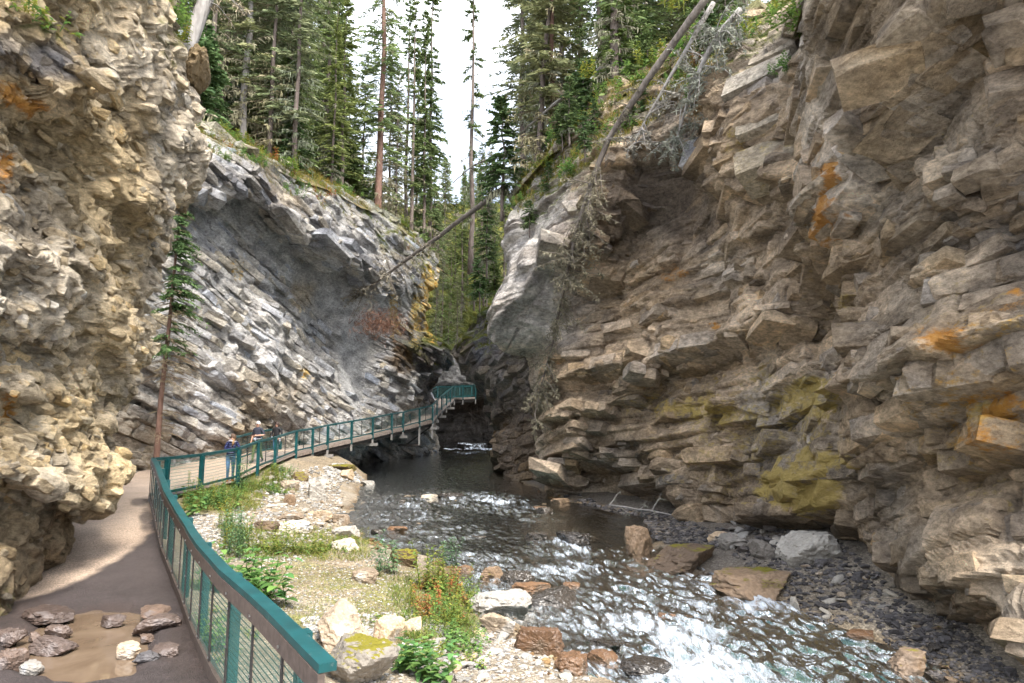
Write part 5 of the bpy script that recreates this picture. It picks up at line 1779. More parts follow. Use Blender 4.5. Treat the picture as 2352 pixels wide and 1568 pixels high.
for px, b, k, s in ((815, 9, 'spire', .62), (800, 6, 'dense', .5), (835, 5, 'dense', .55), (895, 5, 'lichen', .7), (912, 3, 'lichen', .6), (765, 2.5, 'dense', .5)):
    tree(k, 1, hl(px, b), 'conifer at the thin end of the stand beside the open sky', GL, s)

# up the valley, between the walls
VAL = [(985, 60, 600, 'spire', 1.25, 'tall spire-shaped spruce with tufted dark green foliage against the sky'),
       (952, 64, 620, 'spire', .98, 'lower spire-shaped spruce beside the tall tufted spire'),
       (970, 57, 640, 'spire', 1.0, 'leafy pale green spruce in front of the tall tufted spire'),
       (929, 62, 600, 'thin', 1.05, 'thin pole of a conifer with bare trunk against the sky'),
       (944, 56, 600, 'thin', .95, 'thin dark-stemmed conifer beside the red-trunked giant'),
       (1082, 55, 592, 'thin', 1.12, 'lone thin conifer with long dark trunk standing in the sky gap')]
for px, Y, py, k, s, lab in VAL:
    tree(k, 0 if px != 1082 else 0, P(px, py, Y), lab, GC, s)
for i in range(44):
    px = _r.uniform(830, 1190); Y = _r.uniform(70, 120)
    py = np.interp(Y, [70, 120], [700, 560]) + _r.uniform(-25, 25)
    tree(_r.choice(['dense', 'dense', 'spire', 'lichen']), i, P(px, py, Y), 'distant conifer in the hazy green valley beyond the narrows', GC, _r.uniform(.45, .72))
for i, (px, py, Y, s) in enumerate([(1000, 820, 66, .35), (1015, 760, 68, .45), (1035, 730, 70, .5), (1005, 700, 67, .5), (1060, 720, 72, .55), (1090, 700, 70, .5), (1110, 690, 66, .42), (1125, 660, 62, .4), (1075, 640, 74, .55),
                                    (1020, 640, 72, .6), (995, 610, 66, .5), (1045, 650, 76, .6), (1128, 560, 52, .35), (1105, 600, 60, .45), (1135, 640, 50, .28), (1050, 790, 69, .3), (1030, 800, 68, .3)]):
    tree(['lichen', 'dense', 'dense'][i % 3], i, P(px, py, Y), 'small conifer on the mossy slope behind the narrows', GC, s)

# right rim
for px, b, k, s, lab in [(1232, .8, 'lichen', 1.0, 'lichen-hung conifer leaning left at the outer end of the right rim'),
                         (1274, 2.0, 'lichen', .95, 'reddish-stemmed lichen conifer beside the left-leaning one on the right rim'),
                         (1425, 1.2, 'tall', .8, 'stout dark conifer rooted in the moss hummock on the right rim'),
                         (1345, 5, 'thin', .9, 'pale thin trunk between the lichen conifers of the right rim'),
                         (1300, 4, 'lichen', .9, 'grey lichen conifer behind the reddish stem on the right rim'),
                         (1455, 5, 'dense', .8, 'green conifer behind the moss hummock on the right rim'),
                         (1200, 4, 'lichen', .9, 'lichen conifer showing against the sky at the end of the right rim'),
                         (1390, 3.5, 'dense', .7, 'low-branched green conifer above the fallen log on the right rim')]:
    tree(k, int(px), hr(px, b), lab, GR, s, tilt=(-.07 if px in (1232, 1274) else 0, 0), bark='bark_red' if px == 1274 else None)
for i in range(30):
    px = _r.uniform(1150, 1780); b = _r.uniform(5, 24)
    tree(_r.choice(['lichen', 'lichen', 'dense', 'thin']), i, hr(px, b), 'conifer deep in the shady stand on the right rim', GR, _r.uniform(.75, 1.0))
# understorey
for i in range(30):
    tree('young', i, hl(_r.uniform(440, 900), _r.uniform(1.5, 14)), 'young spruce of the understorey on the slope over the grey wall', 'understorey spruces', _r.uniform(.7, 1.7), name='young_spruce')
for i in range(16):
    tree('young', i, hr(_r.uniform(1190, 1700), _r.uniform(1.0, 9)), 'young spruce of the understorey on the right rim', 'understorey spruces', _r.uniform(.6, 1.4), name='young_spruce')
# young spruces rooted on the rims
for i, (px, py, Y, s, lab) in enumerate([(1152, 440, 34.5, 1.35, 'bushy young blue-green spruce hanging over the corner of the right wall'), (1290, 318, 28.5, .55, 'small green spruce sapling on the rim beside the moss'),
                                         (1345, 345, 26.0, .4, 'low spruce sapling under the fallen log'), (1215, 520, 30.0, .45, 'half-dead red and green spruce seedling clinging to the pale face'),
                                         (1120, 600, 45, .95, 'young spruce in the cleft behind the right wall'), (1100, 680, 48, .9, 'young spruce over the mossy buttress'),
                                         (1310, 300, 28, .6, 'green spruce sapling beside the dark stump on the rim'), (1135, 680, 44, .8, 'spruce sapling on the mossy buttress edge')]):
    tree('young', i, P(px, py, Y), lab, 'young spruces on the rims', s, name='young_spruce')
# ================================================================== stones
def ico(sub):
    bm = bmesh.new(); bmesh.ops.create_icosphere(bm, subdivisions=sub, radius=1.0)
    V = np.array([v.co[:] for v in bm.verts]); Fc = np.array([[v.index for v in f.verts] for f in bm.faces]); bm.free()
    return V, Fc


ICO = {k: ico(k) for k in (1, 2, 3, 5)}


def stone_mesh(name, seed, sub=2, dims=(1, .8, .55), facets=11, rough=.03, mat='stone_grey', round_=0.0):
    """broken block: a sphere cut by random planes, a little rough; half-sizes dims"""
    V, Fc = ICO[sub]
    r = np.random.default_rng(seed)
    n = r.normal(size=(facets, 3)); n /= np.linalg.norm(n, axis=1, keepdims=True)
    n = np.concatenate([n, [[0, 0, 1], [0, 0, -1]]]); d = np.concatenate([r.uniform(.45, .9, facets), [r.uniform(.6, .85), .8]])
    k = V @ n.T
    rad = np.min(np.where(k > .05, d / np.maximum(k, .05), 9.), axis=1)
    rad = np.minimum(rad, 1.12)
    rad = rad * (1 - round_) + round_ * .85
    P_ = V * rad[:, None]
    if rough:
        P_ = P_ * (1 + rough * fbm(V * 3.0 + seed, seed, 4) * 2)[:, None]
        if sub >= 4:
            P_ = P_ * (1 + .09 * chips(V * 2.0 + seed * 1.7, seed, [(.7, 1.0), (.28, .45)], 1.6)[0])[:, None]
    P_ = P_ * np.array(dims)
    return mesh_np(name, P_, Fc, M[mat], smooth=False)


def stone_mat(name, base, rough, tint=None, wet=0., spread=.35, moss=0.):
    m = rock_material(name, 12.0, rough, .02, attr=False, base=base, spread=spread, wet=wet, obj_random=True, tint=tint)
    if moss:
        nt = m.node_tree; bs = nt.nodes['Principled BSDF']
        g = nd(nt, 'ShaderNodeNewGeometry'); sx = nd(nt, 'ShaderNodeSeparateXYZ'); nt.links.new(g.outputs['Normal'], sx.inputs[0])
        tc = nd(nt, 'ShaderNodeTexCoord'); n = nd(nt, 'ShaderNodeTexNoise', Scale=2.6, Detail=4.0); nt.links.new(tc.outputs['Object'], n.inputs['Vector'])
        ma = nd(nt, 'ShaderNodeMath', operation='MULTIPLY'); nt.links.new(sx.outputs['Z'], ma.inputs[0]); nt.links.new(n.outputs['Fac'], ma.inputs[1])
        f = ramp(nt, ma.outputs[0], [(.52 - moss, (0, 0, 0)), (.58 - moss, (1, 1, 1))])
        old = bs.inputs['Base Color'].links[0].from_socket
        nt.links.new(mixc(nt, old, (.17, .15, .018), f), bs.inputs['Base Color'])
    return m


M['stone_grey'] = stone_mat('grey_stone', (.36, .345, .32), .85)
M['stone_pale'] = stone_mat('pale_stone', (.42, .41, .385), .85, ((.36, .36, .37), 3.0, .62))
M['stone_tan'] = stone_mat('tan_stone', (.40, .325, .245), .85, ((.46, .42, .37), 2.0, .58))
M['stone_rust'] = stone_mat('rusty_stone', (.20, .115, .062), .42, ((.12, .08, .05), 2.2, .55), .3)
M['stone_wet'] = stone_mat('wet_dark_stone', (.055, .048, .042), .22, None, .4, .3)
M['stone_slate'] = stone_mat('slate_stone', (.105, .10, .105), .6, ((.22, .21, .20), 1.5, .62), .1)
M['stone_mud'] = stone_mat('muddy_stone', (.12, .09, .078), .45, ((.19, .16, .15), 3., .58), .2)
M['stone_mossy'] = stone_mat('mossy_stone', (.40, .38, .34), .85, None, 0, .3, .16)
M['stone_brown'] = stone_mat('brown_stone', (.21, .155, .11), .6, ((.15, .10, .06), 2.0, .55), .15, .35, .02)
M['stone_mossdark'] = stone_mat('mossy_dark_stone', (.16, .12, .07), .8, None, 0, .3, .22)

_gx = None


def onground(px, py):
    Ys = np.exp(np.linspace(math.log(5), math.log(58), 700))
    u = (px - 1176.0) / F; v = (784.0 - py) / F
    dx, dy, dz = u, CP - v * SP, SP + v * CP
    X = dx * Ys / dy; Z = CZ + dz * Ys / dy
    G = np.maximum(ground_z(X, Ys), np.where((X > xleft(Ys)) & (X < xright(Ys)), zwat(Ys) - .05, -99))
    hit = np.nonzero(Z <= G)[0]
    i = hit[0] if len(hit) else len(Ys) - 1
    return np.array((X[i], Ys[i], G[i]))


_sid = 100


def boulder(px, py, w, h, mat, label, group=None, depth=.8, rz=None, spot='ground', sink=.45, round_=0., sub=5, tilt=(0, 0), name='boulder', facets=6, cat='rock'):
    """px, py: middle of its foot; w, h: its size as surveyed"""
    global _sid
    _sid += 1
    q = onpath(px, py) if spot == 'path' else onground(px, py)
    Y = q[1]
    W, Hh = w * Y / F, h * Y / F
    hz = Hh * (.5 + sink * .5) + .02
    me = stone_mesh(name, _sid, sub, (W * .56, W * .56 * depth, hz), facets, .03, mat, round_)
    o = link(name, me)
    o.location = (q[0], q[1] + W * .3 * depth, q[2] + Hh - hz * .93)
    o.rotation_euler = (tilt[0], tilt[1], random.Random(_sid).uniform(-.5, .5) if rz is None else rz)
    tag(o, label, cat, group)
    return o


BIG = [
    (765, 1490, 140, 92, 'stone_tan', 'large tan angular boulder beside the end of the teal fence'),
    (820, 1575, 165, 92, 'stone_mossy', 'pale boulder capped with yellow-green moss below the tan boulder'),
    (897, 1482, 66, 66, 'stone_tan', 'upright tan block next to the large tan boulder'),
    (945, 1458, 44, 36, 'stone_tan', 'small square tan rock behind the upright tan block'),
    (1150, 1412, 112, 52, 'stone_grey', 'grey slab overhanging the water with a moss patch at its corner'),
    (1150, 1462, 86, 46, 'stone_tan', 'pinkish tan rock at the water edge under the overhanging slab'),
    (1240, 1505, 86, 56, 'stone_rust', 'angular red-brown block at the edge of the white water'),
    (1130, 1338, 56, 34, 'stone_brown', 'brown rock with water running round it near the yellow plants'),
    (1186, 1346, 64, 38, 'stone_wet', 'dark split rock in the shallow rapids'),
    (1222, 1366, 76, 26, 'stone_rust', 'flat orange-brown rock below the dark split rock'),
    (1270, 1402, 92, 50, 'stone_wet', 'large glossy dark brown rock in the near rapids'),
    (1312, 1362, 40, 24, 'stone_rust', 'small orange rock behind the glossy dark brown one'),
    (1240, 1250, 56, 28, 'stone_wet', 'rounded black wet boulder with water spilling past its side'),
    (1316, 1258, 72, 38, 'stone_wet', 'square black wet boulder beside the rounded black one'),
    (1466, 1290, 56, 78, 'stone_brown', 'pointed upright orange-brown rock standing in the stream'),
    (1580, 1312, 150, 56, 'stone_brown', 'long low brown rock with a moss streak at the right shore'),
    (1760, 1378, 165, 62, 'stone_brown', 'long slanting brown slab on the right shore'),
    (1860, 1290, 135, 66, 'stone_grey', 'large light grey block lying at the foot of the yellow-stained wall'),
    (1752, 1282, 66, 38, 'stone_grey', 'grey flat rock between the light grey block and the brown slab'),
    (1690, 1255, 60, 30, 'stone_grey', 'grey rubble rock on top of the pile at the right shore'),
    (1655, 1242, 44, 22, 'stone_tan', 'pinkish rock at the stream side of the rubble pile'),
    (719, 1146, 48, 38, 'stone_grey', 'large pale grey triangular boulder under the boardwalk approach'),
    (686, 1104, 34, 24, 'stone_mossdark', 'moss-covered dark boulder at the foot of the boardwalk'),
    (791, 1098, 34, 22, 'stone_tan', 'rounded pinkish boulder at the edge of the pool'),
    (778, 1080, 74, 13, 'stone_mossdark', 'long flat mossy slab under the boardwalk'),
    (843, 1116, 26, 13, 'stone_grey', 'pale grey rock jutting into the pool'),
    (660, 1158, 28, 22, 'stone_brown', 'brown block leaning against the grey boulders'),
    (662, 1126, 34, 25, 'stone_tan', 'tan boulder in front of the mossy dark one'),
    (739, 1196, 36, 24, 'stone_tan', 'pinkish slab lying at the shore'),
    (779, 1206, 34, 26, 'stone_tan', 'yellowish boulder at the waterline'),
    (663, 1222, 74, 26, 'stone_pale', 'long pale flat slab with a shadowed underside on the gravel bar'),
    (662, 1196, 50, 16, 'stone_tan', 'flat pinkish slab behind the long pale slab'),
    (608, 1222, 50, 26, 'stone_brown', 'brown slab touching the long pale slab'),
    (795, 1236, 64, 28, 'stone_grey', 'smooth grey-purple boulder half in the water'),
    (791, 1262, 60, 22, 'stone_grey', 'low purple-grey slab at the water edge by the weeds'),
    (927, 1298, 56, 34, 'stone_mossdark', 'mossy brown boulder behind the tall weeds at the shore'),
    (832, 1336, 56, 30, 'stone_tan', 'grass-fringed tan rock in the sandy bank'),
    (911, 1224, 38, 16, 'stone_rust', 'orange-brown rock breaking the riffle'),
    (862, 1228, 30, 13, 'stone_wet', 'low dark rock beside the orange one in the riffle'),
    (985, 1150, 44, 14, 'stone_grey', 'grey rock with foam around it upstream'),
    (1035, 1148, 54, 16, 'stone_wet', 'smooth black whaleback rock upstream'),
    (920, 1160, 20, 12, 'stone_wet', 'small dark pointed rock in the upper riffle'),
    (938, 1146, 30, 8, 'stone_tan', 'pale tan rock just breaking the upper riffle'),
    (1290, 1160, 40, 16, 'stone_brown', 'brown rock by the driftwood under the right wall'),
    (1250, 1182, 34, 16, 'stone_wet', 'black rock near the right wall undercut'),
    (1240, 1172, 30, 9, 'stone_rust', 'orange flat rock behind the black one near the undercut'),
    (2090, 1565, 100, 66, 'stone_brown', 'tall brown leaning rock at the near right shore'),
    (1990, 1480, 60, 24, 'stone_rust', 'flat rust rock in the shallows of the right shore'),
    (1980, 1335, 30, 24, 'stone_slate', 'blue-grey square slate block on the right shingle'),
    (1890, 1300, 26, 18, 'stone_slate', 'dark blue slate cobble in front of the light grey block'),
    (1830, 1405, 26, 34, 'stone_grey', 'upright grey sliver at the waterline'),
    (1385, 1535, 60, 34, 'stone_rust', 'orange rock awash in the near rapids'),
    (1320, 1548, 70, 40, 'stone_rust', 'rust rock among the pale shingle at the near shore'),
    (1490, 1560, 100, 34, 'stone_wet', 'broad dark rock awash at the bottom of the rapids'),
    (1410, 1500, 90, 22, 'stone_wet', 'dark slab with water sheeting over it'),
    (1560, 1440, 90, 26, 'stone_rust', 'submerged orange boulder under the white water'),
    (1100, 1240, 60, 9, 'stone_wet', 'long dark rock just under the surface'),
    (1010, 1300, 30, 12, 'stone_rust', 'orange stone at the shore by the tall weeds'),
    (1060, 1318, 44, 20, 'stone_rust', 'ochre rock where the near rapids begin'),
]
for a in BIG: boulder(*a, group='large rocks of the stream and its banks', tilt=(0, 0))

PUDR = [(100, 1422, 98, 34, 'stone_mud', 'long flat muddy slab at the head of the puddle'), (127, 1455, 46, 26, 'stone_mud', 'square muddy stone inside the puddle'), (72, 1462, 36, 13, 'stone_mud', 'low muddy stone beside the square one in the puddle'),
        (110, 1492, 84, 32, 'stone_mud', 'large ridged muddy stone in the puddle'), (20, 1472, 52, 40, 'stone_mud', 'muddy block at the wall side of the puddle'), (18, 1535, 56, 56, 'stone_mud', 'tall dark muddy block beside the yellowish cobble'),
        (64, 1537, 46, 28, 'stone_pale', 'rounded yellowish white cobble at the puddle edge'), (251, 1429, 52, 20, 'stone_mud', 'small dark stone alone in the open puddle'), (348, 1446, 80, 44, 'stone_mud', 'thick muddy slab with dark side near the fence'),
        (344, 1412, 74, 22, 'stone_mud', 'flat muddy slab behind the thick one'), (289, 1498, 52, 32, 'stone_tan', 'tan pointed stone tilted in the puddle'), (326, 1516, 48, 20, 'stone_slate', 'flat blue-grey stone at the puddle edge'),
        (376, 1502, 58, 30, 'stone_mud', 'dark-ended stone in the mud by the fence'), (331, 1466, 34, 12, 'stone_mud', 'small flat stone in front of the thick slab')]
for a in PUDR: boulder(a[0], a[1], a[2], a[3] * .72, *a[4:], group='stones in the puddle', spot='path', name='stone', sink=.5)

# ---- counted cobbles: one mesh per kind, copied
PROTO = {m: [stone_mesh('cobble', 300 + 10 * i + j, 2, (1, .78, .5 if j % 2 else .34), 9, .02, m) for j in range(4)] for i, m in enumerate(['stone_grey', 'stone_pale', 'stone_tan', 'stone_rust', 'stone_slate', 'stone_brown', 'stone_wet'])}
_rr = random.Random(17)


def strew(n, quad, kinds, wpx, label, group, sink=.3, name='cobble'):
    """n cobbles in a surveyed quad (four corners)"""
    for i in range(n):
        a, b = _rr.random(), _rr.random()
        (x0, y0), (x1, y1), (x2, y2), (x3, y3) = quad
        px = (x0 * (1 - a) + x1 * a) * (1 - b) + (x3 * (1 - a) + x2 * a) * b
        py = (y0 * (1 - a) + y1 * a) * (1 - b) + (y3 * (1 - a) + y2 * a) * b
        q = onground(px, py)
        m = _rr.choice(kinds)
        s = _rr.uniform(*wpx) * q[1] / F * .5
        j = _rr.randrange(4)
        o = link(name, PROTO[m][j])
        o.location = (q[0], q[1], q[2] + s * (.45 if j % 2 else .3) * (1 - sink))
        o.rotation_euler = (_rr.uniform(-.35, .35), _rr.uniform(-.35, .35), _rr.uniform(0, 6.28)); o.scale = (s, s * _rr.uniform(.7, 1.1), s * _rr.uniform(.7, 1.2))
        tag(o, label, 'rock', group)


strew(50, [(600, 1100), (770, 1095), (800, 1240), (560, 1235)], ['stone_grey', 'stone_pale', 'stone_tan', 'stone_grey'], (12, 30), 'grey or tan cobble among the stones of the gravel bar below the boardwalk', 'cobbles of the gravel bar')
strew(45, [(1000, 1455), (1200, 1470), (1330, 1566), (900, 1566)], ['stone_grey', 'stone_pale', 'stone_pale', 'stone_tan'], (18, 46), 'pale angular stone of the shingle between the broad-leaved plant and the rapids', 'pale shingle stones')
strew(40, [(1640, 1205), (1760, 1200), (1830, 1290), (1640, 1262)], ['stone_grey', 'stone_slate', 'stone_grey'], (16, 44), 'grey slab of the rubble pile under the yellow-stained wall', 'rubble under the right wall')
strew(45, [(1840, 1290), (1990, 1300), (2130, 1440), (1900, 1440)], ['stone_slate', 'stone_slate', 'stone_grey', 'stone_tan'], (14, 40), 'dark slate cobble on the shingle at the foot of the near right wall', 'slate cobbles of the right shore')
strew(20, [(2040, 1430), (2180, 1440), (2352, 1566), (2080, 1566)], ['stone_slate', 'stone_wet', 'stone_brown'], (16, 46), 'dark damp cobble in the shade under the near right overhang', 'damp cobbles of the right shore')
strew(40, [(930, 1250), (1100, 1270), (1350, 1440), (1130, 1400)], ['stone_rust', 'stone_brown', 'stone_rust', 'stone_wet'], (16, 50), 'rust-brown stone awash in the shallow rapids near the left shore', 'stones in the rapids', sink=1.1)
strew(14, [(1330, 1290), (1560, 1330), (1800, 1540), (1450, 1540)], ['stone_rust', 'stone_wet', 'stone_brown'], (18, 60), 'brown stone under the main white water', 'stones in the rapids', sink=1.4)
strew(20, [(830, 1130), (1250, 1140), (1280, 1260), (830, 1240)], ['stone_brown', 'stone_wet', 'stone_tan'], (14, 36), 'dark stone breaking the surface of the upper riffle', 'stones in the riffle', sink=1.1)


# ---- uncounted shingle
def shingle(name, n, quads, wpx, cols, seed, spread=1.0):
    r = np.random.default_rng(seed)
    V0, F0 = ICO[1]
    base = [V0 * (1 + .25 * r.normal(size=(len(V0), 1)).clip(-1, 1)) * np.array((1, .75, .45)) for _ in range(12)]
    per = n // len(quads)
    Vs, Cs = [], []
    Ys = np.exp(np.linspace(math.log(5), math.log(58), 500))
    for quad in quads:
        q4 = np.array(quad, float)
        a = r.random((per, 1)); b = r.random((per, 1))
        pp = (q4[0] * (1 - a) + q4[1] * a) * (1 - b) + (q4[3] * (1 - a) + q4[2] * a) * b
        u = (pp[:, 0] - 1176) / F; v = (784 - pp[:, 1]) / F
        dx, dy, dz = u, CP - v * SP, SP + v * CP
        # flat first guess on the mean ground, then two corrections
        Y = np.full(per, 14.0)
        for _ in range(14):
            g = ground_z(dx * Y / dy, Y)
            Yn = (g - CZ) * dy / np.minimum(dz, -.01)
            Y = np.clip(.5 * Y + .5 * Yn, 5, 60)
        X = dx * Y / dy; Z = ground_z(X, Y)
        s = r.uniform(wpx[0], wpx[1], per) ** 1.0 * Y / F * .5
        th = r.uniform(0, 6.28, per); c_, s_ = np.cos(th), np.sin(th)
        k = r.integers(0, 12, per); ci = r.integers(0, len(cols), per)
        for i in range(per):
            B_ = base[k[i]] * s[i]
            Vs.append(np.stack([B_[:, 0] * c_[i] - B_[:, 1] * s_[i] + X[i], B_[:, 0] * s_[i] + B_[:, 1] * c_[i] + Y[i], B_[:, 2] + Z[i] + .15 * s[i]], 1))
            Cs.append(np.broadcast_to(np.array(cols[ci[i]]) * r.uniform(.7, 1.25), (len(V0), 3)))
    N_ = len(Vs); m = len(V0)
    Q = (F0[None] + (np.arange(N_) * m)[:, None, None]).reshape(-1, 3)
    me = mesh_np(name, np.concatenate(Vs), Q, M['shingle'], col=np.concatenate(Cs))
    o = link(name, me); tag(o, kind='stuff')
    return o


M['shingle'] = rock_material('shingle', 30.0, .85, .01)
pale = [(.42, .41, .39), (.34, .33, .31), (.38, .32, .25), (.48, .47, .45), (.26, .25, .24)]
tag(shingle('gravel', 4500, [[(590, 1110), (780, 1100), (800, 1250), (470, 1240)], [(430, 1180), (620, 1180), (700, 1290), (480, 1290)], [(640, 1056), (800, 1066), (840, 1110), (640, 1110)]], (4, 12), pale, 1), 'grey and tan gravel of the bar below the boardwalk', 'gravel')
tag(shingle('gravel', 2600, [[(850, 1440), (1150, 1440), (1380, 1568), (760, 1568)], [(690, 1420), (1000, 1400), (1080, 1470), (720, 1470)]], (5, 15), pale, 2), 'pale gravel along the near left shore', 'gravel')
tag(shingle('gravel', 2000, [[(560, 1270), (950, 1280), (1010, 1420), (640, 1410)]], (2.5, 7), pale, 3), 'fine gravel scattered over the sandy bank', 'gravel')
dk = [(.09, .085, .085), (.13, .12, .12), (.06, .055, .055), (.17, .15, .13)]
tag(shingle('gravel', 3000, [[(1620, 1210), (1900, 1220), (2150, 1430), (1860, 1440)], [(2000, 1400), (2200, 1420), (2352, 1566), (2080, 1566)], [(1290, 1150), (1560, 1180), (1700, 1260), (1560, 1260)]], (6, 18), dk, 4), 'dark slate gravel along the right shore', 'gravel')
brn = [(.20, .115, .05), (.13, .075, .035), (.28, .18, .085), (.09, .07, .05), (.30, .25, .17)]
tag(shingle('gravel', 2600, [[(850, 1130), (1270, 1140), (1500, 1290), (850, 1260)], [(1000, 1270), (1500, 1280), (1900, 1550), (1250, 1550)]], (8, 24), brn, 5), 'rust-brown stones covering the stream bed', 'gravel')
# ================================================================== low plants
def leaf_blades(spec, seed):
    """stems with leaves; spec: list of (stem base xyz, height, lean xy, n leaves, leaf length, width, colours)"""
    r = np.random.default_rng(seed)
    V, Q, C = [], [], []

    def blade(a, d, L, w, c, sag):
        d = d / np.linalg.norm(d)
        s = np.cross(d, (0, 0, 1)); s /= np.linalg.norm(s) + 1e-9
        k = len(V)
        pts = [a, a + d * L * .35 + np.array((0, 0, .05 * L)), a + d * L * .7 - np.array((0, 0, sag * L * .4)), a + d * L - np.array((0, 0, sag * L))]
        ws = [.15, 1.0, .75, .05]
        for p_, w_ in zip(pts, ws):
            V.append(p_ - s * w * w_ / 2); V.append(p_ + s * w * w_ / 2); C.append(c); C.append(c)
        for i in range(3): Q.append((k + 2 * i, k + 2 * i + 1, k + 2 * i + 3, k + 2 * i + 2))
    for base, h, lean, n, L, w, cols in spec:
        base = np.array(base, float); top = base + np.array((lean[0], lean[1], h))
        st = np.array(cols[0]) * .7
        k = len(V); o = np.array((.006, 0, 0)) * max(1, h)
        V.extend([base - o, base + o, top + o * .4, top - o * .4]); C.extend([st] * 4); Q.append((k, k + 1, k + 2, k + 3))
        for i in range(n):
            t = (i + r.random()) / n
            a = base + (top - base) * (.15 + .85 * t)
            az = i * 2.4 + r.uniform(-.4, .4)
            u = r.random()
            c = np.array(cols[r.integers(0, len(cols))]) * r.uniform(.75, 1.25)
            blade(a, np.array((math.cos(az), math.sin(az), .45)), L * (1.1 - .5 * t) * r.uniform(.7, 1.2), w * r.uniform(.8, 1.2), c, r.uniform(.1, .6))
    return np.array(V), np.array(Q), np.array(C)


GRN = [(.15, .26, .075), (.21, .33, .09), (.11, .20, .06)]
YGR = [(.25, .29, .06), (.34, .33, .07), (.16, .24, .06)]
RED = [(.38, .13, .06), (.42, .22, .07), (.30, .28, .08)]
BLU = [(.15, .27, .14), (.20, .32, .17), (.11, .21, .10)]


def plant_mesh(kind, seed):
    r = np.random.default_rng(seed)
    spec = []
    if kind == 'fireweed':
        for i in range(6): spec.append(((r.normal(0, .10), r.normal(0, .10), -.03), r.uniform(.5, .95), (r.normal(0, .10), r.normal(0, .10)), 26, .16, .030, BLU))
    elif kind == 'yellow':
        for i in range(7): spec.append(((r.normal(0, .13), r.normal(0, .13), -.03), r.uniform(.3, .75), (r.normal(0, .10), r.normal(0, .10)), 22, .13, .032, YGR))
    elif kind == 'red':
        for i in range(6): spec.append(((r.normal(0, .12), r.normal(0, .12), -.03), r.uniform(.2, .5), (r.normal(0, .10), r.normal(0, .10)), 16, .11, .035, RED))
    elif kind == 'bush':
        for i in range(16): spec.append(((r.normal(0, .22), r.normal(0, .22), -.03), r.uniform(.2, .5), (r.normal(0, .14), r.normal(0, .14)), 14, .10, .045, GRN))
    elif kind == 'broad':
        for i in range(7): spec.append(((r.normal(0, .12), r.normal(0, .12), -.03), r.uniform(.25, .6), (r.normal(0, .16), r.normal(0, .16)), 9, .20, .10, GRN[:2] + [(.13, .27, .09)]))
    elif kind == 'low':
        for i in range(14): spec.append(((r.normal(0, .2), r.normal(0, .2), -.03), r.uniform(.06, .2), (r.normal(0, .06), r.normal(0, .06)), 8, .09, .035, GRN[:2] + YGR))
    V, Q, C = leaf_blades(spec, seed + 1)
    return mesh_np(kind, V, Q, M['leaves'], col=C)


PL = {k: [plant_mesh(k, 10 * i + j) for j in range(3)] for i, k in enumerate(['fireweed', 'yellow', 'red', 'bush', 'broad', 'low'])}
_rp = random.Random(23)


def plant(kind, q, label, group, s=1.0, name='plant'):
    o = link(name, PL[kind][_rp.randrange(3)])
    o.location = tuple(q); o.rotation_euler = (0, 0, _rp.uniform(0, 6.28)); o.scale = (s, s, s * _rp.uniform(.85, 1.15))
    tag(o, label, 'plant', group)


def scatter_plants(n, box, kinds, label, group, s=(.8, 1.2)):
    for i in range(n):
        px, py = _rp.uniform(box[0], box[2]), _rp.uniform(box[1], box[3])
        plant(_rp.choice(kinds), onground(px, py), label, group, _rp.uniform(*s))


G_ = 'weeds of the left bank'
plant('fireweed', onground(900, 1318), 'tall blue-green narrow-leaved weed beside the mossy brown boulder', G_, 1.25)
plant('fireweed', onground(870, 1325), 'second tall narrow-leaved weed beside the mossy boulder', G_, 1.1)
plant('fireweed', onground(1035, 1300), 'leaning narrow-leaved weed at the very edge of the rapids', G_, 1.15)
plant('yellow', onground(985, 1345), 'tall yellowing weed by the rapids', G_, 1.5)
plant('yellow', onground(1005, 1360), 'bushy yellow-green weed next to the tall yellowing one', G_, 1.2)
plant('red', onground(1045, 1395), 'orange-red autumn weed at the shore', G_, 1.4)
plant('red', onground(1030, 1370), 'pinkish autumn weed behind the orange-red one', G_, 1.2)
plant('broad', onground(975, 1560), 'broad-leaved green plant among the pale shingle', G_, 1.0)
plant('broad', onground(930, 1545), 'broad-leaved sprig beside the mossy pale boulder', G_, .75)
plant('broad', onground(1010, 1575), 'large-leaved green plant nearest the rapids', G_, .9)
plant('broad', onground(600, 1385), 'maple-like leafy plant against the river side of the fence', G_, 1.5)
plant('broad', onground(570, 1345), 'pale green leafy plant behind a fence post', G_, 1.3)
plant('broad', onground(445, 1185), 'leafy plant at the fence near the corner', G_, 1.3)
plant('bush', onground(495, 1170), 'rounded green bush on the bank below the woman in blue', G_, 1.6)
plant('bush', onground(520, 1150), 'green bush beside the rounded one below the fence', G_, 1.3)
plant('bush', onground(470, 1150), 'low green bush at the foot of the short fence', G_, 1.3)
plant('fireweed', onground(548, 1130), 'narrow-leaved weeds growing up through the corner post', G_, 1.3)
plant('fireweed', onground(565, 1120), 'narrow-leaved weeds under the first boardwalk railing', G_, 1.2)
plant('bush', onground(655, 1085), 'yellow-green tuft at the foot of the boardwalk', G_, 1.0)
scatter_plants(26, (550, 1080, 660, 1135), ['bush', 'low', 'yellow', 'low'], 'green weed on the slope below the boardwalk approach', 'weeds below the boardwalk', (.7, 1.2))
scatter_plants(24, (430, 1120, 560, 1170), ['bush', 'low', 'fireweed', 'yellow'], 'weed on the grassy bank behind the short fence', 'weeds behind the short fence', (.6, 1.1))
scatter_plants(30, (950, 1340, 1075, 1460), ['yellow', 'low', 'yellow', 'red', 'bush'], 'yellowing weed of the patch along the rapids', 'weeds along the rapids', (.6, 1.1))
scatter_plants(26, (560, 1235, 800, 1275), ['low', 'low', 'yellow'], 'low weed in the grassy strip across the bank', 'weeds across the bank', (.7, 1.2))
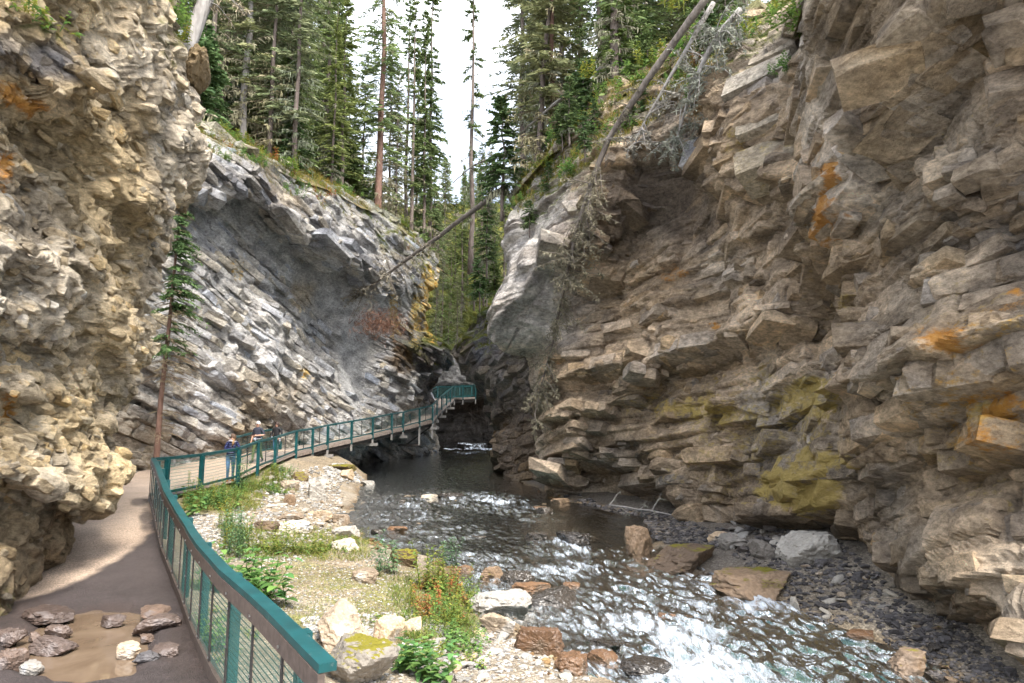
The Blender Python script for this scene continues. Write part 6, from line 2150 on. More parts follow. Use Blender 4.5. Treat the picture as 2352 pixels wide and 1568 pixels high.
scatter_plants(16, (500, 1210, 560, 1290), ['low', 'fireweed', 'yellow'], 'weed by the river side of the fence', 'weeds by the fence', (.7, 1.1))
scatter_plants(22, (850, 1420, 1080, 1540), ['low', 'low', 'bush'], 'small green weed among the pale gravel', 'weeds in the gravel', (.5, 1.0))
scatter_plants(12, (440, 1340, 640, 1520), ['low', 'broad', 'low'], 'weed under the near fence', 'weeds under the near fence', (.7, 1.1))


# ---- grass, too fine to count
def grass(name, label, pts, h, cols, seed, per=9):
    global RNG
    RNG = np.random.default_rng(seed)
    pts = np.repeat(np.asarray(pts, float), per, 0)
    n = len(pts)
    a = pts + RNG.normal(0, .06, (n, 3)) * [1, 1, 0]
    hh = RNG.uniform(.5, 1.2, (n, 1)) * h
    d = RNG.normal(0, .35, (n, 3)); d[:, 2] = 1
    m = a + d * hh * .55; b = a + d * hh * .9 + RNG.normal(0, .3, (n, 3)) * hh * [1, 1, .2]
    u = RNG.integers(0, len(cols), n)
    rb = Ribbons(); rb.add(a, m, b, np.full(n, h * .045 + .004), np.array(cols)[u] * RNG.uniform(.7, 1.25, (n, 1)))
    o = link(name, rb.mesh(name, M['leaves'])); tag(o, label, 'grass', kind='stuff')


def gpts(n, box, seed):
    r = random.Random(seed); out = []
    for _ in range(n): out.append(onground(r.uniform(box[0], box[2]), r.uniform(box[1], box[3])))
    return out


GC_ = [(.20, .26, .06), (.28, .30, .08), (.14, .20, .05), (.36, .31, .13)]
grass('grass', 'short grass on the bank behind the short fence', gpts(420, (420, 1115, 600, 1175), 1), .17, GC_, 5, 12)
grass('grass', 'grass on the slope below the boardwalk approach', gpts(220, (560, 1075, 670, 1130), 2), .16, GC_, 6, 12)
grass('grass', 'thin grass strip across the bank', gpts(520, (520, 1215, 850, 1290), 3), .12, GC_, 7, 9)
grass('grass', 'grass among the weeds along the rapids', gpts(360, (900, 1330, 1090, 1480), 4), .14, GC_, 8, 9)
grass('grass', 'sparse grass on the sandy bank', gpts(420, (600, 1300, 980, 1445), 5), .07, GC_, 9, 6)


def hillpts(n, seed):
    r = random.Random(seed); out = []
    for _ in range(n):
        out.append(hl(r.uniform(420, 985), r.random() ** 1.6 * 6 - .1))
    return out


SL = [(.17, .20, .05), (.24, .22, .07), (.30, .22, .09), (.11, .15, .04)]
grass('grass', 'grass and litter on the rim over the grey wall', hillpts(1500, 11), .35, SL, 12, 8)
grass('grass', 'grass and moss on the rim of the right wall', [hr(_rp.uniform(1170, 1800), _rp.random() ** 1.5 * 6) for _ in range(1100)], .32, SL, 13, 8)

# ---- growth on the rock itself
def on_rock(name, n, test, seed):
    p, nn = SURF[name]
    px, py = proj(np.maximum(p, [-1e9, 2, -1e9]))
    k = np.nonzero(test(px, py) & (nn[:, 2] > -.3))[0]
    r = np.random.default_rng(seed)
    return p[r.choice(k, min(n, len(k)), replace=False)]


_topR = ([c[0] for c in FC[0][:6]], [c[1] for c in FC[0][:6]])
_topB = ([c[0] for c in B_TOP], [c[1] for c in B_TOP]); _lipB = ([c[0] for c in B_LIP], [c[1] for c in B_LIP])
tR = lambda px, py: (px > 1185) & (px < 1640) & (py > np.interp(px, *_topR) - 40) & (py < np.interp(px, *_topR) + np.interp(px, [1185, 1300, 1560, 1640], [60, 110, 120, 50]))
tB = lambda px, py: (px > 440) & (px < 985) & (py > np.interp(px, *_topB) - 20) & (py < np.interp(px, *_topB) * .55 + .45 * np.interp(px, *_lipB))
tN = lambda px, py: (px > 940) & (px < 1060) & (py > 600) & (py < 850)
tE = lambda px, py: (px > 1040) & (px < 1180) & (py > 690) & (py < 800)
grass('grass', 'grass and moss hanging over the rim of the right wall', on_rock('cliff_right', 1500, tR, 1), .30, SL + [(.26, .27, .05)], 31, 9)
grass('grass', 'grass tufts in the slabs over the hollow of the grey wall', on_rock('cliff_grey', 900, tB, 2), .26, SL, 32, 8)
grass('grass', 'bright moss on the nose of the grey wall', on_rock('cliff_grey', 700, tN, 3), .20, [(.24, .27, .04), (.17, .20, .04)], 33, 8)
grass('grass', 'bright moss on the dark buttress', on_rock('cliff_buttress', 500, tE, 4), .20, [(.22, .25, .04), (.15, .18, .03)], 34, 8)
for q in on_rock('cliff_right', 46, tR, 5):
    plant(_rp.choice(['bush', 'yellow', 'bush', 'low', 'bush', 'red']), q, 'shrub rooted in the mossy top of the right wall', 'shrubs on the right wall', _rp.uniform(.9, 1.9), 'shrub')
for q in on_rock('cliff_grey', 30, tB, 6):
    plant(_rp.choice(['bush', 'yellow', 'low', 'red']), q, 'weed rooted in the slabs above the hollow of the grey wall', 'weeds on the grey wall', _rp.uniform(.8, 1.7), 'shrub')
for i, q in enumerate(on_rock('cliff_right', 10, tR, 7)):
    tree('young', i, q, 'small spruce rooted in the mossy top of the right wall', 'young spruces on the rims', _rp.uniform(.3, .6), name='young_spruce')

# ---- shrubs of the rims
for i in range(34):
    px = _rp.uniform(450, 960); q = hl(px, _rp.random() * 2.5 + .1)
    plant(_rp.choice(['bush', 'yellow', 'bush', 'low', 'red']), q, 'shrub or weed on the rim over the grey wall', 'shrubs of the left rim', _rp.uniform(1.2, 2.4), 'shrub')
for i in range(40):
    px = _rp.uniform(1190, 1800); q = hr(px, _rp.random() * 3 - .1)
    plant(_rp.choice(['bush', 'yellow', 'bush', 'low', 'bush']), q, 'shrub or weed on the rim of the right wall', 'shrubs of the right rim', _rp.uniform(1.2, 2.2), 'shrub')
for px, py, Y, k, s, lab in [(112, 48, 9.0, 'low', 1.2, 'mossy weeds on the ledge of the near left wall'), (60, 30, 8.8, 'yellow', .5, 'yellow-green weeds on the ledge of the near left wall'), (405, 60, 15.4, 'bush', 1.5, 'bright green shrub at the foot of the leaning trunk'),
                             (418, 105, 15.8, 'yellow', 1.1, 'yellow-leaved shrub over the brown overhanging slab'), (1822, 60, 17.5, 'bush', 1.6, 'bright green shrub in the cleft of the right wall'), (1818, 160, 17.2, 'bush', 1.1, 'small fern-like plant low in the cleft of the right wall'),
                             (1800, 20, 17.8, 'yellow', 1.8, 'yellow-leaved shrub over the cleft of the right wall'), (1545, 20, 24, 'yellow', 2.2, 'yellow autumn shrub on top of the right rim'), (1355, 175, 27, 'yellow', 1.6, 'yellow-leaved sapling beside the pale thin trunk')]:
    plant(k, P(px, py, Y), lab, 'plants on the rock', s, 'shrub')

# ================================================================== fallen and leaning trees
def dead_limb(rb, mb, a, d, L, r0, r, twigs=14, droop=.5, col=((.20, .185, .16), (.36, .34, .30)), lichen=True):
    """one crooked dead branch with side twigs"""
    a = np.asarray(a, float); d = np.asarray(d, float); d /= np.linalg.norm(d)
    pts = [a]; n = 7
    for i in range(1, n):
        d = d + r.normal(0, .13, 3) + np.array((0, 0, -droop * .16)); d /= np.linalg.norm(d)
        pts.append(pts[-1] + d * L / (n - 1))
    mb.tube(pts, [max(.006, r0 * (1 - i / (n - .3))) for i in range(n)], 5)
    P_ = np.array(pts)
    global RNG
    t = r.random(twigs) ** .8
    q = np.stack([np.interp(t, np.linspace(0, 1, n), P_[:, k]) for k in range(3)], 1)
    dv = r.normal(0, 1, (twigs, 3)); dv[:, 2] = dv[:, 2] * .6 - .5
    dv /= np.linalg.norm(dv, axis=1, keepdims=True)
    ln = (.18 + .32 * L * (1 - t)) * r.uniform(.4, 1.0, twigs)
    b = q + dv * ln[:, None]; m = (q + b) / 2 + np.array((0, 0, .06)) * ln[:, None]
    u = r.random((twigs, 1)); c = np.array(col[0]) * (1 - u) + np.array(col[1]) * u
    rb.add(q, m, b, np.full(twigs, .028), c)
    for k in range(4):
        o = r.normal(0, 1, (twigs, 3)); o[:, 2] -= .5
        aa = q + (b - q) * r.uniform(.2, .9, (twigs, 1)); bb = aa + o / np.linalg.norm(o, axis=1, keepdims=True) * (ln * r.uniform(.25, .55, twigs))[:, None]
        rb.add(aa, (aa + bb) / 2, bb, np.full(twigs, .02 if not lichen else .03), c * r.uniform(.8, 1.2, (twigs, 1)))


def fallen_tree(name, label, line, rads, limbs, seed, bark='bark_dead', col=((.20, .185, .16), (.36, .34, .30)), twigs=14):
    r = np.random.default_rng(seed)
    global RNG
    RNG = np.random.default_rng(seed + 1)
    o0 = np.asarray(line[0], float)
    root = empty(name, tuple(o0))
    pts = resample(line, .5)
    n = len(pts)
    s = np.linspace(0, 1, n)
    rad = np.interp(s, np.linspace(0, 1, len(rads)), rads) * r.uniform(.93, 1.07, n)
    MB().tube(pts + r.normal(0, .012, pts.shape), list(rad), 9).build('trunk', M[bark], root, True, origin=o0)
    rb, mb = Ribbons(), MB()
    for (t0, t1, cnt, L, droop, bias) in limbs:
        for i in range(cnt):
            t = r.uniform(t0, t1)
            a = np.array([np.interp(t, s, pts[:, k]) for k in range(3)])
            d = r.normal(0, 1, 3) + np.array(bias)
            dead_limb(rb, mb, a, d, L * r.uniform(.5, 1.15), .028, r, twigs, droop, col)
    br = mb.build('branch', M[bark], root, True, origin=o0)
    for V in rb.V: V -= o0
    link('twigs', rb.mesh('twigs', M['twigs']), br)
    tag(root, label, 'fallen tree', 'dead and fallen trees')
    return root


fallen_tree('fallen_log', 'long bare dark log leaning across the gorge from the right rim to the grey wall', [P(1165, 425, 36), P(1000, 548, 40), P(840, 665, 44), P(810, 690, 44.8)], [.16, .14, .10, .04],
            [(.72, 1.0, 22, 2.6, .9, (-.5, -.3, .1)), (.45, .75, 9, 1.6, .8, (0, 0, -.5)), (.1, .45, 4, 1.4, .5, (0, -.2, -.2))], 3, twigs=22)
fallen_tree('fallen_tree', 'big dead tree toppled over the right rim and hanging down the wall with lichen branches', [P(1632, -20, 22), P(1500, 165, 23.4), P(1400, 310, 24.6), P(1352, 440, 25.0), P(1318, 560, 25.6), P(1290, 680, 26.6), P(1268, 790, 28.3), P(1245, 880, 28.4), P(1222, 975, 28.4)],
            [.14, .13, .12, .10, .09, .075, .055, .035, .015],
            [(.38, .72, 46, 1.7, 1.1, (.3, -.2, -.5)), (.72, 1.0, 30, 1.2, 1.0, (0, -.2, -.9)), (.05, .35, 8, 1.0, .6, (0, -.3, -.2))], 4, col=((.13, .125, .11), (.27, .265, .23)), twigs=24)
fallen_tree('fallen_tree', 'thin pale dead trunk slanting beside the big toppled tree', [P(1640, 5, 22.5), P(1560, 140, 23.2), P(1470, 300, 24.0), P(1455, 340, 24.2)], [.09, .08, .05, .02], [(.1, 1.0, 26, 1.3, .8, (.4, -.2, -.3))], 5, 'bark_pale', twigs=18)
fallen_tree('dead_tree', 'grey twiggy dead tree draped over the top of the rock column', [P(1700, 20, 20.5), P(1640, 90, 20.8), P(1590, 200, 21.5), P(1560, 300, 22.3), P(1545, 350, 22.5)], [.10, .09, .07, .05, .02], [(.0, 1.0, 44, 1.5, .9, (0, -.3, -.3))], 6, 'bark_pale', twigs=24)
fallen_tree('fallen_log', 'thin bare log lying over the outer end of the right rim', [P(1430, 120, 30), P(1300, 215, 31), P(1200, 300, 33)], [.10, .08, .04], [(.3, 1, 7, .9, .3, (0, 0, 0))], 7, 'bark_pale')
fallen_tree('fallen_log', 'thin leaning dead stem crossing behind the lone thin conifer', [P(1190, 340, 50), P(1085, 380, 54), P(1040, 420, 55)], [.09, .07, .03], [(.2, 1, 5, 1.2, .4, (0, 0, 0))], 8)
fallen_tree('driftwood', 'bleached thin branches washed up under the right wall', [P(1400, 1160, 25.5), P(1500, 1175, 23.8), P(1590, 1188, 22.4)], [.03, .03, .01], [(0, 1, 7, .8, .2, (0, 0, .1))], 9, 'bark_pale', twigs=5)

# reddish dead sprays on the log's lower end
rb = Ribbons(); RNG = np.random.default_rng(5)
c0 = P(872, 742, 43.8)
n = 1500
a = c0 + RNG.normal(0, 1, (n, 3)) * [.85, .5, .45]
d = RNG.normal(0, 1, (n, 3)); d[:, 2] -= .6; d /= np.linalg.norm(d, axis=1, keepdims=True)
b = a + d * RNG.uniform(.15, .4, (n, 1))
rb.add(a - c0, (a + b) / 2 - c0, b - c0, np.full(n, .03), np.array((.24, .12, .085)) * RNG.uniform(.6, 1.4, (n, 1)))
tag(link('dead_spray', rb.mesh('dead_spray', M['twigs']), loc=tuple(c0)), 'reddish brown dead spruce spray hanging below the crossing log', 'branch', 'dead and fallen trees')

# leaning grey trunk on the near left corner
def leaning_trunk():
    b = P(428, 112, 16.2); t = P(485, -30, 16.6); d = t - b
    root = empty('leaning_tree', tuple(b)); pts = [b - d * .35, b, b + d * .5, b + d, b + d * 2.2, b + d * 5, b + d * 8]
    MB().tube(pts, [.24, .21, .19, .18, .16, .10, .03], 10).build('trunk', M['bark_pale'], root, True, origin=b)
    r = np.random.default_rng(8); rb, mb = Ribbons(), MB()
    for i in range(26):
        k = r.uniform(.75, 7)
        dead_limb(rb, mb, b + d * k, np.array((r.uniform(.2, 1), r.normal(0, .6), -.1)), r.uniform(.8, 1.8), .02, r, 20, 1.0)
    mb.build('branch', M['bark_pale'], root, True, origin=b)
    for V in rb.V: V -= b
    link('twigs', rb.mesh('twigs', M['twigs']), root)
    tag(root, 'thick grey trunk leaning out from the top of the near left wall', 'tree')


leaning_trunk()
me = stone_mesh('boulder', 78, 5, (.26, .7, .60), 6, .03, 'stone_mossdark')
o = link('boulder', me, loc=tuple(P(456, 160, 16.4))); o.rotation_euler = (.2, .35, .3)
tag(o, 'brown overhanging rock slab jutting from the top corner of the near left wall', 'rock')

# slim young spruce in front of the grey wall
def slim_spruce():
    b = P(357, 1080, 26.8); top = P(417, 447, 26.4); d = top - b; H = np.linalg.norm(d)
    root = empty('slim_spruce', tuple(b))
    pts = [b - d * .03, b, b + d * .25 + np.array((-.05, 0, 0)), b + d * .5, b + d * .75, b + d]
    MB().tube(pts, [.13, .115, .095, .075, .05, .012], 8).build('trunk', M['bark_red'], root, True, origin=b)
    global RNG
    RNG = np.random.default_rng(31); r = RNG
    Rn, Rt = Ribbons(), Ribbons()
    for k in range(230):
        t = r.uniform(.30, 1.0) if k < 170 else r.uniform(.12, .6)
        live = t > .42 and r.random() < .5 and k < 170
        a0 = d * t
        # fuller towards the river
        az = r.normal(-.35, 1.25)
        L = (1.75 * (1 - t) ** .55 + .2) * r.uniform(.5, 1.15) * (1.0 if abs(az) < 1.3 else .6)
        dv = np.array((math.cos(az), math.sin(az), .05)); sd = np.array((-dv[1], dv[0], 0))
        n = 26
        u = r.random(n); q = a0 + dv * (L * u)[:, None] + np.array((0, 0, 1.)) * (-.38 * L * u * u)[:, None]
        Rt.add(a0[None], (a0 + dv * L * .5)[None] - [[0, 0, .08 * L]], (a0 + dv * L)[None] - [[0, 0, .36 * L]], np.array([.025]), np.array([(.16, .13, .11)]))
        sg = np.where(r.random(n) < .5, -1, 1)
        ln = (.10 + .22 * (1 - u)) * r.uniform(.6, 1.2, n)
        bb = q + (dv * .6 + sd * sg[:, None] * .8) * ln[:, None] - np.array((0, 0, .4)) * ln[:, None]
        if live:
            w = r.random((n, 1)); c = np.array((.085, .155, .06)) * (1 - w) + np.array((.19, .28, .11)) * w
            Rn.add(q, (q + bb) / 2 + [0, 0, .02], bb, r.uniform(.05, .09, n), c)
            o_ = r.normal(0, .04, (n, 3)); Rn.add(q + o_, (q + bb) / 2 + o_, bb + o_ * 2, r.uniform(.04, .07, n), c * .85)
        else:
            Rt.add(q[:10], (q + bb)[:10] / 2, bb[:10], np.full(10, .018), np.broadcast_to(np.array((.24, .22, .18)), (10, 3)))
    link('crown', Rn.mesh('crown', M['needles']), root); link('dead_branches', Rt.mesh('dead_branches', M['twigs']), root)
    tag(root, 'slim young spruce with bare lower trunk in front of the grey wall', 'tree')


slim_spruce()
# ================================================================== people
def cloth(name, c, rough=.85, var=.15, sc=30., quilt=False):
    m, nt, bs = new_mat(name)
    tc = nd(nt, 'ShaderNodeTexCoord'); n = nd(nt, 'ShaderNodeTexNoise', Scale=sc, Detail=4.0)
    nt.links.new(tc.outputs['Object'], n.inputs['Vector'])
    col = mixc(nt, c, ramp(nt, n.outputs['Fac'], [(.3, (1 - var,) * 3), (.7, (1 + var,) * 3)]), 1.0, 'MULTIPLY')
    nt.links.new(col, bs.inputs['Base Color']); bs.inputs['Roughness'].default_value = rough
    if quilt:
        w = nd(nt, 'ShaderNodeTexWave', Scale=4.2); w.bands_direction = 'Z'; nt.links.new(tc.outputs['Object'], w.inputs['Vector'])
        bump(nt, bs, w.outputs['Fac'], 1.0, .03); bs.inputs['Roughness'].default_value = .45
    else:
        bump(nt, bs, n.outputs['Fac'], .5, .01)
    return m


M['skin'] = cloth('skin', (.50, .29, .21), .55, .06)
M['jeans'] = cloth('blue_jeans', (.10, .19, .36), .9, .25, 14.)
M['navy'] = cloth('navy_quilted_jacket', (.014, .020, .085), .45, .1, 30., True)
M['blackj'] = cloth('black_jacket', (.012, .012, .015), .6)
M['charcoal'] = cloth('charcoal_shirt', (.038, .042, .062), .9)
M['olive'] = cloth('olive_trousers', (.10, .135, .05), .9, .2, 14.)
M['teal_leg'] = cloth('dark_teal_trousers', (.05, .10, .11), .9, .2)
M['shoe'] = cloth('dark_shoe', (.03, .03, .035), .7)
M['shoe_orange'] = cloth('orange_brown_shoe', (.42, .17, .04), .7)
M['shoe_blue'] = cloth('pale_blue_shoe', (.25, .36, .55), .7)
M['hair_brown'] = cloth('brown_hair', (.10, .055, .03), .6, .4, 60.)
M['hair_blond'] = cloth('blond_hair_ends', (.34, .20, .09), .6, .3, 60.)
M['hair_white'] = cloth('white_hair', (.62, .61, .59), .7, .15, 60.)
M['hair_dark'] = cloth('dark_curly_hair', (.055, .035, .028), .7, .4, 60.)
M['glasses'] = cloth('dark_lens', (.008, .008, .009), .15)
M['scarf'] = cloth('pale_scarf', (.45, .42, .46), .9, .4, 25.)
M['bag'] = cloth('pale_grey_bag', (.38, .41, .47), .85, .25, 25.)
M['lips'] = cloth('lips', (.42, .14, .12), .5)


def person(loc, rz, J, zones, label, H=1.0):
    """J: joint -> (x, y, z, radius); front is -Y. zones: list of (a, b, material) bones."""
    names = list(J); idx = {n: i for i, n in enumerate(names)}
    me = bpy.data.meshes.new('body')
    me.from_pydata([J[n][:3] for n in names], [(idx[a], idx[b]) for a, b, _ in zones], [])
    o = bpy.data.objects.new('body', me); COL.objects.link(o)
    sk = o.modifiers.new('skin', 'SKIN'); sk.use_smooth_shade = True
    sv = me.skin_vertices[0].data
    for n in names:
        r = J[n][3]; sv[idx[n]].radius = (r, r) if np.isscalar(r) else r
        sv[idx[n]].use_root = (n == 'pelvis')
    sb = o.modifiers.new('sub', 'SUBSURF'); sb.levels = 2; sb.render_levels = 2
    dg = bpy.context.evaluated_depsgraph_get(); dg.update()
    bm_ = bpy.data.meshes.new_from_object(o.evaluated_get(dg))
    bpy.data.objects.remove(o); bpy.data.meshes.remove(me)
    mats = []
    for _, _, m in zones:
        if m not in mats: mats.append(m)
    bm_.materials.clear()
    for m in mats: bm_.materials.append(M[m])
    n = len(bm_.polygons); cen = np.zeros(n * 3); bm_.polygons.foreach_get('center', cen); cen = cen.reshape(-1, 3)
    best = np.full(n, 9.); mi = np.zeros(n, np.int32)
    for a, b, m in zones:
        A, B_ = np.array(J[a][:3]), np.array(J[b][:3]); v = B_ - A
        t = np.clip(((cen - A) @ v) / (v @ v + 1e-9), 0, 1)
        ra = np.mean(J[a][3]); rb_ = np.mean(J[b][3])
        d = np.linalg.norm(cen - A - t[:, None] * v, axis=1) - (ra + (rb_ - ra) * t)
        k = d < best; best[k] = d[k]; mi[k] = mats.index(m)
    bm_.polygons.foreach_set('material_index', mi)
    bm_.polygons.foreach_set('use_smooth', np.ones(n, bool))
    bm_.name = 'body'
    root = empty('person', loc, rz)
    link('body', bm_, root)
    tag(root, label, 'person')
    return root


def hand(J, Z, side, wrist, d, down, skin='skin'):
    """palm and five bent fingers; d = pointing direction, down = palm normal"""
    w = np.array(wrist); d = np.array(d, float); d /= np.linalg.norm(d); down = np.array(down, float); down /= np.linalg.norm(down)
    s = np.cross(d, down)
    pm = 'palm' + side
    J[pm] = tuple(w + d * .055) + ((.034, .022),)
    Z.append(('wrist' + side, pm, skin))
    for k, (off, L) in enumerate(((-.030, .058), (-.010, .072), (.010, .076), (.029, .064))):
        a = w + d * .085 + s * off; b = a + d * L * .5 + down * .008; c = b + d * L * .4 + down * .022
        for nm, q, r in (('k', a, .0095), ('m', b, .0088), ('t', c, .0078)): J['f%s%d%s' % (nm, k, side)] = tuple(q) + (r,)
        Z += [(pm, 'fk%d%s' % (k, side), skin), ('fk%d%s' % (k, side), 'fm%d%s' % (k, side), skin), ('fm%d%s' % (k, side), 'ft%d%s' % (k, side), skin)]
    sg = -1 if side == 'L' else 1
    a = w + d * .035 + s * (.03 * sg); b = a + s * (.025 * sg) + d * .03 + down * .012
    J['th1' + side] = tuple(a) + (.011,); J['th2' + side] = tuple(b) + (.009,)
    Z += [(pm, 'th1' + side, skin), ('th1' + side, 'th2' + side, skin)]


def head_parts(root, hc, yaw, hair, style, glasses=True, ends=None):
    """hair, ears, nose, sunglasses, mouth as children; hc = head centre, yaw turns the face about Z"""
    hc = np.array(hc); c, s = math.cos(yaw), math.sin(yaw)

    def tr(V): V = np.asarray(V, float); return np.stack([V[:, 0] * c - V[:, 1] * s, V[:, 0] * s + V[:, 1] * c, V[:, 2]], 1) + hc
    V, Fc = ICO[3]
    # hair cap: covers top, back and sides, leaves the face open
    k = V.copy()
    back = (k[:, 1] > -.15) | (k[:, 2] > .55)
    rad = np.where(back, 1.0, .80)
    if style == 'short': rad = np.where((k[:, 2] < -.25), .72, rad)
    hv = k * rad[:, None] * np.array((.093, .112, .125)) + np.array((0, .012, .018))
    if style in ('long', 'curly'):
        lo = (k[:, 2] < .1) & (k[:, 1] > -.35)
        f = np.where(lo, (.1 - k[:, 2]), 0)
        ln = .26 if style == 'long' else .13
        hv[:, 2] -= f * ln; hv[:, 0] *= 1 + f * (.18 if style == 'long' else .45)
        hv[:, :2] *= 1.04
    hv *= (1 + (.05 if style == 'curly' else .025) * vn(k * (7 if style == 'curly' else 9) + 3, 5))[:, None]
    h = link('hair', mesh_np('hair', tr(hv), Fc, M[hair], smooth=True), root)
    if ends:
        m = MB()
        for x in (-.085, .085): m.tube(tr([(x, .0, -.05), (x * 1.2, -.02, -.18), (x * 1.15, -.05, -.30)]), [.03, .038, .012], 8)
        m.build('hair_strand', M[ends], h, True)
    nb = MB()
    nb.tube(tr([(0, -.098, .012), (0, -.122, -.020), (0, -.104, -.032)]), [.008, .014, .010], 6); nb.build('nose', M['skin'], root, True)
    MB().tube(tr([(-.024, -.098, -.058), (0, -.106, -.060), (.024, -.098, -.058)]), [.004, .007, .004], 6).build('mouth', M['lips'], root, True)
    if style == 'short':
        for x in (-1, 1): MB().tube(tr([(x * .086, .0, .02), (x * .096, .012, -.01), (x * .086, .0, -.035)]), [.010, .016, .008], 6).build('ear', M['skin'], root, True)
    if glasses:
        g = MB()
        for x in (-1, 1): g.tube(tr([(x * .036, -.094, .012), (x * .036, -.110, .012)]), [.026, .025], 10)
        g.tube(tr([(-.07, -.085, .018), (0, -.112, .02), (.07, -.085, .018)]), .006, 6)
        for x in (-1, 1): g.tube(tr([(x * .07, -.085, .018), (x * .09, .0, .015)]), .004, 6)
        g.build('sunglasses', M['glasses'], root, True)


def body(shirt, trousers, shoe, sleeves=None, arms=None, legs=None, hips=.135, chest=.15, waist=.125, skin_arm=False, lean=(0, 0), head=(0, -.01, 1.545)):
    """joints of a 1.67 m figure; arms/legs override joints"""
    lx, ly = lean
    J = {'pelvis': (0, 0, .92, (hips, .105)), 'waist': (lx * .3, ly * .3, 1.06, (waist, .095)), 'chest': (lx * .7, ly * .7, 1.25, (chest, .108)), 'collar': (lx, ly, 1.385, (.095, .075)),
         'neck': (lx, ly - .005, 1.43, .052), 'jaw': (lx, ly - .035, 1.485, (.055, .060)), 'face': (lx, ly - .015, 1.545, (.075, .090)), 'crown': (lx, ly + .005, 1.615, (.068, .080)),
         'shL': (lx + .165, ly, 1.365, .058), 'shR': (lx - .165, ly, 1.365, .058)}
    A = {'elL': (.24, .02, 1.10, .042), 'wristL': (.22, -.06, .88, .027), 'elR': (-.24, .02, 1.10, .042), 'wristR': (-.22, -.06, .88, .027)}
    A.update(arms or {})
    G = {'hipL': (.095, 0, .86, .092), 'knL': (.10, -.02, .50, .062), 'anL': (.10, .03, .10, .043), 'heelL': (.10, .05, .045, .042), 'toeL': (.11, -.15, .035, (.045, .030)),
         'hipR': (-.095, 0, .86, .092), 'knR': (-.10, -.02, .50, .062), 'anR': (-.10, .03, .10, .043), 'heelR': (-.10, .05, .045, .042), 'toeR': (-.11, -.15, .035, (.045, .030))}
    G.update(legs or {})
    J.update(A); J.update(G)
    sl = sleeves or shirt
    Z = [('pelvis', 'waist', shirt), ('waist', 'chest', shirt), ('chest', 'collar', shirt), ('collar', 'neck', 'skin'), ('neck', 'jaw', 'skin'), ('jaw', 'face', 'skin'), ('face', 'crown', 'skin')]
    tl = trousers if isinstance(trousers, tuple) else (trousers, trousers)
    for S, tm in (('L', tl[0]), ('R', tl[1])):
        Z += [('collar', 'sh' + S, shirt), ('sh' + S, 'el' + S, sl), ('el' + S, 'wrist' + S, 'skin' if skin_arm else sl),
              ('pelvis', 'hip' + S, tm), ('hip' + S, 'kn' + S, tm), ('kn' + S, 'an' + S, tm), ('an' + S, 'heel' + S, shoe), ('heel' + S, 'toe' + S, shoe)]
    return J, Z


# woman leaning on the railing, head turned aside
q = P(527, 1104, 24.75); q[2] = float(path_z(np.array([q[0]]), np.array([q[1]]))[0][0])
J, Z = body('navy', 'jeans', 'shoe_orange', arms={'elL': (.27, -.13, 1.14, .056), 'wristL': (.13, -.34, 1.145, .032), 'elR': (-.22, -.16, 1.14, .056), 'wristR': (.03, -.36, 1.15, .032)},
            hips=.155, chest=.165, waist=.15, lean=(.02, -.07), legs={'knR': (-.08, -.05, .50, .064), 'anR': (-.07, .06, .10, .043), 'heelR': (-.07, .08, .045, .042), 'toeR': (-.09, -.12, .035, (.045, .03))})
J['pelvis'] = (0, .03, .90, (.165, .125)); J['waist'] = (0, .0, 1.05, (.15, .115)); J['hipL'] = (.085, .03, .82, .098); J['hipR'] = (-.085, .03, .82, .098)
hand(J, Z, 'L', J['wristL'][:3], (-.75, -.45, -.05), (0, 0, -1)); hand(J, Z, 'R', J['wristR'][:3], (.8, -.35, -.05), (0, 0, -1))
w1 = person(tuple(q), R(28), J, Z, 'woman in a navy quilted jacket and jeans leaning on the railing corner')
head_parts(w1, (.02, -.085, 1.55), R(-70), 'hair_brown', 'long', True, 'hair_blond')
MB().tube([(.10 * math.cos(a) + .02, .085 * math.sin(a) - .075, 1.415 + .02 * math.sin(2 * a)) for a in np.linspace(0, 2 * math.pi, 15)], .042, 8).build('scarf', M['scarf'], w1, True)

# white-haired man walking down the ramp
q = P(589, 1060, 30.6); q[2] = float(zpath(q[1]))
J, Z = body('charcoal', 'olive', 'shoe', skin_arm=True, arms={'elR': (-.27, .08, 1.10, .046), 'wristR': (-.27, -.02, .86, .030), 'elL': (.30, .02, 1.12, .046), 'wristL': (.08, -.20, 1.10, .030)}, hips=.14, chest=.175, waist=.155,
            legs={'knL': (.10, .04, .50, .066), 'anL': (.10, .24, .17, .045), 'heelL': (.10, .29, .13, .044), 'toeL': (.11, .13, .045, (.047, .030)), 'knR': (-.10, -.10, .50, .066), 'anR': (-.10, -.14, .10, .045), 'heelR': (-.10, -.12, .045, .044), 'toeR': (-.11, -.33, .035, (.047, .030))})
hand(J, Z, 'R', J['wristR'][:3], (0, -.15, -1), (.9, 0, 0)); hand(J, Z, 'L', J['wristL'][:3], (-.95, -.15, -.1), (0, .8, -.2))
w2 = person(tuple(q), R(-12), J, Z, 'white-haired man in a charcoal shirt and green trousers walking down the ramp')
w2.scale = (1.08, 1.08, 1.09)
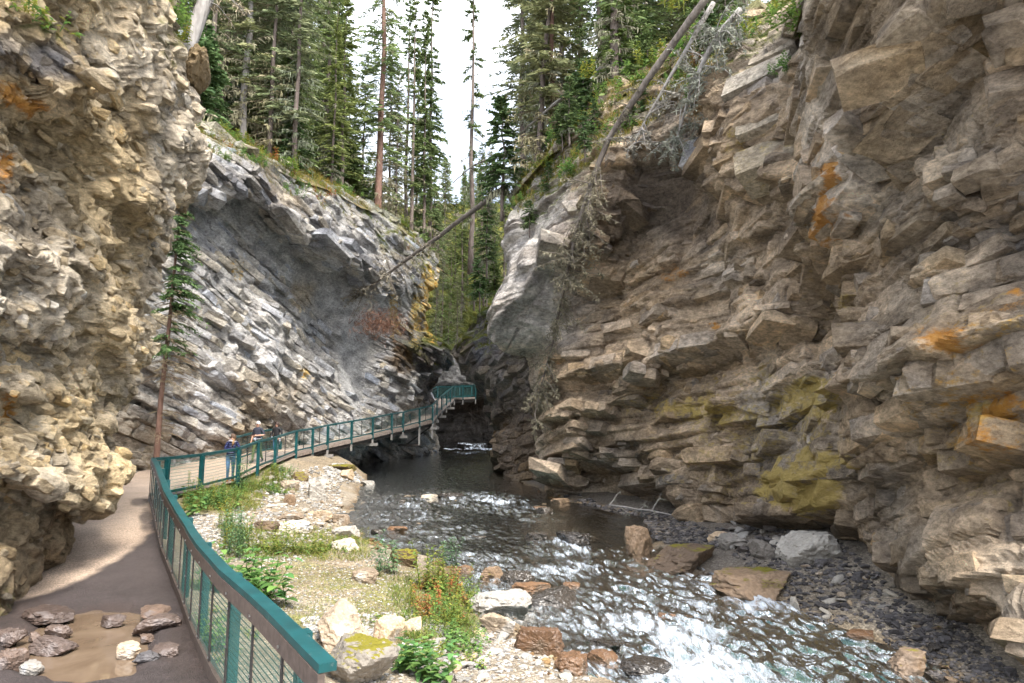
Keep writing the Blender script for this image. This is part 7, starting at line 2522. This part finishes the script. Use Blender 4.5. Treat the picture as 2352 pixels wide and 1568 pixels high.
head_parts(w2, (0, -.015, 1.55), R(-4), 'hair_white', 'short', True)
MB().tube([(.165 * math.cos(a), .125 * math.sin(a) - .005, .99 - .03 * math.cos(a * 1 + 1.5)) for a in np.linspace(0, 2 * math.pi, 17)], .02, 8).build('tied_jacket', M['bag'], w2, True)
MB().tube([(0, -.15, 1.0), (-.01, -.19, .95), (.02, -.16, .88)], [.05, .06, .02], 8).build('waist_bag', M['bag'], w2, True)

# woman in black walking behind him
q = P(633, 1052, 32.4); q[2] = float(zpath(q[1]))
J, Z = body('blackj', ('teal_leg', 'jeans'), 'shoe_blue', arms={'elL': (.26, .02, 1.10, .054), 'wristL': (.21, -.14, .93, .030), 'elR': (-.26, .02, 1.10, .054), 'wristR': (-.20, -.14, .93, .030)}, hips=.15, chest=.165, waist=.15,
            legs={'knL': (.09, -.06, .50, .064), 'anL': (.09, -.06, .10, .043), 'heelL': (.09, -.04, .045, .042), 'toeL': (.10, -.25, .035, (.045, .03)), 'knR': (-.10, .02, .50, .064), 'anR': (-.11, .16, .12, .043), 'heelR': (-.11, .19, .07, .042), 'toeR': (-.12, .02, .035, (.045, .03))})
hand(J, Z, 'L', J['wristL'][:3], (-.2, -.5, -.8), (-.8, 0, 0)); hand(J, Z, 'R', J['wristR'][:3], (.2, -.5, -.8), (.8, 0, 0))
w3 = person(tuple(q), R(-10), J, Z, 'dark-haired woman in a black jacket with clothes tied at her waist on the ramp')
head_parts(w3, (0, -.015, 1.55), R(6), 'hair_dark', 'curly', False)
MB().tube([(.165 * math.cos(a), .13 * math.sin(a) - .005, .95 - .02 * math.cos(a + 1.2)) for a in np.linspace(0, 2 * math.pi, 17)], .028, 8).build('tied_jacket', M['bag'], w3, True)
MB().tube([(-.10, -.16, .97), (-.13, -.19, .90), (-.10, -.17, .80)], [.06, .07, .03], 8).build('sleeve', M['bag'], w3, True)
MB().tube([(.17, -.10, .95), (.22, -.10, .82), (.21, -.08, .70)], [.05, .06, .03], 8).build('sleeve', M['bag'], w3, True)
